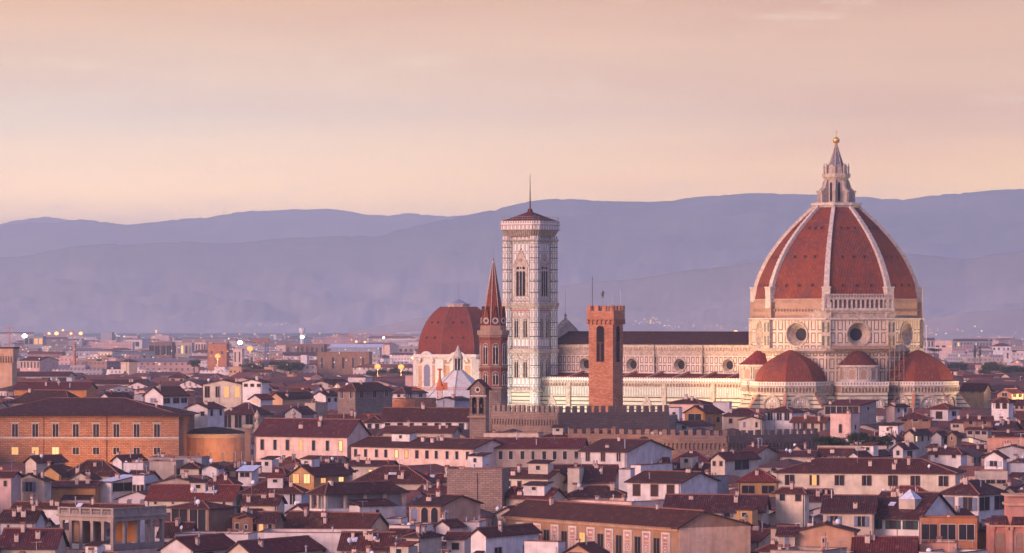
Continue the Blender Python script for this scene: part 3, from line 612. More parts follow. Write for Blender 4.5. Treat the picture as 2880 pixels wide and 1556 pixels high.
for fa in FA:
    for row, h in enumerate((4.0, 13.0, 22.2)):
        for j in (-1, 0, 1):
            r = prof(h)*cos(R(22.5)); u = j * (4.6, 3.6, 2.2)[row]; sl = (prof(h)-prof(h+1))*cos(R(22.5)); n = dr(fa); t = dr(fa+90)
            if dr(fa).y > .5: continue
            m = MB(); w = .32
            def q(x, dz, o): v = n*(r + o - sl*dz) + t*(u + x); return (v.x, v.y, zb+h+dz)
            m.face([q(-w, -w, .22), q(w, -w, .22), q(w, w, .22), q(-w, w, .22)], 1)
            for s_ in (-1, 1): m.face([q(s_*w, -w, .26), q(s_*(w+.18), -w-.15, .26), q(s_*(w+.18), w+.15, .26), q(s_*w, w, .26)], 0)
            m.face([q(-w-.18, w, .5), q(w+.18, w, .5), q(w+.18, w+.3, .1), q(-w-.18, w+.3, .1)], 0)
            m.build('dome_opening', [M['dometile'], M['void']], shell)
m = MB(); cornice(m, A0, prof(29.1)+.3, 90.6, 92.1, .9); m.build('lantern_platform', M['marbleb'], duo)
# lantern
lan = MB(); lan.prism(octa(A0, 3.55), 92.1, 100.7); lan = lan.build('lantern', M['lantern'], duo)
m = MB(); cornice(m, A0, 3.6, 99.2, 101.4, .95); m.build('cornice', M['marble'], lan)
for k in range(8):
    a = A0 + 45*k; m = MB(); t = dr(a+90)
    pl = [(3.2, 92.1), (6.0, 92.1), (6.0, 95.6), (5.5, 96.2), (4.7, 97.0), (4.3, 98.6), (3.9, 99.4), (3.2, 99.4)]
    for s_ in (-1, 1):
        pts = [(dr(a)*r + t*.38*s_) for r, z in pl]; m.face([(p.x, p.y, z) for p, (r, z) in zip(pts, pl)][::s_])
    for (r0, z0), (r1, z1) in zip(pl, pl[1:] + pl[:1]):
        A, B = dr(a)*r0, dr(a)*r1; m.face([(A.x-t.x*.38, A.y-t.y*.38, z0), (A.x+t.x*.38, A.y+t.y*.38, z0), (B.x+t.x*.38, B.y+t.y*.38, z1), (B.x-t.x*.38, B.y-t.y*.38, z1)])
    vbox(m, a, 5.3, 6.3, 1.0, 95.4, 96.0); m.build('buttress', M['lantern'], lan)
    fcx = Facet(P2(a, 3.55), P2(a+45, 3.55)); p = fcx.pt(0, 0, .03); window(lan, p[0], p[1], 92.6, fcx.rz(), .85, 6.1, 1, 'frame', 'void')
    m = MB(); c = P2(a, 3.9); m.lathe([(.28, 101.4), (.28, 103.3), (.4, 103.5), (.12, 104.0), (.18, 104.3), (0, 104.9)], 6, c); m.build('pinnacle', M['lantern'], lan)
    m = MB(); fcx = Facet(P2(a, 3.55), P2(a+45, 3.55)); fcx.box(m, -1.0, 1.0, 101.4, 103.4, -.6, 0); fcx.ring(m, 0, 103.4, [(0, 0), (.9, 0), (.9, -.5)], n=8, a0=0, a1=pi); m.build('shell_niche', M['lantern'], lan)
m = MB()
cone = [(2.9, 102.0), (2.5, 103.4), (2.0, 105.0), (1.3, 107.1), (.75, 108.9), (.35, 110.3)]
for (r0, z0), (r1, z1) in zip(cone, cone[1:]): ringwall(m, A0, r0, z0, z1, 0, r1)
cn = m.build('cone', M['domelead'], lan)
for k in range(8):
    m = MB(); a = A0+45*k
    for (r0, z0), (r1, z1) in zip(cone, cone[1:]): m.bar((*P2(a, r0+.05), z0), (*P2(a, r1+.05), z1), .14)
    m.build('cone_rib', M['marble'], cn)
m = MB(); m.lathe([(.3, 110.2), (.55, 110.5), (.3, 110.8), (.35, 110.9)] + [(1.1*sin(pi*i/12), 112.0 - 1.1*cos(pi*i/12)) for i in range(1, 12)] + [(.08, 113.1)], 16); bl = m.build('gilded_ball', M['gold'], lan, smooth=True)
m = MB(); m.bar((0, 0, 113.0), (0, 0, 115.4), .09); m.bar((-.6, 0, 114.6), (.6, 0, 114.6), .09); m.build('cross', M['gold'], bl)
# upper unclad drum band
RU = 26.55
m = MB(); ringwall(m, A0, RU, 54.8, zb); m.prism(octa(A0, RU), zb-.05, zb)
band = m.build('unfinished_drum_band', M['drumstone'], duo)
m = MB()
for k in range(8):
    fcx = Facet(P2(A0+45*k, RU), P2(A0+45*(k+1), RU)); 
    if k == 0: continue
    for i in range(16): u = -fcx.L/2 + 2 + (fcx.L-4)*i/15; fcx.box(m, u-.22, u+.22, 57.7, 58.3, 0, .55)
    fcx.box(m, -fcx.L/2, fcx.L/2, 60.6, 60.9, 0, .25)
m.build('corbel_stone_studs', M['drumstone'], band)
for k in range(8):
    m = MB(); a = A0+45*k; vbox(m, a, RU-1.4, RU+.75, 3.3, 54.9, zb-1.2); m.build('corner_pier', M['drumstone'] if k > 1 else M['marble'], duo)
# gallery on one side only
fg = Facet(P2(A0, RU+.9), P2(A0+45, RU+.9)); g = MB(); hl = fg.L/2 + .9
fg.box(g, -hl, hl, 57.9, 58.7, -2, .9); fg.box(g, -hl, hl, 61.6, 61.95, -2, .8)
fg.arcade(g, -hl+.4, hl-.4, 15, 58.7, 61.6, .35, .5, .48); fg.box(g, -hl, hl, 62.9, 63.1, .3, .6)
for i in range(46): u = -hl + .2 + (2*hl-.4)*i/45; fg.box(g, u-.09, u+.09, 61.95, 62.9, .35, .55)
gal = g.build('gallery', M['marbleb'], duo)
g = MB(); fg.box(g, -hl+.2, hl-.2, 58.7, 61.6, -2.1, -.55); g.build('gallery_back_wall', M['drumstone'], gal)
for sg, k, lng in ((1, 1, 5.0), (-1, -1, 8.0)):
    f2 = Facet(P2(A0+45*k, RU), P2(A0+45*(k+1), RU)); g = MB()
    for i, (w_, zz) in enumerate(((lng, 56.2), (lng*.72, 57.2), (lng*.5, 58.3))):
        if sg > 0: f2.box(g, -f2.L/2, -f2.L/2+w_, 55+(0 if i == 0 else (56.2, 57.2)[i-1]-55), zz, 0, .5-.06*i)
        else: f2.box(g, f2.L/2-w_, f2.L/2, 55+(0 if i == 0 else (56.2, 57.2)[i-1]-55), zz, 0, .5-.06*i)
    g.build('marble_facing', M['marble'], duo)
g = MB(); f2 = Facet(P2(A0, RU), P2(A0+45, RU)); f2.box(g, -f2.L/2, f2.L/2, 55, 57.9, 0, .7); f2.box(g, -f2.L/2-.4, f2.L/2+.4, 57.2, 57.9, .7, 1.2); g.build('marble_facing', M['marble'], duo)
# marble drum with its round windows
RD = 27.25
m = MB()
for k in range(8):
    fcx = Facet(P2(A0+45*k, RD), P2(A0+45*(k+1), RD)); fcx.holed(m, -fcx.L/2, fcx.L/2, 46.0, 54.9, 0, 50.45, 3.55)
m.prism(octa(A0, RD), 54.85, 54.9)
drum = m.build('drum', MAT_DRUM, duo)
for k in range(8): oculus(drum, Facet(P2(A0+45*k, RD), P2(A0+45*(k+1), RD)), 0, 50.45, 3.55, 1.95, 2.6, 'marble', 'marble')
for k in range(8):
    a = A0+45*k; g = MB(); vbox(g, a, RD-1.5, RD+.55, 2.9, 46.0, 54.9); p = g.build('corner_pilaster', M['marble'], duo)
    g = MB()
    for s_ in (-1, 1):
        t = dr(a+90)
        for zz in (47.0, 51.2):
            c0 = dr(a)*(RD+.57); q = [c0 + t*(s_*.8-.35), c0 + t*(s_*.8+.35), c0 - dr(a)*.1 + t*(s_*.8+.35), c0 - dr(a)*.1 + t*(s_*.8-.35)]; g.prism([(v.x, v.y) for v in q], zz, zz+3.0)
    g.build('inlaid_panel_trim', M['green'], p)
m = MB(); cornice(m, A0, RD, 54.75, 55.6, .8); m.build('drum_cornice', M['marbleb'], duo)
m = MB(); cornice(m, A0, RD-.6, 44.5, 46.1, 1.25); m.build('drum_base_cornice', M['marble'], duo)
m = MB(); ringwall(m, A0, 26.0, 0, 44.6); m.build('crossing_wall', MAT_DRUM, duo)
# tribunes with their half domes
def tribune(fa):
    c = dr(fa) * 29.3; cx_, cy_ = c.x, c.y; T = link('tribune', None, duo, (cx_, cy_, 0))
    m = MB(); rr = 10.5; hh = 9.9; n = 12
    for i in range(n):
        h0, h1 = hh*i/n, hh*(i+1)/n; f = lambda h: 10.6 * (1 - (h/hh)**2.2) + .5
        ringwall(m, A0, f(h0), 35.7+h0, 35.7+h1, 0, f(h1))
    m.build('half_dome', M['dometile'], T)
    rl = 12.4; m = MB(); ringwall(m, A0, rl, 0, 32.4); m.build('wall', MAT_LOW, T)
    m = MB(); ringwall(m, A0, rl+.35, 34.5, 35.75); m.prism(octa(A0, rl+.4), 35.7, 35.8); m.build('parapet', MAT_DOTS, T)
    m = MB(); ringwall(m, A0, rl+.05, 32.3, 34.5, 1); cornice(m, A0, rl, 34.2, 34.6, .7); m.prism(octa(A0, rl+.3), 32.2, 32.6)
    for k in range(8):
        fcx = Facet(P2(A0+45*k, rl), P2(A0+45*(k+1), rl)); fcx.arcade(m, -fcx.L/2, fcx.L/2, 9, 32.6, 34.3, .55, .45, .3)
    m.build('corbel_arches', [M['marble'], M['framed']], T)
    for k in range(8):
        if dr(A0+45*k+22.5).y > .5: continue
        fcx = Facet(P2(A0+45*k, rl), P2(A0+45*(k+1), rl)); m = MB()
        fcx.ring(m, 0, 28.6, [(2.35, 0), (2.35, .5), (2.75, .6), (3.15, .5), (3.2, 0)], n=16, a0=0, a1=pi)
        fcx.ring(m, 0, 28.6, [(0, .05), (2.3, .05)], 1, n=16, a0=0, a1=pi)
        for s_ in (-1, 1): fcx.box(m, s_*2.75-.4, s_*2.75+.4, 22, 28.6, 0, .5)
        b = m.build('blind_arch', [M['marble'], MAT_CAMP], T)
        gothic(T, fcx, 0, 23.5, 1.5, 5.2, 2, .5, 1.3, .08)
        m = MB(); a = A0+45*k
        t = dr(a+90); pl = [(rl-.3, 32.0), (rl+.4, 32.0), (rl+8.5, 22.5), (rl+8.5, 0), (rl-.3, 0)]
        for s_ in (-1, 1): m.face([((dr(a)*r + t*.5*s_).x, (dr(a)*r + t*.5*s_).y, z) for r, z in pl][::s_], 1)
        for (r0, z0), (r1, z1) in zip(pl, pl[1:]):
            A, B = dr(a)*r0, dr(a)*r1; m.face([(A.x-t.x*.5, A.y-t.y*.5, z0), (A.x+t.x*.5, A.y+t.y*.5, z0), (B.x+t.x*.5, B.y+t.y*.5, z1), (B.x-t.x*.5, B.y-t.y*.5, z1)], 0)
        m.build('spur_buttress', [M['brick'], MAT_LOW], T)
    return T
tribune(-33.4); tribune(56.6)
# blocks between the tribunes with the small round exedrae on top
def exedra(fa, dist, wid):
    c = dr(fa)*dist; t = dr(fa+90); T = link('exedra', None, duo, (0, 0, 0))
    p = dr(fa)*(dist) - t*wid/2; q = dr(fa)*(dist) + t*wid/2; fcx = Facet(p, q); m = MB()
    fcx.box(m, -wid/2, wid/2, 0, 32.4, -10, 0); m.build('wall', MAT_LOW, T)
    m = MB(); fcx.box(m, -wid/2-.3, wid/2+.3, 34.5, 35.75, -10, .5); m.build('parapet', MAT_DOTS, T)
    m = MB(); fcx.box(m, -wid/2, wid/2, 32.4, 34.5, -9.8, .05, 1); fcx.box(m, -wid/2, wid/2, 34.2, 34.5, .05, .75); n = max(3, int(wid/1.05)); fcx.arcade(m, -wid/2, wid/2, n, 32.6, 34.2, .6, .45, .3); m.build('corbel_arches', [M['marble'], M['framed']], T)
    na = max(1, round(wid/7))
    for i in range(na):
        u = -wid/2 + wid*(i+.5)/na; m = MB(); fcx.ring(m, u, 28.4, [(2.1, 0), (2.1, .4), (2.5, .5), (2.8, .4), (2.85, 0)], n=16, a0=0, a1=pi); fcx.ring(m, u, 28.4, [(0, .05), (2.1, .05)], 1, n=16, a0=0, a1=pi)
        for s_ in (-1, 1): fcx.box(m, u+s_*2.45-.35, u+s_*2.45+.35, 22, 28.4, 0, .4)
        m.build('blind_arch', [M['marble'], MAT_CAMP], T)
    cc = dr(fa)*24.9; a = R(fa-90); n = 20; rr = 6.25
    m = MB(); m.lathe([(rr, 35.7), (rr, 40.3)], 32, (cc.x, cc.y)); d = m.build('round_wall', M['marble'], T)
    m = MB(); m.lathe([(rr, 40.0), (rr+.35, 40.2), (rr+.6, 40.5), (rr+.6, 40.9), (0, 41)], 32, (cc.x, cc.y)); m.build('cornice', M['marbleb'], T); m = MB(); m.lathe([(rr+.1, 35.7), (rr+.3, 35.8), (rr+.1, 36.4)], 32, (cc.x, cc.y)); m.build('plinth_moulding', M['marbleb'], T)
    m = MB(); m.lathe([(rr+.45, 40.85), (rr*.62, 43.2), (rr*.22, 45.2), (0, 45.6)], 20, (cc.x, cc.y)); m.build('conical_roof', M['roof3'], T)
    for j in range(-2, 3):
        aa = fa + j*34; v = cc + dr(aa)*(rr+.02); window(T, v.x, v.y, 36.5, R(aa), 1.9, 3.1, 1, 'frame', 'framed')
        for e in (-1, 1):
            m = MB(); v = cc + dr(aa+e*13.5)*(rr+.12); m.lathe([(.26, 36.2), (.22, 39.6), (.34, 39.9), (.34, 40.1)], 8, (v.x, v.y)); m.build('half_column', M['marbleb'], T)
exedra(11.6, 32.0, 15.0); exedra(-78.4, 30.5, 13)
# nave
DN, DS = -123.4, -33.4
def np_(t, s): v = dr(DN)*t + dr(DS)*s; return (v.x, v.y)
NT0, NT1 = 22.0, 101.0
fn = Facet(np_(NT1, 10.8), np_(NT0, 10.8)); fsid = Facet(np_(NT1, 21), np_(NT0-1, 21))
cent = [87.6, 69.6, 51.5, 33.4]; us = [ -(t - (NT0+NT1)/2) for t in cent]
m = MB(); mm = MB()
bnds = [-fn.L/2] + [(a+b)/2 for a, b in zip(us, us[1:])] + [fn.L/2]
for i, u in enumerate(us): fn.holed(m, bnds[i], bnds[i+1], 37.6, 43.5, u, 40.5, 1.95)
cl = m.build('clerestory_wall', MAT_NAVE, duo)
for u in us: oculus(cl, fn, u, 40.5, 1.95, 1.35, 1.0)
m = MB(); fn.box(m, -fn.L/2, fn.L/2, 43.5, 45.2, -1, .12, 0); fn.box(m, -fn.L/2, fn.L/2, 45.2, 46.1, -1, .35, 1); fn.box(m, -fn.L/2, fn.L/2, 46.1, 47.2, -1, .6, 0)
for i in range(75): u = -fn.L/2 + .6 + (fn.L-1.2)*i/74; fn.box(m, u-.22, u+.22, 45.3, 46.1, .35, .62, 0)
m.build('clerestory_cornice', [M['marble'], M['drumstone']], duo)
for i in range(1, 4):
    m = MB(); fn.box(m, bnds[i]-.8, bnds[i]+.8, 37.6, 43.5, 0, .3); p = m.build('pilaster', M['marble'], duo)
    m = MB(); [fn.box(m, bnds[i]-.4, bnds[i]+.4, z, z+2.1, .3, .33) for z in (38.1, 41.0)]; m.build('inlaid_panel_trim', M['green'], p)
    m = MB(); fn.box(m, bnds[i]-.1, bnds[i]+.1, 37.6, 47.2, .62, .8); m.build('drainpipe', M['fascia'], p)
rf_ = MB(); e1, e2 = np_(NT1, 11.7), np_(NT0, 11.7); r1, r2 = np_(NT1, 0), np_(NT0, 0); g1, g2 = np_(NT1, -11.7), np_(NT0, -11.7)
rf_.slab([(*e1, 47.3), (*e2, 47.3), (*r2, 51.1), (*r1, 51.1)], .3); rf_.slab([(*g2, 47.3), (*g1, 47.3), (*r1, 51.1), (*r2, 51.1)], .3); rf_.bar((*r1, 51.15), (*r2, 51.15), .2)
rf_.build('nave_roof', M['roof2'], duo)
m = MB(); v = [np_(NT1, -10.8), np_(NT1, 10.7), np_(NT0, 10.7), np_(NT0, -10.8)]; m.prism(v, 0, 37.6); m.build('nave_wall', M['marble'], duo)
a1, a2, b1, b2 = np_(NT1, 21.0), np_(NT0, 21.0), np_(NT1, 10.6), np_(NT0, 10.6)
m = MB(); m.slab([(*a1, 36.1), (*a2, 36.1), (*b2, 37.7), (*b1, 37.7)], .3); ar = m.build('aisle_roof', M['roof3'], duo)
for i in range(8):
    m = MB(); t = NT0+6 + i*10; p0 = np_(t, 20.6); p1 = np_(t, 10.9); m.bar((*p0, 36.4), (*p1, 38.2), .45); m.build('roof_buttress', M['salmon'], ar)
m = MB(); fsid.quad(m, -fsid.L/2, fsid.L/2, 0, 30.7); m.build('aisle_wall', MAT_LOW, duo)
m = MB(); fsid.quad(m, -fsid.L/2, fsid.L/2, 30.7, 33.4, .04); fsid.box(m, -fsid.L/2, fsid.L/2, 30.4, 30.7, 0, .35, 1); fsid.box(m, -fsid.L/2, fsid.L/2, 33.3, 33.6, 0, .35, 1); m.build('aisle_blind_strips', [MAT_FLUTE, M['marbleb']], duo)
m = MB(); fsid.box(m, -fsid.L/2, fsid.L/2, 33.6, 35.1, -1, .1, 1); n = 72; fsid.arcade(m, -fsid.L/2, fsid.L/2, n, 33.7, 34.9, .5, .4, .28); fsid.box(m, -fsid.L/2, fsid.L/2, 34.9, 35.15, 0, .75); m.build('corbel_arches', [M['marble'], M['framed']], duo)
m = MB(); fsid.box(m, -fsid.L/2, fsid.L/2, 35.15, 36.3, -.3, .5); fsid.box(m, -fsid.L/2, fsid.L/2, 36.3, 36.5, -.4, .6); m.build('aisle_parapet', MAT_DOTS, duo)
for i in range(1, 5):
    u = -fsid.L/2 + fsid.L*(i-.25)/4.4; m = MB(); fsid.box(m, u-.75, u+.75, 0, 34.9, 0, .6); m.build('aisle_pilaster', M['marble'], duo)
for i in range(4):
    u = -fsid.L/2 + fsid.L*(i+.22)/4.4; gothic(duo, fsid, u+3, 21.5, 1.8, 6.5, 2, .6, 3.0, .04)
# west front seen from behind
m = MB(); ff = Facet(np_(NT1+2.4, 22), np_(NT1+.2, 22)); v = [np_(NT1+2.4, -22), np_(NT1+2.4, 22), np_(NT1, 22), np_(NT1, -22)]; m.prism(v, 0, 37.2)
v = [np_(NT1+2.4, -12.5), np_(NT1+2.4, 12.5), np_(NT1, 12.5), np_(NT1, -12.5)]; m.prism(v, 37.2, 47.5)
for tt, sgn in ((NT1, 1), (NT1+2.4, -1)):
    tri = [(*np_(tt, 12.8), 47.5), (*np_(tt, -12.8), 47.5), (*np_(tt, 0), 54.6)]; m.face(tri if sgn > 0 else tri[::-1])
for s_ in (1, -1):
    A, B = np_(NT1, 13.2*s_), np_(NT1+2.4, 13.2*s_); C, E = np_(NT1+2.4, 0), np_(NT1, 0); m.slab([(*A, 47.4), (*B, 47.4), (*C, 55.0), (*E, 55.0)][::s_], .5, 0)
    for i in range(11): q = np_(NT1+1.2, s_*(12.6 - 1.2*i)); zz = 47.4 + 7.6*(.6+1.2*i)/13.2; m.lathe([(.3, zz), (.12, zz+.45), (.3, zz+.7), (0, zz+1.1)], 5, q)
q = np_(NT1+1.2, 0); m.lathe([(.5, 54.8), (.3, 56), (.5, 56.6), (0, 57.6)], 6, q); wf_ = m.build('facade_gable', M['marble'], duo)
m = MB(); m.bar((*q, 57), (*q, 64.5), .07); m.build('spike', M['metal'], wf_)
# scaffolding
sc = thing('scaffolding', 'brown scaffolding climbing the drum corner beside the dark round window', 'scaffolding', (DCX, DD, 0))
c = dr(A0+45) * 31.5; t_ = dr(A0+135); n_ = dr(A0+45)
for i in (-1, 0, 1):
    for j in (0, 1):
        p = c + t_*i*1.9 - n_*j*2.2 ; m = MB(); m.bar((p.x, p.y, 0), (p.x, p.y, 50.5), .11); m.build('upright', M['framed'], sc)
for k in range(16):
    z = 4 + k*2.95; m = MB(); a, b, d, e = c - t_*2.2, c + t_*2.2, c + t_*2.2 - n_*2.3, c - t_*2.2 - n_*2.3
    m.prism([(v.x, v.y) for v in (a, b, d, e)], z, z+.12); m.bar((a.x, a.y, z+1), (b.x, b.y, z+1), .05); m.bar((a.x, a.y, z), (b.x, b.y, z+2.9), .05); m.build('platform', M['framed'], sc)
fw = Facet(P2(A0, 27.8), P2(A0+45, 27.8)); m = MB(); fw.box(m, -9.5, 9.8, 45.9, 46.1, 0, 2.0); fw.box(m, -9.5, 9.8, 47.3, 47.4, 1.9, 2.0); fw.box(m, -9.5, 9.8, 46.1, 47.0, 1.9, 1.95); m.build('walkway', M['framed'], sc)
for i in range(5):
    for s_ in (-1, 1):
        u = s_*(5.2 + i*1.05); m = MB(); m.bar(fw.pt(u, 36, 1.6), fw.pt(u, 46, 1.6), .07); m.bar(fw.pt(u, 38+i, 1.6), fw.pt(u+1.05, 41+i, 1.6), .05); m.build('brace', M['framed'], sc)

# ------------------------------------------------------------------ the bell tower
CD = 1440.0; cam_x = PX(1491, CD); ca = -33.4
bt = thing('bell_tower', 'tall square bell tower of white, green and pink marble with flat red cap', 'bell tower', (cam_x, CD, 0))
def sq(h): return [ (dr(ca)*h*1 + dr(ca-90)*h), (dr(ca)*h + dr(ca+90)*h), (-dr(ca)*h + dr(ca+90)*h), (-dr(ca)*h - dr(ca+90)*h)]
def cz(y): return PZ(y, CD)
HW = 5.45; stages = [(0, 31.6, MAT_LOW), (31.9, 44.2, MAT_CAMP), (45.3, 59.0, MAT_CAMP), (60.4, 82.2, MAT_CAMP)]
for z0, z1, mt in stages:
    m = MB(); m.prism([(p.x, p.y) for p in sq(HW)], z0, z1); m.build('shaft_stage', mt, bt)
for z0, z1 in ((31.4, 32.4), (44.0, 45.4), (58.8, 60.6), (27.0, 27.6), (80.6, 81.2)):
    m = MB(); q0 = [(p.x, p.y) for p in sq(HW+.25)]; q1 = [(p.x, p.y) for p in sq(HW+.75)]
    m.frus(q0, z0, q1, z0+(z1-z0)*.5, 0, False); m.prism(q1, z0+(z1-z0)*.5, z1)
    for p in sq(HW-.15): m.lathe([(1.75, z0), (2.15, z0+(z1-z0)*.5), (2.15, z1), (0, z1)], 8, (p.x, p.y), a0=R(ca+22.5), a1=R(ca+22.5)+2*pi)
    m.build('string_course', M['marble'], bt)
for p in sq(HW-.15):
    m = MB(); o8 = [(p.x + 1.7*cos(R(ca+22.5+45*k)), p.y + 1.7*sin(R(ca+22.5+45*k))) for k in range(8)]; m.prism(o8, 0, 82.3); b = m.build('corner_buttress', MAT_CAMP, bt)
    for z in (36, 40, 49.5, 54, 63.7, 67.5, 71.3, 75, 78.5):
        m = MB(); m.lathe([(1.71, z), (1.8, z+.06), (1.8, z+.2), (1.71, z+.26)], 8, (p.x, p.y), a0=R(ca+22.5), a1=R(ca+22.5)+2*pi); m.build('moulding_ring', M['green'], b)
cor = [(-1, -1), (1, -1), (1, 1), (-1, 1)]; S4 = sq(HW)
for i in range(4):
    f4 = Facet((S4[i].x, S4[i].y), (S4[(i+1) % 4].x, S4[(i+1) % 4].y))
    gothic(bt, f4, 0, 62.8, 3.5, 10.4, 3, .95, 5.6, .02)
    for zz, hh in ((36.2, 6.0), (49.3, 6.4)):
        for s_ in (-1, 1): gothic(bt, f4, s_*1.72, zz, 1.45, hh, 2, .42, 1.9, .02)
    m = MB(); fr = lambda u0, u1, z0, z1: [f4.box(m, *q, .02, .09) for q in ((u0, u1, z0, z0+.14), (u0, u1, z1-.14, z1), (u0, u0+.14, z0+.14, z1-.14), (u1-.14, u1, z0+.14, z1-.14))]
    fr(-3.5, 3.5, 33.0, 43.6); fr(-3.5, 3.5, 46.0, 57.4); fr(-3.4, 3.4, 61.0, 80.2); m.build('inlaid_frame_trim', M['green'], bt)
    for z in (57.7, 43.8):
        m = MB(); f4.box(m, -3.5, 3.5, z, z+.75, .02, .07); m.build('rose_frieze', M['rose'], bt)
    for j in range(4):
        u = -2.7 + 1.8*j; m = MB(); f4.box(m, u-.6, u+.6, 23.6, 27.0, .02, .12); m.ring = None
        nb = m.build('niche', M['marbleb'], bt); m = MB(); p = f4.pt(u, 0, .2); m.lathe([(.28, 23.9), (.3, 25.2), (.22, 25.7), (.16, 26.0), (.17, 26.25), (0, 26.5)], 8, p[:2]); m.build('statue', M['marble'], nb)
def sqc(h, c):   # square with clipped corners
    o = []
    for k in range(4):
        a = dr(ca + 90*k); b = dr(ca + 90*(k+1)); o += [a*h + b*(h-c), a*(h-c) + b*h]
    return [(p.x, p.y) for p in o]
m = MB(); m.frus(sqc(HW+.9, 1.6), 82.2, sqc(HW+2.0, 1.9), 84.4, 1, False)
O0, O1 = sqc(HW+1.0, 1.6), sqc(HW+2.15, 1.9)
for k in range(8):
    f0 = Facet(O0[k], O0[(k+1) % 8]); f1 = Facet(O1[k], O1[(k+1) % 8]); n = max(3, int(f1.L/.85))
    if f0.n.dot(f0.c) < 0: f0 = Facet(O0[(k+1) % 8], O0[k]); f1 = Facet(O1[(k+1) % 8], O1[k])
    for i in range(n): u0, u1 = -f0.L/2 + f0.L*(i+.5)/n, -f1.L/2 + f1.L*(i+.5)/n; m.bar(f0.pt(u0, 82.2), f1.pt(u1, 84.3, -.1), .19)
m.build('corbel_table_stones', [M['marble'], M['framed']], bt)
m = MB(); m.prism(sqc(HW+2.2, 1.9), 84.4, 85.9, 0); m.build('parapet_band', MAT_CAMP, bt)
m = MB(); m.prism(sqc(HW+2.3, 1.9), 85.9, 87.2, 0); m.prism(sqc(HW+2.45, 1.95), 84.25, 84.5, 1); m.prism(sqc(HW+2.4, 1.95), 85.8, 86.0, 2); m.build('pierced_parapet', [MAT_DOTS, M['marble'], M['rose']], bt)
m = MB(); hq = [(p.x, p.y) for p in sq(HW+1.0)]; m.prism(hq, 87.2, 87.35); m.frus(hq, 87.35, [(p.x, p.y) for p in sq(.7)], 90.2); m.frus([(p.x, p.y) for p in sq(.7)], 90.2, [(p.x, p.y) for p in sq(.45)], 91.3); m.build('pyramid_roof', M['roof'], bt)
m = MB(); m.lathe([(.24, 91.2), (.17, 96), (.06, 102.6), (0, 102.7)], 8); m.build('flagpole', M['bronze'], bt)
for e in (-1, 1):
    m = MB(); c = dr(ca + (-45 if e < 0 else 45))*9.0
    for k in range(6):
        a = 2*pi*k/6; m.bar((c.x*.95+.0, c.y*.95, 87.2), (c.x*.95, c.y*.95, 88.9), .04)
    m.bar((c.x*.95, c.y*.95, 88.9), (c.x*.5, c.y*.5, 88.9), .04); m.build('railing_cage', M['metal'], bt)
m = MB(); q = sqc(HW+2.0, 1.7)
for a, b in zip(q, q[1:] + q[:1]):
    for zz in (87.9, 88.6): m.bar((*a, zz), (*b, zz), .03)
    n = 6
    for i in range(n): x = a[0] + (b[0]-a[0])*i/n; y = a[1] + (b[1]-a[1])*i/n; m.bar((x, y, 87.2), (x, y, 88.6), .03)
m.build('railing', M['metal'], bt)
# ------------------------------------------------------------------ red slender spire tower
BD = 1100.0; sp_ = thing('spire_tower', 'slender red brick tower with pointed tiled spire beside the marble bell tower', 'church tower', (PX(1387.5, BD), BD, 0))
def bz(y): return PZ(y, BD)
ba = -13.0
m = MB(); m.prism([(x*1.0, y*1.0) for x, y in octa(ba, 3.6)], 0, 37.8); m.build('stone_base', M['stone'], sp_)
m = MB(); m.prism(octa(ba, 3.5), 37.8, 51.9); m.build('shaft', M['spirebrick'], sp_)
for z0, z1, o in ((37.6, 38.3, .45), (43.0, 43.5, .3), (50.3, 52.4, .65)):
    m = MB(); cornice(m, ba, 3.5, z0, z1, o); m.build('string_course', M['framed'], sp_)
m = MB()
for k in range(8):
    fcx = Facet(P2(ba+45*k, 3.5), P2(ba+45*(k+1), 3.5))
    for zz in (49.9, 42.2): fcx.arcade(m, -fcx.L/2, fcx.L/2, 4, zz, zz+.8, .22, .2, .14)
m.build('brick_corbel_arches', M['spirebrick'], sp_)
for k in range(8):
    fcx = Facet(P2(ba+45*k, 3.5), P2(ba+45*(k+1), 3.5))
    if fcx.n.y > .5: continue
    for z0, h in ((44.0, 5.0), (38.9, 3.1)):
        o = MB(); fcx.box(o, -.95, .95, z0-.15, z0, 0, .25); gothic(sp_, fcx, 0, z0, 1.25, h, 2, .2, 0, .02)
m = MB(); cone = [(3.25, 52.4), (3.05, 53.0), (1.72, 61), (.22, 69.8), (.05, 70.4)]
for (r0, z0), (r1, z1) in zip(cone, cone[1:]): ringwall(m, ba, r0, z0, z1, 0, r1)
spire = m.build('spire', M['dometile'], sp_)
m = MB(); ringwall(m, ba, 3.35, 52.4, 53.6); m.build('spire_base_band', M['framed'], sp_)
for k in range(8):
    a = ba+45*k; m = MB(); m.bar((*P2(a, 3.12), 53.0), (*P2(a, .22), 69.8), .10); m.build('spire_rib', M['marbleb'], spire)
    fcx = Facet(P2(a, 3.3), P2(a+45, 3.3)); m = MB()
    for s_ in (0, .3): m.face([fcx.pt(-1.15, 53.4, -.05-s_), fcx.pt(1.15, 53.4, -.05-s_), fcx.pt(0, 58.2, -.25-s_)])
    m.face([fcx.pt(-1.2, 53.3, 0), fcx.pt(0, 58.4, -.1), fcx.pt(0, 58.4, -2.0), fcx.pt(-1.2, 53.3, -.8)]); m.face([fcx.pt(1.2, 53.3, 0), fcx.pt(1.2, 53.3, -.8), fcx.pt(0, 58.4, -2.0), fcx.pt(0, 58.4, -.1)])
    g = m.build('spire_gable', M['dometile'], spire)
    if fcx.n.y < .3:
        m = MB(); fcx.ring(m, 0, 54.8, [(.55, .05), (.78, .08), (.8, -.1)], 0, n=14); fcx.disc(m, 0, 54.8, .55, .0, 2, 14)
        for q in ((-.1, .1, 54.35, 55.25), (-.45, .45, 54.7, 54.9)): fcx.box(m, *q, 0, .05, 1)
        m.build('quatrefoil', [M['marbleb'], M['void'], M['framed']], spire)
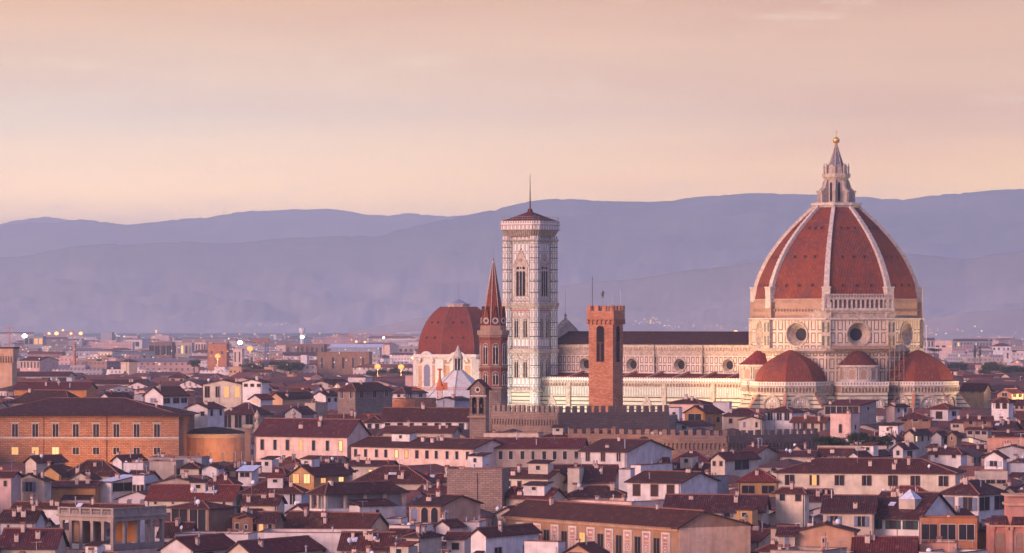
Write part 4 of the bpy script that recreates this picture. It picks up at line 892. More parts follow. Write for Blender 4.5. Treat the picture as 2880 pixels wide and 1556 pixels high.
m = MB(); m.bar((0, 0, 70), (0, 0, 73), .07); m.bar((-.35, 0, 72.2), (.35, 0, 72.2), .06); m.build('cross', M['metal'], sp_)

k_ = 1160/BD; sp_.scale = (k_, k_, k_); sp_.location = (PX(1387.5, 1160), 1160, CAMH*(1-k_))
# ------------------------------------------------------------------ brick civic tower with crenels
TD = 1080.0; tw = thing('brick_tower', 'square crenellated red brick tower with tall arched bell opening', 'tower', (PX(1704, TD), TD, 0)); ta = -24.0
def sq2(h, a=ta): return [(p.x, p.y) for p in (dr(a)*h - dr(a+90)*h, dr(a)*h + dr(a+90)*h, -dr(a)*h + dr(a+90)*h, -dr(a)*h - dr(a+90)*h)]
m = MB(); m.prism(sq2(3.2), 0, 54.9); m.build('shaft', M['brick'], tw)
m = MB(); m.prism(sq2(3.55), 55.2, 57.2)
m.build('parapet_wall', M['brick'], tw)
for i in range(4):
    q = sq2(3.2); t4 = Facet(q[i], q[(i+1) % 4]); q = sq2(3.55); t5 = Facet(q[i], q[(i+1) % 4])
    m = MB(); t4.arcade(m, -3.5, 3.5, 6, 53.9, 55.3, .36, .36, .32)
    m.build('corbel_arches', M['brick'], tw)
    for j in range(4):
        u = -3.05 + j*2.03; m = MB(); t5.box(m, u-.5, u+.5, 57.2, 58.5, -.5, 0); m.build('merlon', M['brick'], tw)
    p = t4.pt(-.1, 0, .02); o = window(tw, p[0], p[1], 44.9, t4.rz(), 1.75, 8.6, 1, 'bronze', 'void')
    m = MB(); t4.box(m, -.95, .75, 49.3, 49.6, .03, .12); t4.box(m, -.3, .1, 45, 49.3, .03, .1); m.build('bell_frame', M['bronze'], tw)
m = MB(); m.prism(sq2(3.0), 57.0, 57.25); m.build('roof_deck', M['terr'], tw)
k_ = 1165/TD; tw.scale = (k_, k_, k_); TD = 1165.0; tw.location = (PX(1704, TD), TD, CAMH*(1-k_))
def pole(px, py, D, z0, lab, r=.07, col='bronze'):
    x = PX(px, D); t = thing('flagpole', lab, 'flagpole', (x, D, 0)); m = MB(); m.bar((0, 0, z0), (0, 0, PZ(py, D)), r, 0, 6); m.build('pole', M[col], t); m = MB(); m.lathe([(r*2.4, z0), (r*2.4, z0+.5), (0, z0+.6)], 6); m.build('foot', M['metal'], t)
    return t
pole(1666, 778, TD-2.2, 57, 'tallest dark flagpole on the crenellated brick tower', .09); pole(1745, 808, TD+.5, 57, 'thin grey pole at the east corner of the brick tower', .05, 'metal'); pole(1722.5, 833, TD-1, 57, 'short thin pole between the lion vane and the taller grey pole', .05, 'metal')
v = thing('weather_vane', 'small bronze rampant lion weather vane above the crenellated brick tower', 'weather vane', (PX(1695, TD-1), TD-1, 0)); m = MB(); m.bar((0, 0, 57), (0, 0, 61), .05); m.build('rod', M['metal'], v)
m = MB(); m.lathe([(0, 0), (.22, .15), (.27, .5), (.3, .85), (.2, 1.15), (0, 1.25)], 8); m.lathe([(0, 1.1), (.2, 1.22), (.22, 1.42), (.12, 1.6), (0, 1.62)], 8, (.08, 0)); m.bar((.1, 0, .95), (.62, 0, 1.2), .08); m.bar((.1, 0, .7), (.55, 0, .75), .07); m.bar((0, 0, .25), (.28, 0, -.25), .1); m.bar((-.05, 0, .2), (-.22, 0, -.3), .1); m.bar((-.2, 0, .15), (-.5, 0, .55), .05); m.bar((-.5, 0, .55), (-.4, 0, 1.0), .05)
m.build('lion_figure', M['bronze'], v, (0, 0, 61.1))

# ------------------------------------------------------------------ crenellated palaces
def battlement(label, pts, ztop, mat, mat2, mw, gap, mh, arches=(), name='crenellated_palace'):
    """pts: footprint corners (px, distance) west to east, then closed at the back"""
    W_ = [(PX(a, D), D) for a, D in pts]; o = W_[0]; W_ = [(x-o[0], y-o[1]) for x, y in W_]
    t = thing(name, label, 'palace', (o[0], o[1], 0)); m = MB(); back = [(W_[-1][0]+3, W_[-1][1]+22), (W_[0][0]+3, W_[0][1]+22)]
    m.prism(W_ + back, 0, ztop-mh-1.2); 
    for i, (a, b) in enumerate(zip(W_, W_[1:])): f = Facet(a, b); f.box(m, -f.L/2, f.L/2, ztop-mh-1.2, ztop-mh, -.55, 0)
    m.build('wall', mat[0], t)
    for i, (a, b) in enumerate(zip(W_, W_[1:])):
        f = Facet(a, b); n = int(f.L / (mw+gap)); 
        for j in range(n+1):
            u = -f.L/2 + mw/2 + (f.L-mw)*j/n; q = MB(); jt = rnd.uniform(-.22, .08) if rnd.random() < .4 else 0; f.box(q, u-mw/2+rnd.uniform(-.06, .08), u+mw/2+rnd.uniform(-.08, .06), ztop-mh, ztop+jt, -.55, 0); q.build('merlon', mat[i % len(mat)], t)
        if i in arches:
            q = MB(); z = ztop-mh-3.4; f.arcade(q, -f.L/2, f.L/2, int(f.L/1.15), z, z+1.7, .45, .45, .35); f.box(q, -f.L/2, f.L/2, z+1.7, ztop-mh, 0, .5); q.build('corbel_arches', mat[i % len(mat)], t)
    for i, (a, b) in enumerate(zip(W_, W_[1:])):
        if len(mat) > 1:
            f = Facet(a, b); q = MB(); f.box(q, -f.L/2+.02, f.L/2-.02, 0, ztop-mh-.02, .0, .05); q.build('lit_shaded_facing', mat[i % len(mat)], t)
    return t
battlement('crenellated brown stone palace below the cathedral nave', [(1385, 1152), (1572, 1130), (1882, 1144)], PZ(1142, 1132), [M['stone'], M['shadestone']], None, 1.15, .95, 1.7, (0,))
battlement('lower crenellated stone wall with small arches behind the tiled roofs', [(1600, 1092), (2046, 1070), (2300, 1088)], PZ(1207, 1082), [M['wallstone'], M['shadestone']], None, 1.3, 1.1, 1.3, (0, 1))
FOOT.append((1128, 1385, 1882, 1142, 1202, PX(1882, 1140), 1130, 46, 24, 0)); FOOT.append((1068, 1600, 2300, 1207, 1248, PX(2300, 1085), 1068, 62, 24, 0))

# ------------------------------------------------------------------ domed chapel far side of the spire
MD = 1750.0; k_ = MD/F; md = thing('domed_chapel', 'round red tiled dome on yellow and white walls beside the spire', 'chapel', (PX(1290, MD), MD, 0)); ma = -23.5
def mz(y): return PZ(y, MD)
m = MB(); z0 = mz(996); z1 = mz(863); RM = 17.1; n = 18
pf = lambda h: sqrt(max(0, 1 - (h/20.9)**2)) * RM
for i in range(n): h0, h1 = (z1-z0)*i/n, (z1-z0)*(i+1)/n; ringwall(m, ma, pf(h0), z0+h0, z0+h1, 0, pf(h1))
m.prism(octa(ma, pf(z1-z0)), z1-.05, z1); dm = m.build('dome', M['chapeltile'], md)
for k in range(8):
    a = ma+45*k; m = MB()
    for i in range(n): h0, h1 = (z1-z0)*i/n, (z1-z0)*(i+1)/n; m.bar((*P2(a, pf(h0)), z0+h0), (*P2(a, pf(h1)), z0+h1), .18)
    m.build('hip_rib', M['ridge'], dm)
    for row, h in enumerate((6.5, 12.5)):
        for s_ in (-1, 1):
            v = dr(a+22.5)*(pf(h)*cos(R(22.5))+.1) + dr(a+112.5)*s_*2.3*(1-.25*row); m = MB(); m.box(-.35, .35, -.2, .5, -.3, .4); 
            if v.y < 3: m.build('dome_opening', M['void'], dm, (v.x, v.y, z0+h), R(a+22.5))
m = MB(); m.prism(octa(ma, 4.6), z1, z1+1.0); m.prism(octa(ma, 5.2), z1+.9, z1+1.2); m.build('top_platform', M['marbleb'], md)
m = MB(); ringwall(m, ma, 3.9, z1+1.2, z1+3.0, 0, .25); m.bar((0, 0, z1+3.3), (0, 0, z1+8.5), .09); m.build('top_cap', M['metal'], md)
m = MB(); RW = 18.3; m.prism(octa(ma, RW), 0, z0-.2); m.build('wall', M['peach'], md)
m = MB(); cornice(m, ma, RW, z0-2.2, z0, .9); m.prism(octa(ma, RW+.2), z0-4.4, z0-3.7); m.prism(octa(ma, RW+.35), z0-17.5, z0-16.8); m.build('cornice', M['white_paint'], md)
for k in range(8):
    a = ma+45*k; m = MB(); vbox(m, a, RW-1, RW+.35, 3.4, 0, z0-2); m.build('pilaster', M['white_paint'], md)
    fcx = Facet(P2(a, RW), P2(a+45, RW))
    if fcx.n.y > .4: continue
    m = MB(); fcx.ring(m, 0, z0-4.4, [(0, .2), (3.2, .2), (3.2, 0)], n=16, a0=0, a1=pi); fcx.box(m, -3.0, 3.0, z0-13.2, z0-4.4, 0, .2); fcx.box(m, -3.7, 3.7, z0-15.0, z0-13.2, 0, .4); fcx.ring(m, 0, z0-3.0, [(3.2, .9), (4.2, .9), (4.2, 0)], n=12, a0=0, a1=pi); s = m.build('window_surround', M['white_paint'], md)
    p = fcx.pt(0, 0, .25); window(s, p[0], p[1], z0-12.6, fcx.rz(), 3.4, 8.6, 1, 'frame', 'glass')
FOOT.append((1740, 1168, 1350, 860, 1095, PX(1290, MD), MD, 36, 36, 0))
# white pyramid roof of the baptistery
QD = 1500.0; bp = thing('baptistery', 'low white marble pyramid roof with small lantern in front of the yellow chapel', 'baptistery', (PX(1288, QD), QD, 0)); qa = -5.5
m = MB(); m.prism(octa(qa, 14.6), 0, 26.6); m.build('wall', MAT_LOW, bp)
m = MB(); ringwall(m, qa, 15.3, 26.8, PZ(1042, QD), 0, 1.7); m.prism(octa(qa, 15.3), 26.5, 26.8); rfp = m.build('roof', M['white_paint'], bp)
for k in range(8):
    m = MB(); m.bar((*P2(qa+45*k, 15.3), 26.9), (*P2(qa+45*k, 1.7), PZ(1042, QD)+.1), .13); m.build('roof_ridge', M['grey'], rfp)
zl = PZ(1042, QD); m = MB(); m.prism(octa(qa, 1.15), zl, zl+4.2); l2 = m.build('lantern', M['dark'], bp)
for k in range(8): m = MB(); c = P2(qa+45*k, 1.45); m.lathe([(.2, zl-.2), (.16, zl+3.9), (.26, zl+4.1)], 6, c); m.build('column', M['marbleb'], l2)
m = MB(); cornice(m, qa, 1.5, zl+4.0, zl+4.7, .35); m.lathe([(1.7, zl+4.7), (.2, zl+8.1), (0, zl+8.3)], 8); m.lathe([(.25, zl+8.1), (.05, zl+8.6), (0, zl+9.4)], 6); m.build('lantern_cone', M['marbleb'], l2)
FOOT.append((1485, 1200, 1350, 1040, 1128, PX(1288, QD), QD, 26, 26, 0))

# ------------------------------------------------------------------ stone bell gable on the church
GD = 1110.0; kg = GD/F; bg_ = thing('bell_gable', 'stone bell gable with two arched openings above the white range', 'bell gable', (PX(1366, GD), GD, 0), R(-20))
zt = PZ(1092, GD); Wg = 4.3; 
def bgb(): return MB()
m = MB(); m.box(-Wg, 0, 0, 2.6, 0, zt-6.6)
fgg = Facet((-Wg, 0), (0, 0)); fgb = Facet((-Wg, 2.4), (0, 2.4))
for ff_, d in ((fgg, 0),): ff_.arcade(m, -Wg/2+.25, Wg/2-.25, 2, zt-6.6, zt-2.0, d, .9, .55)
m.box(-Wg, -.0, .9, 1.4, zt-2.4, zt); m.box(-Wg, 0, 0, .9, zt-2.0, zt-.02); m.box(-Wg, -Wg+.35, .0, 2.6, zt-6.6, zt-.04); m.box(-.35, 0, .0, 2.6, zt-6.6, zt-.04)
for y0, s_ in ((-.02, 1), (2.6, -1)): m.face([(-Wg, y0, zt), (0, y0, zt), (-Wg/2, y0, zt+2.1)][::s_])
m.build('masonry', M['stone'], bg_)
m = MB(); m.box(-Wg+.4, -.4, 1.2, 1.3, zt-6.6, zt-2.2); m.build('dark_back', M['void'], bg_)
for s_ in (-1, 1):
    m = MB(); m.slab([(-Wg/2, -.5, zt+2.25), (-Wg/2, 3.1, zt+2.25), (-Wg/2+s_*(Wg/2+.7), 3.1, zt-.3), (-Wg/2+s_*(Wg/2+.7), -.5, zt-.3)][::-s_], .25); m.build('roof', M['roof2'], bg_)
m = MB(); fgg.ring(m, 0, zt-.4, [(.45, -.02), (.45, .12), (.75, .16), (.78, 0)], n=14); fgg.disc(m, 0, zt-.4, .45, .03, 1, 14); m.box(-Wg-.2, .2, -.2, .0, zt-2.1, zt-1.8); m.build('round_window', [M['frame'], M['void']], bg_)
m = MB(); m.box(-Wg-.3, .4, -1.2, 0, zt-7.4, zt-7.1); [m.box(x-.04, x+.04, -1.2, -1.12, zt-7.1, zt-6.2) for x in (-4.0, -3.2, -2.4, -1.6, -.8, 0)]; m.build('balcony', M['framed'], bg_)
for i in (0, 1):
    m = MB(); cxx = -Wg/2 + (-.85 if i == 0 else .85); m.lathe([(.42, zt-4.9), (.34, zt-4.7), (.28, zt-4.2), (.15, zt-3.95), (0, zt-3.9)], 10, (cxx, .5)); m.build('bell', M['bronze'], bg_)
FOOT.append((GD, 1318, 1384, 1070, 1240, PX(1350, GD), GD, 5, 4, 0))

# ------------------------------------------------------------------ rusticated palace, its church neighbour and the chimney tower at the west edge
t, q = house('long ochre rusticated stone palace with two rows of windows', -60, 503, 520, 1168, 1122, 1310, 'H', 'rust', '', name='rusticated_palace', cat='palace', psi=3, D=1190, depth=34, roofm=M['roof2'], group=None)
s_ = q['D'] / F
for i in range(-1, 8):
    px = 39.5 + 57.4*i; x = (px - 503)*s_/cos(q['psr'])
    o = window(t, x, 0, q['ze'] - 62*s_, 0, 1.65, 3.5, 0, 'frame', 'dark'); m = MB(); m.box(-1.25, 1.25, -.35, 0, 3.75, 3.95); m.box(-1.2, 1.2, -.2, 0, -.25, -.1); m.build('hood_mould', M['frame'], o)
    window(t, x, 0, q['ze'] - 111*s_, 0, 1.7, 1.9, 0, 'frame', ('lit', 'lit', 'lit', 'litw')[i+1] if i < 3 else 'dark')
m = MB(); m.box(-q['W'], 0, -.45, 0, q['ze']-64.5*s_, q['ze']-61.5*s_); m.box(-q['W'], 0, -.25, 0, q['ze']-68*s_, q['ze']-66*s_); m.build('string_course', M['frame'], t)
m = MB(); m.box(-q['W']-1.6, 1.9, -2.1, 0, q['ze']-.25, q['ze']); m.box(0.0, 1.9, 0, q['L']+1, q['ze']-.25, q['ze']); m.build('eave_soffit', M['fascia'], t)
m = MB(); m.bar((-204*s_, -.15, 0), (-204*s_, -.15, q['ze']), .12); m.build('drainpipe', M['fascia'], t)
m = MB(); m.slab([(-q['W'], -2.3, q['ze']+.1), (2.0, -2.3, q['ze']+.1), (2.0, .3, q['ze']+.75), (-q['W'], .3, q['ze']+.75)], .2); m.build('roof_skirt', M['roof2'], t)
ap = thing('church_apse', 'curved orange-lit apse wall beside the rusticated palace', 'church apse', (PX(602, 1215), 1215, 0)); zc = PZ(1222, 1205)
m = MB(); m.lathe([(9.6, 0), (9.6, zc)], 28, m=0); m.build('wall', M['peach'], ap)
m = MB(); m.lathe([(9.7, zc-1.0), (10.0, zc-.5), (10.5, zc-.2), (10.5, zc+.1)], 28); [m.box(-.12, .12, 9.6, 10.0, zc-1.3, zc-.8) for _ in ()]; m.build('cornice', M['frame'], ap)
m = MB(); m.lathe([(10.6, zc), (5, zc+1.3), (0, zc+1.9)], 24); m.build('roof', M['roof2'], ap)
for a in (-42, -22, -2, 18, 38, 58):
    v = dr(a)*9.65; window(ap, v.x, v.y, zc-8.2, R(a), 1.0, 3.4, 1, 'frame', 'framed')
FOOT.append((1200, 505, 700, 1200, 1300, PX(602, 1215), 1215, 19, 19, 0))
cw = thing('corbelled_tower', 'top of an orange brick tower with corbelled head at the picture edge', 'tower', (PX(34, 1500), 1500, 0), R(-12)); m = MB(); m.box(-5.5, 0, 0, 5, 0, PZ(1008, 1500)); m.build('shaft', M['peach'], cw)
zz = PZ(1008, 1500); m = MB(); m.box(-6.2, .6, -.6, 5.6, zz+1.0, zz+3.3); m.box(-6.4, .8, -.8, 5.8, zz+3.3, zz+3.8, 1); fx = Facet((-6.1, 0), (.5, 0)); fx.arcade(m, -3.2, 3.2, 7, zz-1.4, zz+1.0, .6, .6, .3); m.box(.0, .6, 0, 5, zz, zz+1.0); m.build('corbelled_head', [M['peach'], M['fascia']], cw)
FOOT.append((1495, -20, 44, 972, 1090, PX(30, 1500), 1500, 8, 8, 0))

# ------------------------------------------------------------------ belvedere with balustrade, near the bottom edge
VD = 765.0; kv = VD/F; vx = 1140/3.5778; bv = thing('belvedere', 'grey columned roof belvedere with balustrade and orange inner wall', 'belvedere', (PX(vx, VD), VD, 0), R(-34))
vz = lambda cy: PZ(1200 + cy/3.5778, VD); Wv = (1140-560)/3.5778*kv/cos(R(34)); Lv = (1600-1140)/3.5778*kv/sin(R(34))
z_bal, z_sl, z_en, z_bt, z_sill = vz(822), vz(905), vz(958), vz(1185), vz(1270)
m = MB(); m.box(-Wv, 0, 0, Lv, 0, z_bt-1.2); m.build('lower_wall', M['pink'], bv)
m = MB(); m.box(-Wv, 0, 0, .35, z_bt-1.2, z_bt); m.box(-.35, 0, .35, Lv, z_bt-1.2, z_bt); m.box(-Wv, -Wv+.35, .35, Lv, z_bt-1.2, z_bt); m.build('parapet', M['taupe'], bv)
m = MB(); m.box(-Wv-.1, .1, -.1, Lv+.1, z_en, z_sl-.2); m.box(-Wv-.45, .45, -.45, Lv+.45, z_sl-.2, z_sl+.12); m.build('entablature', M['taupe'], bv)
m = MB(); m.box(-Wv-.25, .25, -.25, .15, z_bal-.22, z_bal); m.box(-.15, .25, .15, Lv, z_bal-.22, z_bal); m.box(-Wv-.25, .25, -.25, .15, z_sl+.12, z_sl+.3); m.box(-.15, .25, .15, Lv, z_sl+.12, z_sl+.3)
for i in range(6): x = -Wv + Wv*i/5; m.box(x-.24, x+.24, -.3, .2, z_sl+.12, z_bal)
for i in range(1, 5): y = Lv*i/4; m.box(-.2, .3, y-.24, y+.24, z_sl+.12, z_bal)
m.box(.0, .05, .2, Lv, z_sl+.3, z_bal-.22); bal = m.build('balustrade', M['taupe'], bv)
for i in range(5):
    for j in range(7): x = -Wv + Wv*(i+(j+1)/8)/5; mm_ = MB(); mm_.lathe([(.06, z_sl+.3), (.12, z_sl+.6), (.05, z_sl+.95), (.07, z_bal-.22)], 6, (x, 0)); mm_.build('baluster', M['taupe'], bal)
for i in range(6):
    x = -Wv + Wv*i/5; x = min(max(x, -Wv+.35), -.35); m = MB(); m.box(x-.3, x+.3, .0, .6, z_bt, z_en); m.box(x-.38, x+.38, -.08, .68, z_en-.3, z_en-.002); m.box(x-.38, x+.38, -.08, .68, z_bt, z_bt+.25); m.build('column', M['taupe'], bv)
for i in range(1, 5):
    y = Lv*i/4; m = MB(); m.box(-.6, 0, y-.3 if i < 4 else y-.6, y+.3 if i < 4 else y, z_bt, z_en); m.box(-.68, .08, y-.38 if i < 4 else y-.68, y+.38 if i < 4 else y, z_en-.3, z_en-.002); m.build('column', M['taupe'], bv)
m = MB(); m.box(-Wv*.45, -.9, Lv*.52, Lv*.6, z_bt, z_en); m.build('inner_wall', M['orange'], bv)
m = MB(); m.box(-Wv*.95, -Wv*.80, 2.5, Lv*.6, z_bt, z_en); m.build('inner_wall', M['brown'], bv)
m = MB(); m.box(-Wv, 0, 0.4, Lv, z_bt-1.2, z_bt-1.05); m.build('floor', M['terr'], bv)
for i in range(5):
    x = -Wv + Wv*(i+.5)/5; m = MB(); m.box(x-.75, x+.75, -.06, -.002, z_bt-1.0, z_bt-.15); m.build('panel', M['white_paint'], bv)
FOOT.append((VD, 150, 448, 1429, 1560, PX(vx, VD), VD, Wv, Lv, R(34))); SHORTS.append((300, 1450, 'grey columned roof belvedere'))

# ------------------------------------------------------------------ palace with painted panels, oblique
t, q = house('orange palace with painted white-and-red panels between tall windows', 1419, 1909, 2118, 1484, 1440, 1600, 'E', 'terra', '', name='painted_palace', cat='palace', psi=58, D=793, rf=.33, group=None, roofm=M['roof'])
m = MB(); m.box(0, .06, .05, q['L']-.05, 0, q['ze']-.1); m.build('side_wall_glow_sheet', M['lamp_apricot'], t)  # added sheet: street-lamp glow on this wall painted as brighter plaster
W = q['W']; ze = q['ze']; npn = 9
for i in range(npn):
    u = -W + 5.5 + (W-9.5)*i/(npn-1); m = MB(); m.box(u-1.35, u+1.35, -.22, -.02, ze-7.6, ze-1.1); m.box(u-1.05, u+1.05, -.24, -.22, ze-6.4, ze-1.4, 1)
    for zz, w_, h_ in ((ze-2.2, .5, .35), (ze-2.9, .8, .12), (ze-5.6, .65, .2), (ze-3.5, .7, .1), (ze-4.9, .75, .12), (ze-6.1, .8, .1)): m.box(u-w_, u+w_, -.26, -.24, zz, zz+h_)
    fp = Facet((u-1, -.25), (u+1, -.25)); fp.ring(m, 0, ze-4.2, [(.28, .01), (.48, .02)], n=14); [m.box(u+e*.85-.05, u+e*.85+.05, -.26, -.24, ze-6.2, ze-1.7) for e in (-1, 1)]
    m.build('painted_panel', [M['white_paint'], M['salmon']], t)
for i in range(npn+0):
    u = -W + 5.5 + (W-9.5)*(i+.5)/(npn-1) if i < npn-1 else -1.9
    u = u if i < npn-1 else -1.2-.0
    if i == npn-1: continue
    window(t, u, 0, ze-7.2, 0, 1.9, 5.0, 0, 'framed', 'lit' if i in (0, 3) else 'dark')
window(t, -W+3.4, 0, ze-7.2, 0, 1.7, 5.0, 0, 'framed', 'lit')
m = MB(); m.box(-W, 0, -.35, 0, ze-.7, ze-.3); m.box(-W, 0, -.45, 0, ze-8.4, ze-7.9); [m.box(-W+.4+i*.8, -W+.7+i*.8, -.75, -.35, ze-.35, ze-.1) for i in range(int(W/.8)-1)]; m.build('cornice', M['peach'], t)

# ------------------------------------------------------------------ pink brick baroque church at the lower right edge
CHD = 775.0; ch = thing('baroque_church', 'pink brick baroque church corner with arched niches and stepped cornices', 'church', (PX(2880, CHD), CHD, 0)); kc = CHD/F
fz = lambda cy: PZ(1100 + cy/3.0525, CHD)
fx_ = lambda cx_: (2080 + cx_/3.0525 - 2880)*kc
m = MB(); m.box(fx_(2160), fx_(2300), 0, 8, 0, fz(1165)); m.box(fx_(2300), fx_(2700), -1.5, 9, 0, fz(1165)); m.box(fx_(2310), fx_(2560), .4, 7, fz(1165), fz(905)); m.build('wall', M['salmon'], ch)
m = MB(); m.box(fx_(2150), fx_(2300), -.35, 8.4, fz(1165), fz(1150)); m.box(fx_(2290), fx_(2710), -1.9, 9.4, fz(1165), fz(1150)); m.box(fx_(2295), fx_(2580), 0, 7.4, fz(985), fz(965)); m.box(fx_(2285), fx_(2590), -.2, 7.6, fz(905), fz(890)); m.build('cornice', M['peach'], ch)
for a, b, y0 in ((2160, 2300, -.2), (2330, 2520, -1.7)):
    m = MB(); xa, xb = fx_(a), fx_(b); n = 8; 
    for i in range(n):
        p0, p1 = pi/2*i/n, pi/2*(i+1)/n; h = fz(1075)-fz(1150); d = 3.2
        m.face([(xa + .4*(1-cos(p0)), y0 + d*(1-cos(p0)), fz(1150)+h*sin(p0)), (xb, y0 + d*(1-cos(p0)), fz(1150)+h*sin(p0)), (xb, y0 + d*(1-cos(p1)), fz(1150)+h*sin(p1)), (xa + .4*(1-cos(p1)), y0 + d*(1-cos(p1)), fz(1150)+h*sin(p1))])
    m.face([(xa, y0, fz(1150)), (xa, y0+3.2, fz(1150)), (xa+.4, y0+3.2, fz(1075))]); m.build('curved_roof', M['roof2'], ch)
for a, y0 in ((2235, 0), (2400, -1.5)):
    window(ch, fx_(a), y0, fz(1340), 0, 1.35, 2.6, 1, 'peach', 'framed')
for a, y0 in ((2172, 0), (2290, -1.5), (2320, -1.5), (2440, -1.5)):
    m = MB(); m.box(fx_(a)-.3, fx_(a)+.3, y0-.25, y0, 0, fz(1165)); m.box(fx_(a)-.42, fx_(a)+.42, y0-.35, y0, fz(1190), fz(1166)); m.build('pilaster', M['salmon'], ch)
FOOT.append((CHD, 2780, 2900, 1395, 1600, 0, 0, 0, 0, 0))
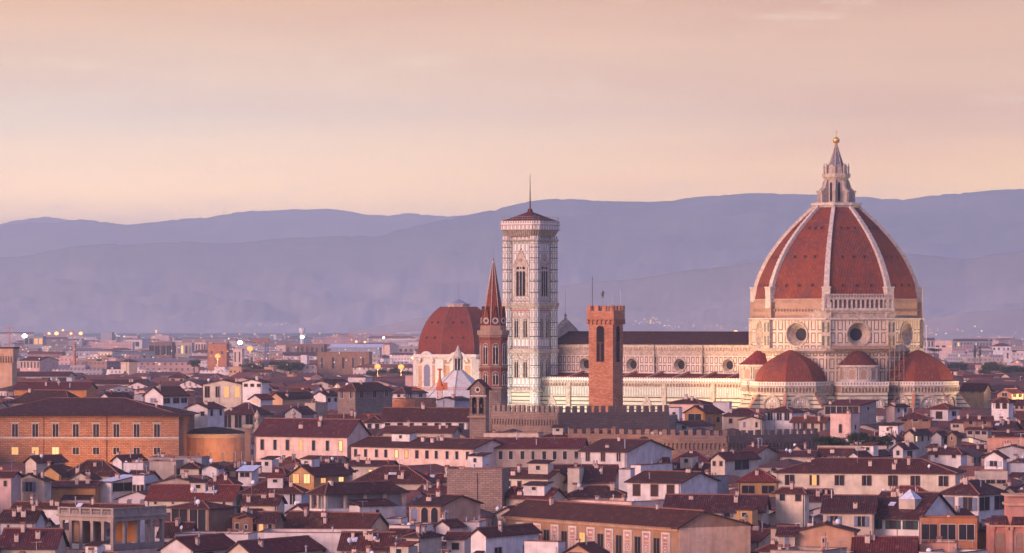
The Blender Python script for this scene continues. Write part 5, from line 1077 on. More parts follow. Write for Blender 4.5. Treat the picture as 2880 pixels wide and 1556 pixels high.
# ------------------------------------------------------------------ houses laid out by hand
# crop, x0, xc, x1, eave, ridge, lowest visible, roof kind, wall, label, windows and roof furniture
HL = [
('B', 250,365,615,355,305,440,'G','cream','small cream house with one dark window in front of the rusticated palace','r1:45x45@8b c1 d1'),
('B', 380,610,650,490,395,540,'G','ochre','ochre gable wall rising beside the small cream house',''),
('B', 500,960,990,612,560,665,'E','ochre','long low ochre house stepping down behind the terrace room','c2'),
('B', 120,445,505,545,482,690,'G','cream','cream gabled house with closed teal shutters','w1:72x95@18s d1 c1'),
('B', 0,112,130,512,465,715,'E','pink','pink house under a ribbed tile eave beside the teal-shuttered gable','w1:30x60@30b a1'),
('B', 620,985,1000,575,462,610,'G','beige','beige gabled loft with three small square openings','w3:60x26@-30'),
('B', 990,1120,1335,560,512,655,'S','white','terrace room with wide glazing under a pale sheet roof','r1:200x85@12'),
('B', 1335,1450,1460,530,520,660,'F','white','white annex with three slim doors beside the glazed terrace room','w3:28x62@60'),
('B', 1465,2060,2100,590,515,660,'G','beige','long grey-beige plaster gable wall behind the broad dark roof','c1 a1'),
('B', 640,1190,1210,485,350,525,'H','yellow','house with dark hipped roof over a yellow wall and shuttered windows','w4:26x40@12b a1 c1'),
('B', 1130,1225,1430,340,262,400,'G','white','white gable with dark roof against the rusticated palace','r2:20x20@12 c1'),
('B', 1490,2030,2045,345,340,420,'F','grey','low grey flat-roofed block below the curved apse','w6:14x25@20 c2'),
('B', 1240,1440,1470,400,340,440,'F','white','white roof terrace cluster below the dark gable','c3 d2'),
('B', 1500,1770,1790,385,360,450,'F','beige','pinkish flat block beside the white roof terrace','c1 d1'),
('B', 1810,2000,2040,415,365,450,'H','cream','small cream house with red hip roof below the apse','c1'),
('B', 2030,2180,2210,420,390,450,'G','white','tiny white gable between two red hip roofs','d1'),
('B', 1470,2340,2365,742,598,805,'E','cream','long cream house with broad dark roof and two skylights','k2 d2 a2 c2 w5:20x22@18'),
('B', 2080,2340,2370,580,442,668,'H','yellow','yellow-walled house with steep dark hip roof and chimneys','c3'),
('B', 2395,2530,2560,455,425,515,'S','white','dark roof terrace shaded by a white awning','w1:95x45@8'),
('B', 1700,2100,2335,828,765,1080,'H','brown','brown house with wide dark terrace opening and grey posts','w2:170x235@12 d1'),
('B', 2335,2550,2576,905,870,1085,'G','brown','brown wall with two small dark windows and drainpipe','w2:38x55@70 c1'),
('B', 60,1400,1450,835,660,880,'E','white','broad red roof with white chimneys behind the columned belvedere','c6 k1'),
('B', 0,345,365,960,850,1055,'E','white','white house with low dark roof by the tall white chimney','w2:20x50@30 c2'),
('B', 0,555,570,1215,1040,1275,'E','cream','wide dark striped roof beside the columned belvedere','c1'),
('B', 1600,1885,1905,1105,975,1140,'E','white','small striped red roof over a white wall beside the belvedere','d1'),
('B', 1600,1940,2350,1245,1125,1300,'G','white','white gable end with long red roof at the foot of the belvedere','c1'),
('B', 1750,2495,2530,1128,1122,1195,'F','white','white parapet terrace with white chimney block','c1'),
('A', 130,680,705,640,598,705,'E','cream','long pale hall with blank wall panels','w4:110x45@12p'),
('A', 130,870,885,772,702,830,'E','orange','long red roof with little flat dormers over an orange wall','c5'),
('A', 890,1430,1445,718,690,775,'E','white','white house with four dark windows and thin chimney','w5:30x26@18 c2'),
('A', 1410,1475,1482,662,652,725,'F','white','white stair tower above the white houses',''),
('A', 1440,1640,1865,832,752,985,'G','white','white house with three square windows under a dark hip','w1:62x45@30 r3:52x48@32 c1'),
('A', 990,1110,1300,862,772,925,'G','white','white gable house with dark roof behind the long palace roof','r2:30x30@12 d1'),
('A', 1350,1440,1452,848,838,925,'F','grey','small grey roof box among plants',''),
('A', 2040,2430,2470,722,702,895,'G','cream','cream block with tall yellow-lit stair windows','w4:45x110@20 L2,3 c2 d1'),
('A', 1860,2090,2240,962,912,1045,'G','white','white gabled house beside the rusticated palace roof','r2:20x60@15 w2:40x45@30 a1'),
('A', 2230,2560,2720,1018,915,1195,'H','beige','beige house with large grid window under a dark pyramid roof','w3:75x130@12 c1'),
('A', 1810,2330,2345,1065,1022,1130,'E','white','low dark roof strip behind the apse','c2 d1'),
('A', 1810,2440,2480,1195,1130,1215,'E','pink','dark roof with one lit dormer above the apse','c1 k1'),
('A', 60,700,860,905,735,915,'H','cream','dark hipped roof showing over the palace roof','c1'),
('A', 1215,1300,1372,490,472,640,'H','cream','slim cream tower with overhanging dark cap','w1:20x30@100'),
('A', 2300,2430,2460,560,552,655,'F','peach','orange-pink block with three small windows','w3:14x16@25'),
('A', 2420,2700,2720,600,580,655,'E','cream','cream building with many narrow windows under a dark roof','w8:20x45@12'),
('A', 1700,1860,1880,650,600,720,'H','beige','beige hip-roofed house in the middle of the dark roofs','w2:30x20@15'),
('A', 1880,2200,2230,720,690,760,'E','cream','cream house with dark shaded balcony','w3:60x40@8'),
('C', 0,200,268,700,685,900,'G','white','tall pale house wall with small dark and one lit window','w3:34x26@18 c1'),
('C', 75,190,300,868,828,925,'G','white','little white house with lit lower window','w1:50x20@10 L0'),
('C', 95,235,250,785,772,830,'E','cream','cream top storey with two small windows above the little white house','w2:18x26@12'),
('C', 270,410,715,862,808,905,'G','peach','orange-lit wall under a wide red roof','c1'),  # white wall; its orange lamplight is put into the plaster colour
('C', 720,845,965,832,795,965,'G','white','white gable facing the brown tower house','r2:26x35@30'),
('C', 755,872,1065,712,676,795,'G','cream','cream gabled house behind the brown tower house','w1:25x20@35 r1:45x45@20'),
('C', 1065,1245,1312,672,662,735,'F','white','white flat block with stair head behind the brown tower house','c1'),
('C', 962,1142,1498,782,712,1005,'H','stone','brown stone tower house with red hip roof','w2:32x72@10 r3:30x60@12 d1'),
('C', 430,600,725,1012,952,1030,'G','grey','grey gable with red roof by the stone urns','c1'),
('C', 630,740,855,935,925,1000,'F','beige','low beige terrace block by the white gable','c2'),
('C', 480,640,655,790,760,830,'E','white','white house with red roof amid grey roofs','c1'),
('C', 850,1385,1400,1078,1030,1100,'E','brown','long low dark roof below the brown tower house','c2 a1'),
('C', 1240,1400,1425,1098,1042,1165,'H','white','white house with shaded balcony beside the pale range','w2:40x45@20 d1'),
('C', 1495,1740,1950,892,880,962,'F','brick','low brown brick block in front of the orange crane','c2 a1'),
('C', 1960,2140,2300,880,862,965,'G','bluegrey','blue-grey wall between crane and bell gable','c1 a1'),
('C', 1520,1640,1850,805,755,862,'H','white','small white house with dark hip roof beside the orange crane','w1:30x30@15 r2:30x30@15'),
('D', 100,1060,1275,97,-68,305,'E','pink','long pink range with tall dark windows and one lit','w7:32x100@50 L3,6 c1'),
('D', 1065,2325,2345,226,135,372,'E','pink','lower pink range with eleven tall windows, two of them lit','w12:30x78@28 L4,5 c3'),
('E', -90,842,860,492,412,612,'E','beige','grey-beige range with nine windows and a bright yellow one','w10:32x72@24 L1 c1 a2'),
('C', 1400,2270,2290,1092,966,1172,'E','white','white range with five square windows under a wide red roof','w7:52x70@18'),
('C', 1420,2120,2160,1210,1168,1255,'E','cream','lower cream wing under the white range','c1'),
('D', 470,725,1062,492,396,625,'G','ochre','ochre house with glowing windows and orange-lit gable','w2:60x90@-10 r2:45x48@32 L0,1,2,3 c2'),
('D', 960,1045,1112,450,392,560,'G','cream','narrow cream house behind the ochre glowing house','c2'),
('D', 1110,1880,1905,565,408,605,'H','beige','very broad dark hipped roof beside the ochre glowing house','c2 k2 a1'),
('D', 1075,1500,1520,398,372,465,'E','cream','low cream wall with one small lit window','w3:35x16@40 L1 d1'),
('D', 2062,2620,2645,470,465,800,'F','stone','plain brown rubble stone wall without windows','c1'),
('D', 0,350,385,788,702,895,'E','cream','cream house with dark roof and thin pipes','c2 a1'),
('D', 0,600,640,665,548,800,'H','bluegrey','blue-grey house with large dark window under a dark roof','w3:55x105@15 d2'),
('D', 672,842,1640,672,572,985,'H','white','white loggia house with open grey gallery under a long red roof','logg160'),
('D', 350,1250,1480,1052,885,1095,'E','peach','red roof with orange cornice in front of the loggia house','c2 a1'),
('D', -20,110,150,920,896,1090,'G','brown','narrow brown house with small dark window','w1:28x40@70'),
('D', 150,335,350,965,870,1095,'E','brown','dark house with a lit doorway below the cream wall','w2:40x70@20 L0'),
('D', 155,1290,1310,1115,1085,1245,'F','white','huge blank blue-white wall with drain marks','w6:30x10@135'),
('D', -160,100,760,1280,1145,1330,'G','cream','beige gable with red roof below the blank blue-white wall',''),
('D', 990,1480,1500,1235,1075,1275,'E','cream','steep red roof beside the blank blue-white wall','c2 k1 d1'),
('D', 1680,1998,2395,802,716,1000,'E','peach','orange house with three arched windows and blank side gable','w3:68x150@15A'),
('D', 1455,1600,1615,972,968,1065,'F','white','white cube beside the orange arched house',''),
('D', 1480,1690,2000,1040,1035,1105,'F','white','white terrace with parapet below the orange arched house','c3 d1'),
('D', 1480,1668,1690,1105,1085,1200,'E','white','white wall with potted terrace and one dark window','w1:30x25@55'),
('D', 1668,1780,2005,1112,1075,1290,'H','beige','beige block with tall thin window and side chimney','w1:34x60@60 c1'),
('D', 1950,2090,2225,1005,952,1080,'G','white','small white house with red roof and thick chimneys','c3'),
('D', 2200,2390,2420,1005,1000,1060,'F','white','flat roof with bright white skylight panels','c1'),
('D', 2060,2240,2262,1135,1080,1255,'E','white','bluish white house with canopy over its door','w1:75x70@35'),
('D', 1300,1660,1675,1215,1170,1275,'E','peach','low roof with plants and a chimney cluster','c3 d1'),
('E', -110,20,475,1242,1180,1400,'G','white','bluish white house with dark side window at the bottom edge','r2:62x75@110 c1'),
('E', 840,1225,1640,525,452,715,'E','white','white house with stained grey side wall and two dark windows','w3:34x75@6 c2'),
('E', 1210,1560,1578,662,580,690,'E','cream','dark roof beside the stained grey wall','a1'),
('E', 1620,1950,1965,602,518,625,'H','cream','plain dark hip roof below the crenellated wall','c1'),
('E', 1955,2072,2390,588,532,722,'G','cream','cream house with wide shuttered window and white gable','w2:24x40@15 r1:140x85@12o'),
('E', 1265,1350,1640,668,655,735,'F','white','white parapet box roof terrace','c1'),
('E', 1180,1262,1275,705,690,865,'F','white','curved white stair wall by the white villa',''),
('E', 1242,1690,1880,792,702,985,'E','white','white villa with dark shutters and wide shaded opening','w3:60x100@15b c1'),
('E', 1812,1950,2120,768,755,905,'F','grey','grey block with small blue window beside the white villa','c2'),
('E', 170,552,722,752,688,835,'E','cream','cream house with low red roof and porch canopy','w4:30x50@25 a1'),
('E', 722,822,830,695,688,832,'F','beige','blank beige cube wall',''),
('E', 440,1110,1135,782,642,822,'E','beige','wide worn red roof with dishes and tall mast','d3 a2 c2'),
('E', 180,556,702,922,842,995,'E','beige','dark roof with beige side gable and rooftop units','d2 c1'),
('E', 705,1222,1240,902,822,955,'H','peach','red roof with planted terrace in front of the white villa','c2 d1'),
('E', 725,1270,1290,985,975,1010,'F','pink','long pink parapet wall with tile coping','c2 d1'),
('E', 1560,2400,2415,1038,902,1105,'E','cream','broad ribbed dark roof over a cream wall','c2 w4:50x30@15s'),
('E', 1592,1820,1838,1048,962,1058,'H','grey','grey glass roof lantern on the tiled roofs',''),
('E', 1835,1965,1985,1108,1062,1140,'H','cream','little red hip roof at the corner of the ochre wall',''),
('E', 702,925,1055,1392,1318,1420,'G','peach','orange gable beside a ribbed white roof light','c1'),
('E', 350,640,705,1335,1325,1400,'F','white','white terrace parapet with air units','c1'),
('E', 500,765,790,405,346,420,'H','cream','red hip roof in front of the battlements',''),
('E', 765,1265,1290,442,340,455,'H','peach','large red hip roof with cream side gable','c1'),
('E', 1385,1530,1545,378,370,448,'F','white','small white roof room with two doors','w2:30x40@25'),
('E', 1597,1862,1975,108,74,185,'H','pink','pink top floor in front of the cathedral aisle','c1'),
('E', 1732,1900,2062,186,132,295,'G','orange','orange gabled loggia in front of the cathedral','w1:110x70@12 r2:32x45@40A'),
('E', 1590,1680,1692,168,158,228,'F','white','small white stair house beside the orange loggia','w1:25x30@15'),
('E', 1592,1770,1985,302,268,325,'G','white','white gable with two dark windows','w2:40x26@-2'),
('E', 2062,2390,2420,212,156,305,'H','beige','dark hipped roof on a beige house at the tribune foot','w3:30x40@25 c1'),
('E', 1970,2110,2130,120,85,200,'F','white','white roof terrace with antennas in front of the aisle','a1 c1'),
('E', 90,272,442,242,232,335,'F','bluegrey','weathered blue-grey rooftop block by the bell gable','w2:30x45@20A c2'),
('E', 0,470,488,388,382,425,'F','cream','cream arcade with round arches under the bell gable','w6:42x34@6A'),
('F', 235,450,575,182,136,302,'H','white','white pavilion with pale shutters and small pyramid roof','w3:42x62@8p'),
('F', 460,735,785,266,206,342,'E','beige','beige house with four narrow dark windows','w4:24x66@12b c1'),
('F', 736,1030,1200,126,112,292,'S','beige','grey top floor with wide dark glazing in front of the tribunes','w3:92x68@8 r1:20x30@12 c1'),
('F', 786,955,1045,222,216,392,'F','pink','plain pinkish white tower block with one arched window','w1:22x75@62A r1:16x40@70'),
('F', 1282,1330,1470,136,122,275,'G','pink','slim pink tower house with tall chimney shaft','r2:22x36@12 c2'),
('F', 1645,1790,1905,152,116,250,'H','white','white house with dark shuttered window before the east tribune','w1:50x60@25b r1:20x40@25b'),
('F', 1370,1640,1665,236,192,305,'H','brown','brown shaded roof terrace house','w3:50x20@6 c1'),
('F', 2192,2310,2350,92,60,245,'H','white','white tower with twin brown arches','w2:34x52@8A'),
('F', 1822,1990,2105,275,246,322,'E','cream','cream house with air unit under a dark roof','w2:50x26@14'),
('F', 1462,1495,1672,372,332,445,'G','beige','beige gable wall with one lit window','r3:16x44@18 L0'),
('F', 1666,1732,1802,384,346,475,'G','grey','weathered grey gable between the beige houses','r1:30x50@20A'),
('F', 1800,1862,1912,386,350,475,'G','brown','little brown gabled house with one dark window','w1:14x30@6'),
('F', 1335,1402,1540,492,442,605,'G','white','blue-grey wall under a steep red shed roof','r1:50x80@30 w1:25x40@20'),
('F', 1640,1900,1965,536,492,582,'H','white','white house with red hip roof and dish','w2:30x26@12 d1 c1'),
('F', 680,945,1005,546,482,592,'E','white','house with blue and white terrace doors below garden trees','w6:32x34@4s'),
('F', 952,1020,1335,562,502,615,'G','white','blue-white stepped parapet wall','a1'),
('F', 0,135,345,542,480,595,'E','cream','cream side gable with arched niche','c1 a1'),
('F', 355,640,655,562,522,592,'E','cream','low dark roof with round dish','d2'),
('F', 672,1262,1285,498,490,545,'F','beige','low terrace wall carrying the roof garden trees','c1'),
('F', 430,560,625,525,430,545,'G','beige','pale gable under a tilted red roof','d1'),
('F', 335,1852,2035,708,592,915,'H','cream','long ochre house with open brown shutters, one window glowing','w7:40x88@22bo L1 c4 d1 a1'),
('F', 205,345,360,730,592,760,'G','cream','red roof wing beside the long ochre house',''),
('F', -10,318,345,772,672,895,'H','ochre','ochre house with dark terrace under a red hip','w2:105x68@40'),
('F', 318,560,602,872,816,1085,'H','cream','cream roof turret with small hip roof and bare windows','w2:46x66@8'),
('F', 590,770,790,942,852,1005,'E','grey','grey wall between turret and cream villa','c2'),
('F', 722,1148,1175,1046,906,1262,'E','cream','cream villa with two slate-blue shuttered windows','w2:62x92@28s c1'),
('F', 1100,1540,1712,1096,882,1262,'E','white','white house with green shutters and glass pyramid skylight','w3:62x75@20go k1 c2'),
('F', 985,1500,1530,1400,1262,1440,'E','white','dark ribbed roof at the bottom edge','c1'),
('F', 1200,1700,1725,932,826,950,'H','cream','red roof behind the glass pyramid','c2 d1'),
('F', 1742,2050,2340,886,780,1060,'H','white','white corner house with blue window and dark glazed loggia','w2:75x115@30s r2:110x115@30 c2'),
('F', 2112,2262,2302,572,522,695,'G','white','small white house with gridded pale window','w1:62x46@30p'),
('F', 2022,2300,2330,718,710,805,'F','cream','cream terrace structure with open bays','w3:70x30@45'),
('F', 1552,2040,2075,1128,1118,1310,'F','orange','orange flat-roofed studio with white gridded window','w3:130x130@20'),
('F', 1722,1865,2045,1092,982,1122,'G','cream','small cream house by the orange studio','w1:24x30@-20 c2'),
('F', 470,985,1005,1212,1146,1420,'G','peach','blank peach gable wall with one tiny square window','w1:26x28@60 c1 d1'),
('F', 335,475,488,1242,1172,1420,'E','beige','narrow beige house with tall blue shutter','w1:36x110@10s'),
('F', 1565,1862,1890,1345,1335,1420,'F','salmon','salmon terrace with white awning','c2 d1'),
('F', 2012,2150,2170,1205,1150,1290,'E','orange','orange sloping roof beside the baroque church','c1'),
('F', 2360,2445,2480,122,82,175,'E','cream','cream house at the edge with teal balcony','w2:20x20@10'),
('F', 2132,2450,2480,432,422,485,'F','salmon','long salmon parapet wall','c1'),
('F', 2182,2450,2480,412,356,440,'E','white','white strip house with dark roof above the salmon parapet','w3:20x14@4'),
('F', 2240,2450,2490,500,485,580,'G','grey','grey cluster roof above the small white house','c2 a1'),
('F', 1230,1340,1400,420,352,470,'G','grey','grey chimneyed house behind the garden trees','c3'),
('F', 1930,2160,2180,255,232,330,'E','brown','brown house front with red roof near the edge tower','w2:30x25@6'),
('F', 1960,2130,2200,335,318,390,'E','beige','beige low house with dark openings','w3:40x30@10'),
('F', 0,190,215,250,222,330,'G','cream','cream house beside the white pavilion','w2:20x45@18'),
('G', 962,1240,1355,1012,922,1095,'E','yellow','golden-lit wall under a red roof east of the cathedral','w9:14x10@22'),  # lamplight on this wall is painted as its yellow plaster
('G', 742,890,900,762,742,850,'E','white','small pale block with narrow windows beside the red half dome','w4:16x40@8 L3'),
('G', 982,1338,1355,846,812,915,'E','cream','cream house with six dark windows east of the cathedral','w6:26x36@10'),
('G', 1352,1505,1530,885,870,945,'E','pink','pinkish low house with dark slits','w5:12x30@15'),
('G', 1512,1650,1702,912,900,985,'F','cream','cream block with curved white wall','w2:30x35@20'),
('G', 1425,1605,1790,1052,1002,1115,'G','peach','orange-lit gabled loggia near the edge','w1:65x45@-5 r2:50x45@8'),
('G', 1352,1558,1640,1150,1115,1375,'H','white','white tower house with two brown arched openings','w2:48x80@16A'),
('G', 1595,1780,1800,510,500,660,'E','cream','long office block with dark ribbon windows','w6:35x26@25'),
('G', 1492,1608,1625,505,492,690,'F','white','white slab tower with rust marks','w1:20x70@20'),
('G', 1350,1590,1610,435,400,525,'H','white','pale villa with red hip roof far behind the cathedral','w4:22x30@22'),
('G', 602,832,850,372,330,545,'F','pink','stepped pink apartment block beside the drum','w3:45x22@55 L2'),
('G', 418,590,605,360,330,470,'E','pink','pink apartment block touching the drum','w4:22x80@12'),
('G', 850,1345,1365,370,345,475,'E','grey','grey flats with many balconies far behind the cathedral','w12:22x60@18 L1'),
('A', 978,1130,1510,402,395,530,'F','cream','cream flats with blue balconies','w3:20x90@25 r6:22x26@40 L1'),
('A', 1120,1430,1500,278,270,345,'F','white','white block with dark blue flat roof','w3:40x45@15'),
('A', 1495,1730,1760,308,250,445,'F','brown','brown flats with long balconies','w4:50x100@20'),
('A', 1740,1930,1945,310,302,440,'F','beige','beige flats beside the brown flats','w5:20x80@20 L2'),
('A', 1932,2075,2090,305,298,435,'F','pink','pale pink flats under the far hills','w5:16x90@12'),
('A', 2085,2280,2300,325,318,560,'F','brick','dark red brick block behind the bright lamp','w2:20x30@60'),
('A', 2342,2435,2450,375,355,530,'F','pink','tall pink slab beside the two lamps','w2:12x100@20'),
('A', 188,400,560,482,470,585,'E','pink','pink palace with white arched windows at the west','w6:16x60@12'),
('A', 240,432,445,242,235,355,'F','grey','dark glass office with two lit panels','w4:35x60@15 L2,3'),
('A', 1012,1128,1140,202,196,345,'F','bluegrey','dark blue square tower with rooftop aerial','a1'),
('A', 785,930,985,470,455,575,'F','grey','grey-blue flats with vertical stripes','w4:14x90@8'),
('C', 345,440,455,335,325,435,'F','pink','pale pink tower block beside the blue crane','w1:20x20@30'),
('C', 440,830,850,325,310,440,'F','brown','long brown flats beside the pale tower block','w8:26x60@20'),
('C', 755,1280,1300,410,365,610,'F','brown','brown flats with four white stair towers','w5:22x110@40'),
('C', 592,655,660,438,432,600,'F','white','white stair tower with stepped top',''),
('C', 1365,1490,1575,332,325,410,'F','pink','blank pink block with grey side',''),
('C', 1570,1780,1790,345,310,405,'F','beige','beige far building by the chapel dome','w4:28x30@18'),
('C', 225,318,330,560,552,645,'F','peach','pink block at the foot of the blue crane',''),
('C', 455,520,530,635,628,680,'F','peach','small orange-lit kiosk house',''),
('C', 1645,1740,1752,650,640,745,'F','pink','plain pink block left of the yellow chapel'.replace('left of','beside'),''),
]
KW = {'long pink range': dict(roofm=M['roof2']), 'low terrace wall carrying': dict(D=1056, depth=10), 'dark roof with one lit dormer': dict(D=1255), 'low dark roof strip': dict(D=1290), 'beige house with large grid': dict(D=1245), 'lower pink range': dict(psi=38), 'grey-beige range': dict(psi=6), 'white range with five': dict(psi=8), 'long ochre house': dict(psi=12), 'white loggia house': dict(psi=50), 'long pink parapet': dict(psi=44),
      'huge blank': dict(psi=4), 'plain brown rubble': dict(psi=10), 'brown flats with four': dict(psi=6), 'grey flats': dict(psi=5)}
ROOFK = {'glass roof': 'sheet', 'pale sheet': 'sheet', 'white awning': 'sheet', 'bright white skylight': 'sheet'}
BUILT = {}
def D_ok(h): return cr(h[0], 0, h[6])[1] > 1230
for h in HL:
    ex = {}
    kw = {}
    for k, v in KW.items():
        if h[9].startswith(k): kw = dict(v)
    for k, v in ROOFK.items():
        if k in h[9] or (k == 'glass roof' and 'glass roof lantern' in h[9]): kw['roofm'] = M[v]
    if h[0] in 'ACG' and cr(h[0], 0, h[6])[1] < 1040:
        far = any(w in h[9] for w in ('flats', 'block', 'tower', 'office', 'palace', 'slab', 'kiosk', 'villa', 'building')); kw.setdefault('name', 'apartment_block' if 'flats' in h[9] or 'slab' in h[9] or 'office' in h[9] else 'house')
    if 'tower' in h[9].split()[:4]: kw.setdefault('name', 'tower_house')
    if h[9].startswith(('long ochre house', 'white villa', 'cream villa', 'white house with green')): kw.setdefault('depth', 16)
    wide = (h[3] - h[1]) / CROPS[h[0]][2]
    if h[7] in 'EGH' and D_ok(h) and wide > 75 and rnd.random() < .12: ex['v'] = 1
    if D_ok(h) and 'w' not in [q[0] for q in h[10].split()] and h[7] in 'EGH' and rnd.random() < .6: ex['x'] = 1
    BUILT[h[9]] = hs(*h[:9], h[9], h[10], extra=ex, **kw)
# special pieces on some of them
def at_house(key):
    for k, v in BUILT.items():
        if k.startswith(key): return v
t, q = at_house('white house with green')
s_ = q['D']/F; x = -q['W']*.24; y = q['L']*.22; zf = q['zf'](x, y)
m = MB(); m.box(x-2.6, x+.6, y-1.0, y+1.8, zf-1.5, zf+1.3); b = m.build('skylight_base', M['beige'], q['roof']); m = MB()
c4 = [(x-2.7, y-1.1), (x+.7, y-1.1), (x+.7, y+1.9), (x-2.7, y+1.9)]; 
for i in range(4): a, b_ = c4[i], c4[(i+1) % 4]; m.face([(*a, zf+1.3), (*b_, zf+1.3), (x-1, y+.4, zf+3.1)]); m.bar((*a, zf+1.3), (x-1, y+.4, zf+3.1), .07, 1)
m.build('glass_pyramid', [M['sheet'], M['metal']], b)
# urns and the pillar beside the pink range
for px, py, pb, lab in ((723, 1152, 1192, 'stone urn on the roof corner before the pink range'), (824, 1150, 1176, 'smaller stone urn on the ridge of the pink range'), (1083, 1148, 1170, 'pale urn between pink range and white range')):
    D = 1215; t = thing('stone_urn', lab, 'urn', (PX(px, D), D, PZ(pb, D)), 0, 'stone urns on the roofs'); h = (pb-py)*D/F
    m = MB(); m.lathe([(.7, -1.5), (.7, .1*h), (.35, .15*h), (.3, .25*h), (.75, .4*h), (.85, .55*h), (.55, .68*h), (.6, .72*h), (.3, .8*h), (.2, .9*h), (0, h)], 10); m.build('urn_body', M['marble'], t, smooth=True); m = MB(); m.box(-.9, .9, -.9, .9, -6, -1.4); m.build('plinth', M['beige'], t)
D = 1140; t = thing('stone_pillar', 'brown stone pillar with flat cap beside the pink range', 'pillar', (PX(697, D), D, 0)); m = MB(); m.box(-.75, .75, -.75, .75, 0, PZ(1200, D)); m.build('shaft', M['brown'], t); m = MB(); z = PZ(1200, D); m.box(-1.3, 1.3, -1.3, 1.3, z, z+.5); m.box(-1.0, 1.0, -1, 1, z-.4, z); m.build('cap', M['marble'], t)
# ------------------------------------------------------------------ more houses of the old town, front to back, wherever they would be seen
RES = 4; NC = 2880 // RES + 40
skyl = [1600.0] * NC            # per picture column (RES px each, offset 20): highest row already covered by nearer buildings
def cols(a, b): return range(max(0, int(a // RES) + 20), min(NC, int(b // RES) + 21))
hand = sorted(FOOT)
cand = []
D = 700.0
while D < 2000:
    step = 9.5 + (D - 700) * .012; half = (1500) * D / F; x = -half + rnd.uniform(0, 12)
    while x < half:
        w = rnd.uniform(5.5, 11.5) * (1 + (D-700)/2200); cand.append((D + rnd.uniform(-3, 3), x, w, rnd.random())); x += w * rnd.uniform(.95, 1.15)
    D += step
def covered_by_hand(D, X, w, dp):
    for f in hand:
        if f[7] == 0: continue
        c, s = cos(f[9] if len(f) > 9 else 0), sin(f[9] if len(f) > 9 else 0)
        dx, dy = X - f[5], D - f[6]; lx = dx*c - dy*s; ly = dx*s + dy*c
        if -f[7] - w*.35 < lx < w*.35 and -dp*.5 < ly < f[8] + 1: return True
    return False
WC = ['white', 'cream', 'cream', 'beige', 'pink', 'white', 'grey', 'peach', 'yellow', 'beige', 'ochre', 'brown', 'bluegrey']
items = [('h', f[0], f) for f in hand] + [('c', c[0], c) for c in cand]
items.sort(key=lambda i: i[1])
chosen = []
for typ, D, it in items:
    if typ == 'h':
        for k in cols(it[1], it[2]): skyl[k] = min(skyl[k], it[3])
        continue
    _, X, w, u = it
    a, b = CX + (X - w/2)*F/D, CX + (X + w/2)*F/D
    if b < 0 or a > 2880: continue
    # natural roof height at this distance
    lo, hi = 900.0, 1600.0
    for _ in range(24):
        mid = (lo + hi) / 2
        if DY(mid) > D: lo = mid
        else: hi = mid
    zn = PZ(lo, D) + rnd.uniform(-1.5, 1.3) + (rnd.random() < .12) * rnd.uniform(1, 3)
    top = HY + (CAMH - zn) * F / D
    lim = 0
    for f in hand:
        if f[0] > D and f[1] < b and f[2] > a: lim = max(lim, f[4] - (2 if f[0] < 1200 else -2))
    # keep the monuments free
    if D < 1420:
        if b > 2050: lim = max(lim, 1150)
        if 1560 < b and a < 2110: lim = max(lim, 1146)
        if a < 1570 and b > 1410: lim = max(lim, 1150)
        if a < 1430 and b > 1345: lim = max(lim, 1145 if D < 1100 else 0)
        if a < 1350 and b > 1160: lim = max(lim, 1128)
    elif D < 1760 and a < 1350 and b > 1165: lim = max(lim, 1095 if not (D < 1520) else 1128)
    top = max(top, lim); zt2 = PZ(top, D)
    if zt2 < 7: continue
    if covered_by_hand(D, X, w, 10): continue
    if 1330 < D < 1480 and X > PX(1400, D) and X < PX(2720, D): continue
    vis = sum(max(0, skyl[k] - top) for k in cols(a, b)) * RES
    if vis <= 30: continue
    for k in cols(a, b): skyl[k] = min(skyl[k], top + 6)
    chosen.append((vis, D, X, w, zt2, top, u, a, b))
chosen.sort(key=lambda c: -c[0])
NFILL = max(0, 292 - sum(1 for h in HL))
near, rest = chosen[:NFILL], chosen[NFILL:]
used = {}
cname = dict(white='white', cream='cream', beige='beige', pink='pink', grey='grey', peach='peach', yellow='yellowish', ochre='ochre', brown='brown', bluegrey='blue-grey')
kn = {'E': 'long-eaved', 'G': 'gabled', 'H': 'hip-roofed', 'F': 'flat-roofed', 'S': 'lean-to'}
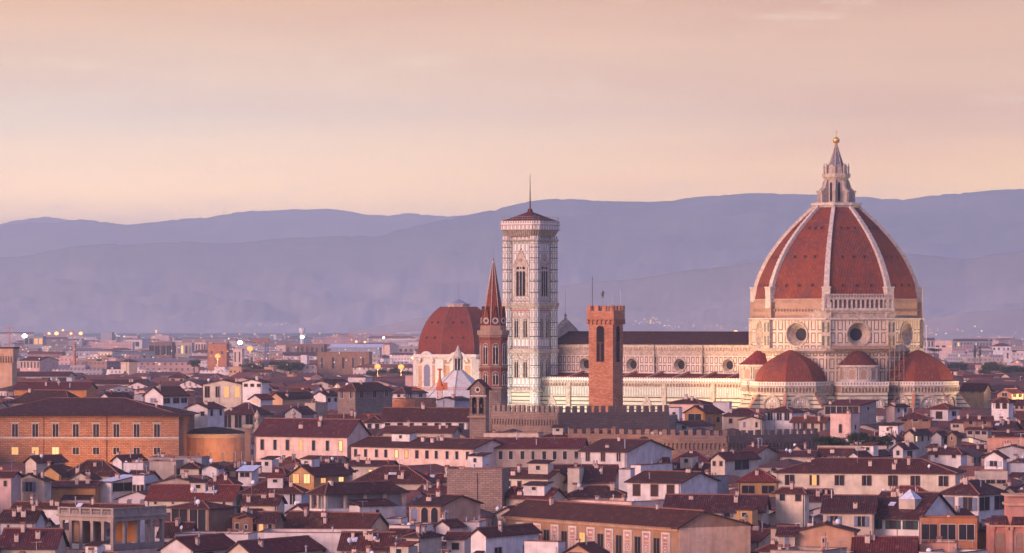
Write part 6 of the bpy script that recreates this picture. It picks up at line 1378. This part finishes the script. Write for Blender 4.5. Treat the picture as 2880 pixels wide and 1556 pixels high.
for vis, D, X, w, zt2, top, u, a, b in near:
    kind = rnd.choice('EEEGGHHHF'); col = rnd.choice(WC); dpt = rnd.uniform(9, 13); psi = rnd.choice([28, 30, 32, 24, 12, 35, -0.1 + 40])
    xc = a + (b - a) * rnd.uniform(.5, .85); px = PX(xc, D)
    rise = {'F': 0}.get(kind, rnd.uniform(1.6, 2.8)); ze = zt2 - rise; ye = HY + (CAMH - ze)*F/D
    vy = 1600
    ops = []
    if vis > 400 and kind != 'F': ops.append('w%d:%dx%d@%d%s' % (rnd.randint(1, 3), 13, 20, rnd.randint(4, 9), rnd.choice(['', 'b', 'g', 's', 'bo', ''])))
    if vis > 400: ops.append('r%d:%dx%d@%d%s' % (rnd.randint(1, 2), 10, 17, rnd.randint(4, 9), rnd.choice(['', 'b', ''])))
    if rnd.random() < .12: ops.append('L%d' % rnd.randint(0, 2))
    if vis > 250: ops.append('c%d' % rnd.choice([0, 1, 2, 2, 3, 4]))
    if vis > 500 and rnd.random() < .55: ops.append('d%d' % rnd.choice([1, 1, 2]))
    if vis > 400 and rnd.random() < .6: ops.append('a%d' % rnd.choice([1, 1, 2]))
    if vis > 700 and rnd.random() < .2: ops.append('k1')
    nb = sorted(SHORTS, key=lambda s: (s[0]-xc)**2 + 2*(s[1]-ye)**2)
    lab = None
    for s in nb[:6]:
        dx, dy = xc - s[0], ye - s[1]; rel = 'behind' if dy < -abs(dx)*.4 else 'in front of' if dy > abs(dx)*.4 else 'beside'
        for extra in ('', 'lower ', 'narrower ', 'wider ', 'small ', 'plain '):
            c_ = '%s%s %s house %s the %s' % (extra, cname[col], kn[kind], rel, s[2])
            c_ = c_.replace('the the', 'the')
            if len(c_.split()) <= 15 and c_ not in used: lab = c_; break
        if lab: break
    used[lab] = 1
    sh_before = len(SHORTS); house(lab, a, xc, b + (0 if rnd.random() < .7 else 0), ye, top, 1600, kind, col, ' '.join(ops), extra={'x': rnd.choice([0, 1, 1, 2]) if vis > 350 else 0, 'v': (rnd.random() < .08) if vis > 350 else 0}, D=D, psi=psi, depth=None if kind != 'F' else dpt)
    del SHORTS[sh_before:]; FOOT.pop()

# ------------------------------------------------------------------ everything smaller and farther: one mass of city
def simple_house(mb, X, Y, w, d, z, rot, wi, ri, roofk, rise):
    c, s = cos(rot), sin(rot)
    def P(x, y): return (X + x*c - y*s, Y + x*s + y*c)
    q = [P(-w/2, 0), P(w/2, 0), P(w/2, d), P(-w/2, d)]
    for k in range(4): mb.wall(q[k], q[(k+1) % 4], 0, z, wi)
    if roofk == 'F':
        mb.face([(*p, z) for p in q], ri)
        for (x0, x1, y0, y1) in ((-w/2, w/2, 0, .3), (-w/2, -w/2+.3, .3, d), (w/2-.3, w/2, .3, d)): mb.prism([P(x0, y0), P(x1, y0), P(x1, y1), P(x0, y1)], z, z+.9, wi)
        if w > 14: mb.prism([P(-w*.2, d*.3), P(w*.1, d*.3), P(w*.1, d*.7), P(-w*.2, d*.7)], z, z+2.8, wi)
    elif roofk == 'E':
        o = .6; A, B = P(-w/2-o, d/2), P(w/2+o, d/2)
        mb.face([(*P(-w/2-o, -o), z), (*P(w/2+o, -o), z), (*B, z+rise), (*A, z+rise)], ri); mb.face([(*P(w/2+o, d+o), z), (*P(-w/2-o, d+o), z), (*A, z+rise), (*B, z+rise)], ri)
        mb.face([(*q[1], z), (*q[2], z), (*P(w/2, d/2), z+rise)], wi); mb.face([(*q[3], z), (*q[0], z), (*P(-w/2, d/2), z+rise)], wi)
    elif roofk == 'G':
        o = .6; A, B = P(0, -o), P(0, d+o)
        mb.face([(*P(-w/2-o, d+o), z), (*P(-w/2-o, -o), z), (*A, z+rise), (*B, z+rise)], ri); mb.face([(*P(w/2+o, -o), z), (*P(w/2+o, d+o), z), (*B, z+rise), (*A, z+rise)], ri)
        mb.face([(*q[0], z), (*q[1], z), (*P(0, 0), z+rise)], wi); mb.face([(*q[2], z), (*q[3], z), (*P(0, d), z+rise)], wi)
    else:
        o = .6; h = min(w, d)/2; A, B = P(-w/2+h, d/2), P(w/2-h, d/2); e = [P(-w/2-o, -o), P(w/2+o, -o), P(w/2+o, d+o), P(-w/2-o, d+o)]
        if w < d: A, B = P(0, h), P(0, d-h)
        mb.face([(*e[0], z), (*e[1], z), (*(B if w >= d else A), z+rise)] + ([(*A, z+rise)] if w >= d else []), ri); mb.face([(*e[1], z), (*e[2], z), (*B, z+rise)] + ([(*A, z+rise)] if w < d else []), ri)
        mb.face([(*e[2], z), (*e[3], z), (*(A if w >= d else B), z+rise)] + ([(*B, z+rise)] if w >= d else []), ri); mb.face([(*e[3], z), (*e[0], z), (*A, z+rise)] + ([(*B, z+rise)] if w < d else []), ri)
city = MB(); r2 = random.Random(21)
for vis, D, X, w, zt2, top, u, a, b in rest:
    simple_house(city, X, D, w, r2.uniform(9, 13), zt2 - 1.8, R(r2.choice([-30, -25, -10, 20])), r2.randint(0, 2), 5 + r2.randint(0, 1), r2.choice('EGHH'), 1.8)
D = 720.0
while D < 1450:      # the same town going on past both edges of the view
    for sd in (-1, 1):
        x = 1462*D/F + 6
        while x < 1462*D/F + 95:
            w = r2.uniform(7, 13); simple_house(city, sd*(x + w/2), D + r2.uniform(-3, 3), w, r2.uniform(9, 13), PZ(HY + (CAMH - 17 - (D-720)*.015)*F/D, D) + r2.uniform(-3, 1), R(r2.choice([-30, -25, -10, 20])), r2.randint(0, 2), 5 + r2.randint(0, 1), r2.choice('EGHH'), 1.8); x += w * r2.uniform(.98, 1.1)
    D += 14
def zcity(D):
    lo, hi = 900.0, 1600.0
    for _ in range(24):
        mid = (lo + hi)/2
        if DY(mid) > D: lo = mid
        else: hi = mid
    return PZ(lo, D)
# old roofs right behind the landmarks, then flats, then the plain
D = 1450.0; skf = [s for s in skyl]
while D < 9500:
    far = D > 2300; half = 1900*D/F; x = -half; base = zcity(D) if D < 4200 else 22.0
    while x < half:
        big = r2.random() < (.05 if not far else .13)
        w = r2.uniform(9, 18) if not far else (r2.uniform(9, 20) if not big else r2.uniform(22, 46))
        w *= 1 + max(0, D-3000)/6000
        z = base + r2.uniform(-5.5, 1.4) + (r2.uniform(1, 7) if big and far else 0) - (3 if far and not big else 0)
        z = max(7, min(z, 34))
        if D > 4200: z = min(z, 30) if r2.random() < .85 else min(z + 4, 38)
        px0, px1 = CX + (x)*F/D, CX + (x+w)*F/D
        ok = not (px1 > 1165 and px0 < 1350 and D < 1760) and not (D < 1560 and px0 > 1380 and px1 < 2720)
        if ok and r2.random() < (.97 if D < 2600 else .80 if D < 5000 else .6):
            simple_house(city, x + w/2, D + r2.uniform(-5, 5), w, r2.uniform(9, 14), z, R(r2.choice([-38, -30, -24, -12, 8, 18, 30])), r2.choice([0, 0, 1, 1, 2, 3, 4]) if far else r2.randint(0, 2), (r2.choice([5, 5, 6, 7]) if far else r2.choice([5, 6])), 'F' if (big and r2.random() < .6) else r2.choice('EGHE'), r2.uniform(1.5, 2.6))
        x += w * r2.uniform(.95, 1.3 if far else 1.08)
    D *= 1.0125 if D < 2600 else 1.022 if D < 5000 else 1.045
tag(city.build('distant_rooftops', FARW + FARR), 'dense mass of small distant houses and flats on the plain', None, None, 'stuff')
# ------------------------------------------------------------------ ground, hills
m = MB(); m.face([(-60000, -2000, 0), (60000, -2000, 0), (60000, 70000, 0), (-60000, 70000, 0)]); struct(m.build('ground', flat('ground_earth', (.10, .08, .075), .95)))
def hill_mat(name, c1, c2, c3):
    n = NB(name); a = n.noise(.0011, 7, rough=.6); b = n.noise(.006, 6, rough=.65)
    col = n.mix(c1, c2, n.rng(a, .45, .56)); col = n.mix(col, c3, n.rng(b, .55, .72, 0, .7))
    sp = n.N.new('ShaderNodeSeparateXYZ'); n.L.new(n.tc.outputs['Object'], sp.inputs[0]); low = n.rng(n.math('ADD', sp.outputs[2], n.rng(a, .3, .7, -90, 90)), 20, 420, 1, 0); n.base(n.mix(col, (.40, .34, .31), n.math('MULTIPLY', low, .85))); n.b.inputs['Roughness'].default_value = 1; return n.mat  # paler lower slopes: settled land plus mist brightness painted into the colour
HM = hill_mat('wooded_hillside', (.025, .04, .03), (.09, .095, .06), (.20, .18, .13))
from mathutils import noise as mn
def ridge(name, pts, D, depth, dens=220, zfoot=8, amp=1.0, seed=0, tex=.0035, rough=1.0):
    pts = sorted(pts); x0, x1 = pts[0][0], pts[-1][0]
    def y(px):
        for (a, b), (c, d) in zip(pts, pts[1:]):
            if px <= c: t = (px-a)/(c-a); t = t*t*(3-2*t) * .35 + t * .65; return b + (d-b)*t
        return pts[-1][1]
    nr = 26; v = []; f = []; cols_ = dens
    for j in range(nr + 6):
        t = j / nr
        for i in range(cols_ + 1):
            px = x0 + (x1-x0)*i/cols_; zr = PZ(y(px), D)
            X0 = PX(px, D)
            if j <= nr:
                dd = D - depth*(1-t); s = t**1.25
                z = zfoot + (zr - zfoot)*s
                nz = mn.fractal(Vector((X0*tex + seed, dd*tex, seed)), 1.0, 2.1, 6)
                z += nz * (zr-zfoot) * .16 * amp * (1-t)**.5 * min(1, 4*t) + (mn.fractal(Vector((X0*.02+seed, 3, 0)), .8, 2.2, 4) * 5.0 * rough * D/12000 if j >= nr-1 else 0)
                zl = CAMH + (zr - CAMH) / D * dd - (1-t) * 4   # stay under the skyline
                z = min(z, zl)
            else:
                dd = D + depth*.25*(j-nr)/6; z = zr * (1 - ((j-nr)/6)*.75)
            v.append((X0 * (dd/D if j <= nr else 1), dd, z))
    W_ = cols_ + 1
    for j in range(nr + 5):
        for i in range(cols_): f.append((j*W_+i, j*W_+i+1, (j+1)*W_+i+1, (j+1)*W_+i))
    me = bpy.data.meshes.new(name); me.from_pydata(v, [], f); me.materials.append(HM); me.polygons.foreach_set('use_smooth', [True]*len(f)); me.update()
    o = link('hills', me); struct(o); o['label'] = name; return o
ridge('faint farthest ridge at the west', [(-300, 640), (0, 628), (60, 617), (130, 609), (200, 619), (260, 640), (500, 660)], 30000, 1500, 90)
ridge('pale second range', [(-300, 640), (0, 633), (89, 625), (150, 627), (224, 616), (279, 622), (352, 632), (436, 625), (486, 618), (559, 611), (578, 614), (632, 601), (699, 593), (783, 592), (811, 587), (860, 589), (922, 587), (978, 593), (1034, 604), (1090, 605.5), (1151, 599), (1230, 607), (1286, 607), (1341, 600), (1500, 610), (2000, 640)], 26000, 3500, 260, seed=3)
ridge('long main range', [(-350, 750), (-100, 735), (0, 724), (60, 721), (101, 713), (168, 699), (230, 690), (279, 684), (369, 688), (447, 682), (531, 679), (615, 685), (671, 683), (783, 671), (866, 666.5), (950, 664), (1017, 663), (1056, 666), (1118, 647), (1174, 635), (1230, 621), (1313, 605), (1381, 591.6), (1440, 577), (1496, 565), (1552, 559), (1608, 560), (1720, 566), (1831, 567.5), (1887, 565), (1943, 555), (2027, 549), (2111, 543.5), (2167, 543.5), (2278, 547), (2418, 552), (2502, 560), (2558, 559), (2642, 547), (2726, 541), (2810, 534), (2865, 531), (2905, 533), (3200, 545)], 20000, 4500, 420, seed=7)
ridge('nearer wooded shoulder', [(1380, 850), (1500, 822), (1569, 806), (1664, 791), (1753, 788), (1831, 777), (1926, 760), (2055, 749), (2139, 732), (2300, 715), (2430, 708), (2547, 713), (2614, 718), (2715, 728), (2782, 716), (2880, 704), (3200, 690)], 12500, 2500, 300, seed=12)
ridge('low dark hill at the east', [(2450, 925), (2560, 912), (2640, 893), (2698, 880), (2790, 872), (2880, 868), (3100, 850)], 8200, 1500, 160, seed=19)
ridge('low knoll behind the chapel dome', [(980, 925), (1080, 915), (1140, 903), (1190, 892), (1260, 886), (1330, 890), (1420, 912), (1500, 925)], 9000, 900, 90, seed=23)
# ------------------------------------------------------------------ trees
_tree = {}
def tree(px, py_top, py_bot, D, lab, kind=0, wide=1.0, grp='trees among the houses'):
    zt2, z0 = PZ(py_top, D), 0.0; h = (py_bot - py_top) * D / F
    k = (kind, rnd.randint(0, 2))
    if k not in _tree:
        rr = random.Random(hash(k) & 255); m = MB()
        cl = [(rr.uniform(-1, 1)*.75, rr.uniform(-1, 1)*.75, rr.uniform(-.5, .5), rr.uniform(.25, .5)) for _ in range(16)] if kind != 2 else [(rr.uniform(-.12, .12), rr.uniform(-.12, .12), -1+2*i/15, .34*(1-abs(i-5)/14)) for i in range(16)]
        if kind == 1: cl = [(x, y, z*.45+.1, r) for x, y, z, r in cl]
        for x, y, z, r in cl:
            for _ in range(190):
                d = Vector((rr.gauss(0, 1), rr.gauss(0, 1), rr.gauss(0, 1))).normalized() * r * rr.uniform(.55, 1.08); c = Vector((x, y, z)) + d; n = (d.normalized() + Vector((rr.uniform(-.7, .7), rr.uniform(-.7, .7), rr.uniform(-.2, .9)))).normalized(); t = n.cross(Vector((rr.random(), rr.random(), rr.random()))).normalized(); w = n.cross(t); s = rr.uniform(.035, .075)
                m.face([c - t*s, c + w*s*.8, c + t*s, c - w*s*.8], 0)
        _tree[k] = m.mesh('crown', M['leaf2'] if k[1] == 1 else M['leaf'])
    t = thing('tree', lab, 'tree', (PX(px, D), D, 0), rnd.uniform(0, 6), grp)
    c = link('crown', _tree[k], t, (0, 0, zt2 - h*.5)); c.scale = (h*.62*wide, h*.62*wide, h*.52)
    m = MB(); m.lathe([(.5, 0), (.28, zt2-h*.55), (.1, zt2-h*.2)], 7)
    for a in (0, 2.1, 4.2): m.bar((0, 0, zt2-h*.6), (cos(a)*h*.3, sin(a)*h*.3, zt2-h*.3), .12)
    m.build('trunk', M['bark'], t); return t
for a in ((2345, 1219, 1262, 1066, 'round dark tree on the roof garden below the crenellated wall', 0, 1.5), (2318, 1224, 1260, 1064, 'reddish-lit bush tree at the end of the roof garden', 0, 1.5), (2412, 1210, 1262, 1063, 'taller grey-green tree in front of the pinkish tower block', 0, 1.1), (2450, 1223, 1264, 1062, 'olive tree in the middle of the roof garden', 0, 1.5), (2483, 1222, 1262, 1061, 'clipped olive tree at the east end of the roof garden', 0, 1.5), (1812, 1226, 1246, 1000, 'small dark bush beside the white roof room', 0, 1.1), (2110, 1172, 1200, 1180, 'dark plants under the hipped roof before the tribune', 1, 1.5)): tree(*a[:5], a[5], a[6])
for i, (px, t_, b_, D, w) in enumerate(((770, 1008, 1052, 2550, 1.5), (815, 1010, 1055, 2500, 1.4), (720, 1018, 1050, 2600, 1.4), (1060, 1035, 1065, 2200, 1.6), (1100, 1030, 1062, 2250, 1.4), (1140, 1038, 1064, 2150, 1.3), (546, 1008, 1038, 2600, 1.0), (2628, 978, 992, 3000, 2.2), (2690, 1015, 1048, 2500, 1.6), (2660, 1020, 1050, 2450, 1.3), (2800, 1012, 1052, 2350, 1.6), (2845, 1022, 1060, 2200, 1.6), (2870, 1028, 1062, 2150, 1.3), (2770, 1035, 1060, 2250, 1.3), (2742, 972, 1000, 3300, .6), (2756, 974, 1000, 3320, .6), (690, 1020, 1046, 2700, 1.2), (235, 1015, 1040, 2700, 1.2))):
    tree(px, t_, b_, D, ['distant dark spreading tree before the flats with white stair towers', 'distant dark tree beside the blue crane', 'hazy tree below the bright orange lamp', 'dark tree under the pair of orange lamps', 'broad tree under the pair of orange lamps', 'tree beside the yellow chapel wall', 'tree by the dark red brick block', 'dark umbrella pine on the pale hillside house', 'round tree behind the red half dome', 'dark tree touching the red half dome', 'big olive-coloured tree at the east edge', 'dark shrubby tree at the east edge', 'last tree at the very east edge', 'bluish tree before the olive-coloured one', 'slim dark cypress before the grey balcony flats', 'second slim cypress before the grey balcony flats', 'tree below the tall pink slab', 'hazy tree near the cream tower'][i], 1 if i in (7,) else 2 if i in (14, 15) else i % 2, w, 'distant trees')
# ------------------------------------------------------------------ cranes, chimney, masts
def lattice(m, a, b, s, r, n):
    a = Vector(a); b = Vector(b); d = b - a; vert = abs(d.z) > abs(d.x)
    o = [Vector((x, y, 0)) if vert else Vector((0, x, y)) for x, y in ((-s, -s), (s, -s), (s, s), (-s, s))]
    for q in o: m.bar(a + q, b + q, r)
    for i in range(n):
        p0, p1 = a + d*i/n, a + d*(i+1)/n
        for k in range(4): m.bar(p0 + o[k], p1 + o[(k+1) % 4], r*.6); m.bar(p0 + o[k], p0 + o[(k+1) % 4], r*.6)
D = 1330; t = thing('tower_crane', 'orange lattice tower crane in front of the white pyramid roof', 'crane', (PX(1237, D), D, 0)); zj = PZ(1094, D)
m = MB(); lattice(m, (0, 0, 0), (0, 0, zj), .75, .13, 28); m.build('mast', M['crane'], t); m = MB(); lattice(m, (-8.3, 0, zj), (11.5, 0, zj), .35, .07, 22); m.build('jib', M['crane'], t)
m = MB(); m.box(-1, 1, -1, 1, zj-.5, zj+.8); m.box(1.0, 2.3, -.7, .7, zj-.2, zj+1.9); m.lathe([(1.1, zj+.8), (.4, zj+3), (.25, zj+5.6), (.8, zj+5.7), (.8, zj+6.1), (0, zj+6.2)], 6); m.build('cab', M['crane'], t); m = MB(); m.bar((0, 0, zj+6), (9.5, 0, zj+.4), .05); m.bar((0, 0, zj+6), (-7, 0, zj+.4), .05); m.bar((4.5, 0, zj), (4.5, 0, zj-1.5), .05); m.box(4.1, 4.9, -.3, .3, zj-2.1, zj-1.5); m.build('cable', M['crane'], t)
D = 2500; t = thing('tower_crane', 'blue lattice crane mast with dark red head near the orange lamp', 'crane', (PX(750, D), D, 0)); zj = PZ(962, D); m = MB(); lattice(m, (0, 0, 0), (0, 0, zj), .9, .22, 16); m.build('mast', M['craneb'], t); m = MB(); m.box(-1.9, 1.7, -1.2, 1.2, zj-.5, zj+2); m.box(-1.4, -.2, -1, 1, zj+2, zj+2.6); m.build('head', M['brown'], t); m = MB(); lattice(m, (-8.5, 0, zj+.8), (0, 0, zj+.8), .5, .14, 8); m.build('jib', M['crane'], t)
for px, pt, jib, D, lab in ((27, 917, (-20, 14), 4200, 'pink-red crane mast at the west edge'), (205, 928, (-34, 6), 4600, 'faint red crane beside the cluster of white lamps'), (985, 938, (-40, 18), 4800, 'faint far crane in the middle of the plain'), (1080, 938, (-6, 30), 4700, 'faint far crane near the stadium lights')):
    t = thing('tower_crane', lab, 'crane', (PX(px, D), D, 0), 0, 'distant cranes'); s_ = D/F; zj = PZ(pt, D); m = MB(); m.bar((0, 0, 0), (0, 0, zj), .5); m.build('mast', M['crane'], t); m = MB(); zz = zj - 6*s_; m.bar((jib[0]*s_, 0, zz), (jib[1]*s_, 0, zz), .45); m.build('jib', M['crane'], t)
D = 2600; t = thing('factory_chimney', 'tall thin red brick chimney on the western plain', 'chimney', (PX(210, D), D, 0)); m = MB(); m.lathe([(1.3, 0), (.75, PZ(966, D)-.8), (.95, PZ(966, D)-.6), (.95, PZ(966, D)), (0, PZ(966, D))], 12); m.build('stack', M['brick'], t); m = MB(); m.lathe([(1.0, PZ(985, D)), (1.05, PZ(984, D)), (1.0, PZ(982, D))], 12); m.build('band', M['frame'], t)
t = thing('radio_mast', 'thin radio mast on the crest of the pale far range', 'mast', (PX(629.5, 26000), 26000, PZ(604, 26000))); m = MB(); m.bar((0, 0, 0), (0, 0, 32), 1.6); m.build('pole', M['metal'], t); m = MB(); m.lathe([(3.5, 18), (3.5, 24)], 6); m.build('head', M['metal'], t)
t = thing('radio_mast', 'pale mast rising right behind the drum at the east', 'mast', (PX(2605, 3200), 3200, 0)); m = MB(); m.bar((0, 0, 0), (0, 0, PZ(915, 3200)), .35); m.build('pole', M['framew'], t); m = MB(); m.box(-.6, .6, -.3, .3, PZ(918, 3200), PZ(915, 3200)); m.build('head', M['framew'], t)
t = thing('water_tower', 'pale cylindrical water tower above the white star lamp', 'tower', (PX(850, 5200), 5200, 0)); m = MB(); z = PZ(938, 5200); m.lathe([(2.2, 0), (2.2, z), (3.6, z+1), (3.6, z+6), (0, z+7)], 12); m.build('tank', M['framew'], t); m = MB(); m.lathe([(3.8, z+6), (3.8, z+6.5), (0, z+7.4)], 12); m.build('lid', M['sheet'], t)
t = thing('market_hall', 'long low pale roof glowing on the plain', 'hall', (PX(1000, 3900), 3900, 0)); z = PZ(972, 3900); m = MB(); m.box(PX(930, 3900)-PX(1000, 3900), PX(1068, 3900)-PX(1000, 3900), 0, 60, 0, z-1.5); m.build('wall', M['bluegrey'], t); m = MB(); m.slab([(-24, -1, z-1.4), (23, -1, z-1.4), (23, 60, z+1), (-24, 60, z+1)], .4); m.build('roof', M['sheet'], t)
# ------------------------------------------------------------------ street lamps and small lights
lamp_m = {'o': glow('orange_floodlight', (1, .24, .05), 1.7), 'w': glow('white_floodlight', (1, .50, .2), 1.5), 'g': glow('greenish_floodlight', (.80, 1, .9), 12)}
for px, py, r, c, D, lab in ((612, 1002, 1.5, 'o', 2350, 'bright orange street lamp in front of the dark red brick block'), (703, 981, 1.9, 'o', 2700, 'widest orange street lamp beside the blue crane'), (1062, 1031, 1.45, 'o', 2080, 'first of the pair of orange lamps before the yellow chapel'), (1128, 1032, 1.45, 'o', 2080, 'second orange lamp, closer to the yellow chapel'),
        (69, 945, 2.3, 'g', 4200, 'white-green star lamp at the west edge'), (138, 938, 1.6, 'w', 4400, 'small yellow-white lamp beside the big one'), (159, 938, 2.3, 'w', 4400, 'big yellow-white lamp of the western cluster'), (177, 929, 1.3, 'w', 4500, 'highest little lamp of the western cluster'), (200, 938, 1.5, 'w', 4400, 'yellow-white lamp under the red crane jib'), (227, 938, 2.1, 'w', 4400, 'easternmost lamp of the western cluster'),
        (439, 931, 1.2, 'o', 4800, 'lone pinkish lamp above the plain'), (675, 964, 1.7, 'g', 3300, 'white lamp beside the red roofed block'), (850, 948, 1.9, 'g', 4300, 'white star lamp under the water tower'), (1002, 961, 1.2, 'w', 3900, 'small orange lamp by the pale hall'), (1026, 962, 1.2, 'w', 3900, 'small white lamp next to the pale hall'), (1079, 950, 1.0, 'g', 4200, 'small bluish mast lamp on the plain'), (1162, 1007, .9, 'w', 1790, 'white lamp at the corner of the yellow chapel'), (2069, 934, .75, 'w', 1500, 'bright white lamp above the nave roof')):
    t = thing('street_lamp', lab, 'street lamp', (PX(px, D), D, 0), 0, 'bright lamps across the city'); z = PZ(py, D); m = MB(); m.bar((0, 0, 0), (0, 0, z-.3), .22); m.bar((-r*.8, 0, z-.3), (r*.8, 0, z-.3), .15); r *= 1.6; m.build('pole', M['metal'], t)
    if c == 'o' and r > 1.9:
        pd = bpy.data.lights.new('lamp_light', 'POINT'); pd.energy = 22000; pd.color = (1, .42, .14); pd.shadow_soft_size = 1.0; po = bpy.data.objects.new('lamp_light', pd); COL.objects.link(po); po.location = (PX(px, D), D-9, z+2)
    m = MB(); m.lathe([(r*.62*sin(pi*i/8), z - r*.5*cos(pi*i/8)) for i in range(9)], 12); m.build('lamp_head', lamp_m[c], t)
lights = MB(); r3 = random.Random(5)
def spark(px, py, D, s, mi=0):
    c = Vector((PX(px, D), D, PZ(py, D))); v = [c + Vector(d)*s for d in ((1, 0, 0), (0, 1, 0), (-1, 0, 0), (0, -1, 0), (0, 0, 1), (0, 0, -1))]
    for a, b, e in ((0, 1, 4), (1, 2, 4), (2, 3, 4), (3, 0, 4), (1, 0, 5), (2, 1, 5), (3, 2, 5), (0, 3, 5)): lights.face([v[a], v[b], v[e]], mi)
for _ in range(90): spark(r3.uniform(0, 1150), 938 + abs(r3.gauss(0, 1))*16, r3.uniform(5200, 6500), r3.uniform(.5, 1.3), r3.choice([0, 0, 1]))
for cx_, n, s in ((590, 9, 40), (710, 9, 22), (790, 8, 14), (640, 5, 60)):
    for _ in range(n): spark(r3.gauss(cx_, s), 912 + r3.gauss(0, 5), 11500, r3.uniform(.8, 1.8), r3.choice([0, 0, 1]))
for _ in range(55): x = r3.uniform(1690, 2115); spark(x, 925 - abs(r3.gauss(0, 9)) - 14*math.exp(-((x-1835)/35)**2), 9500, r3.uniform(.6, 1.5), r3.choice([0, 0, 1]))
for _ in range(16): spark(1780 + r3.uniform(0, 80), 903 + r3.gauss(0, 5), 10000, r3.uniform(1.2, 2.2), 0)
for _ in range(10): spark(r3.uniform(2700, 2790), 782 - (r3.random())*16, 11800, r3.uniform(.6, 1.2), 0)
for _ in range(22): spark(r3.uniform(2600, 2880), 915 + r3.uniform(0, 55), r3.uniform(4200, 5600), r3.uniform(.4, .9), r3.choice([0, 1]))
for i in range(20): spark(1052 + i*6.2 + r3.uniform(-1, 1), 957 - i*.1, 4300, .8, 0)
for _ in range(70): spark(r3.uniform(0, 1150), 975 + abs(r3.gauss(0, 1))*30, 2000, .28, r3.choice([0, 1]))
tag(lights.build('town_lights', [glow('warm_town_light', (1, .48, .2), .8), glow('white_town_light', (1, .84, .66), 1.0)]), 'countless tiny warm and white lights scattered over plain and hills', None, None, 'stuff')
# ------------------------------------------------------------------ floodlighting that the photograph shows
def flood(name, loc, to, power, col, size=1.2, spot=110, blend=.9):
    d = bpy.data.lights.new(name, 'SPOT'); o = bpy.data.objects.new(name, d); COL.objects.link(o); o.location = loc; d.energy = power; d.color = col; d.shadow_soft_size = size; d.spot_size = R(spot); d.spot_blend = blend
    o.rotation_euler = (Vector(to) - Vector(loc)).to_track_quat('-Z', 'Y').to_euler(); return o
warm, cool, orange = (1, .66, .34), (.86, 1, .80), (1, .42, .12)
def dcp(a, r, z): v = dr(a)*r; return (DCX + v.x, DD + v.y, z)
for a in (-62, -8, 34, 78): flood('drum_floodlight', dcp(a, 82, 27), dcp(a, 26, 47), 150000, (1, .62, .30), spot=75)
for t_ in (38, 62, 86): v = np_(t_, 44); flood('aisle_floodlight', (DCX+v[0], DD+v[1], 18), (DCX+np_(t_, 15)[0], DD+np_(t_, 15)[1], 38), 10500, (1, .88, .66))
for a, r_ in ((ca, 30), (ca+90, 30)): v = dr(a)*r_; flood('bell_tower_floodlight', (cam_x+v.x, CD+v.y, 8), (cam_x, CD, 34), 42000, cool)
v = dr(ma+22.5)*40; 
for a in (-45, 0, 40): v = dr(a)*36; flood('chapel_floodlight', (PX(1290, MD)+v.x, MD+v.y, 18), (PX(1290, MD), MD, 34), 26000, warm)
for px in (0, 80, 160, 240, 320, 400): flood('palace_floodlight', (PX(px, 1181), 1181, 14.5), (PX(px, 1190), 1190, 21), 2600, orange, spot=150)
flood('apse_floodlight', (PX(570, 1190), 1197, 19), (PX(600, 1206), 1206, 21), 2400, orange, spot=150); flood('apse_floodlight', (PX(660, 1190), 1197, 19), (PX(640, 1206), 1206, 21), 2400, orange, spot=150)
flood('brick_tower_floodlight', (PX(1745, 1062), 1062, 20), (PX(1712, TD), TD, 36), 9000, orange, spot=120); flood('brick_tower_floodlight', (PX(1670, 1060), 1060, 22), (PX(1690, TD), TD, 44), 5000, (1, .5, .25), spot=120)
# ------------------------------------------------------------------ evening haze
hz = NB('evening_haze'); hz.N.remove(hz.b); pv = hz.N.new('ShaderNodeVolumePrincipled'); out = [n for n in hz.N if n.type == 'OUTPUT_MATERIAL'][0]; hz.L.new(pv.outputs[0], out.inputs['Volume'])
pv.inputs['Color'].default_value = (.74, .86, 1.0, 1); pv.inputs['Density'].default_value = HAZE_D; pv.inputs['Anisotropy'].default_value = 0.5
hm = MB(); hm.box(-9000, 9000, -200, 31500, -1.0, 760); h = hm.build('haze', hz.mat); struct(h, 'stuff')
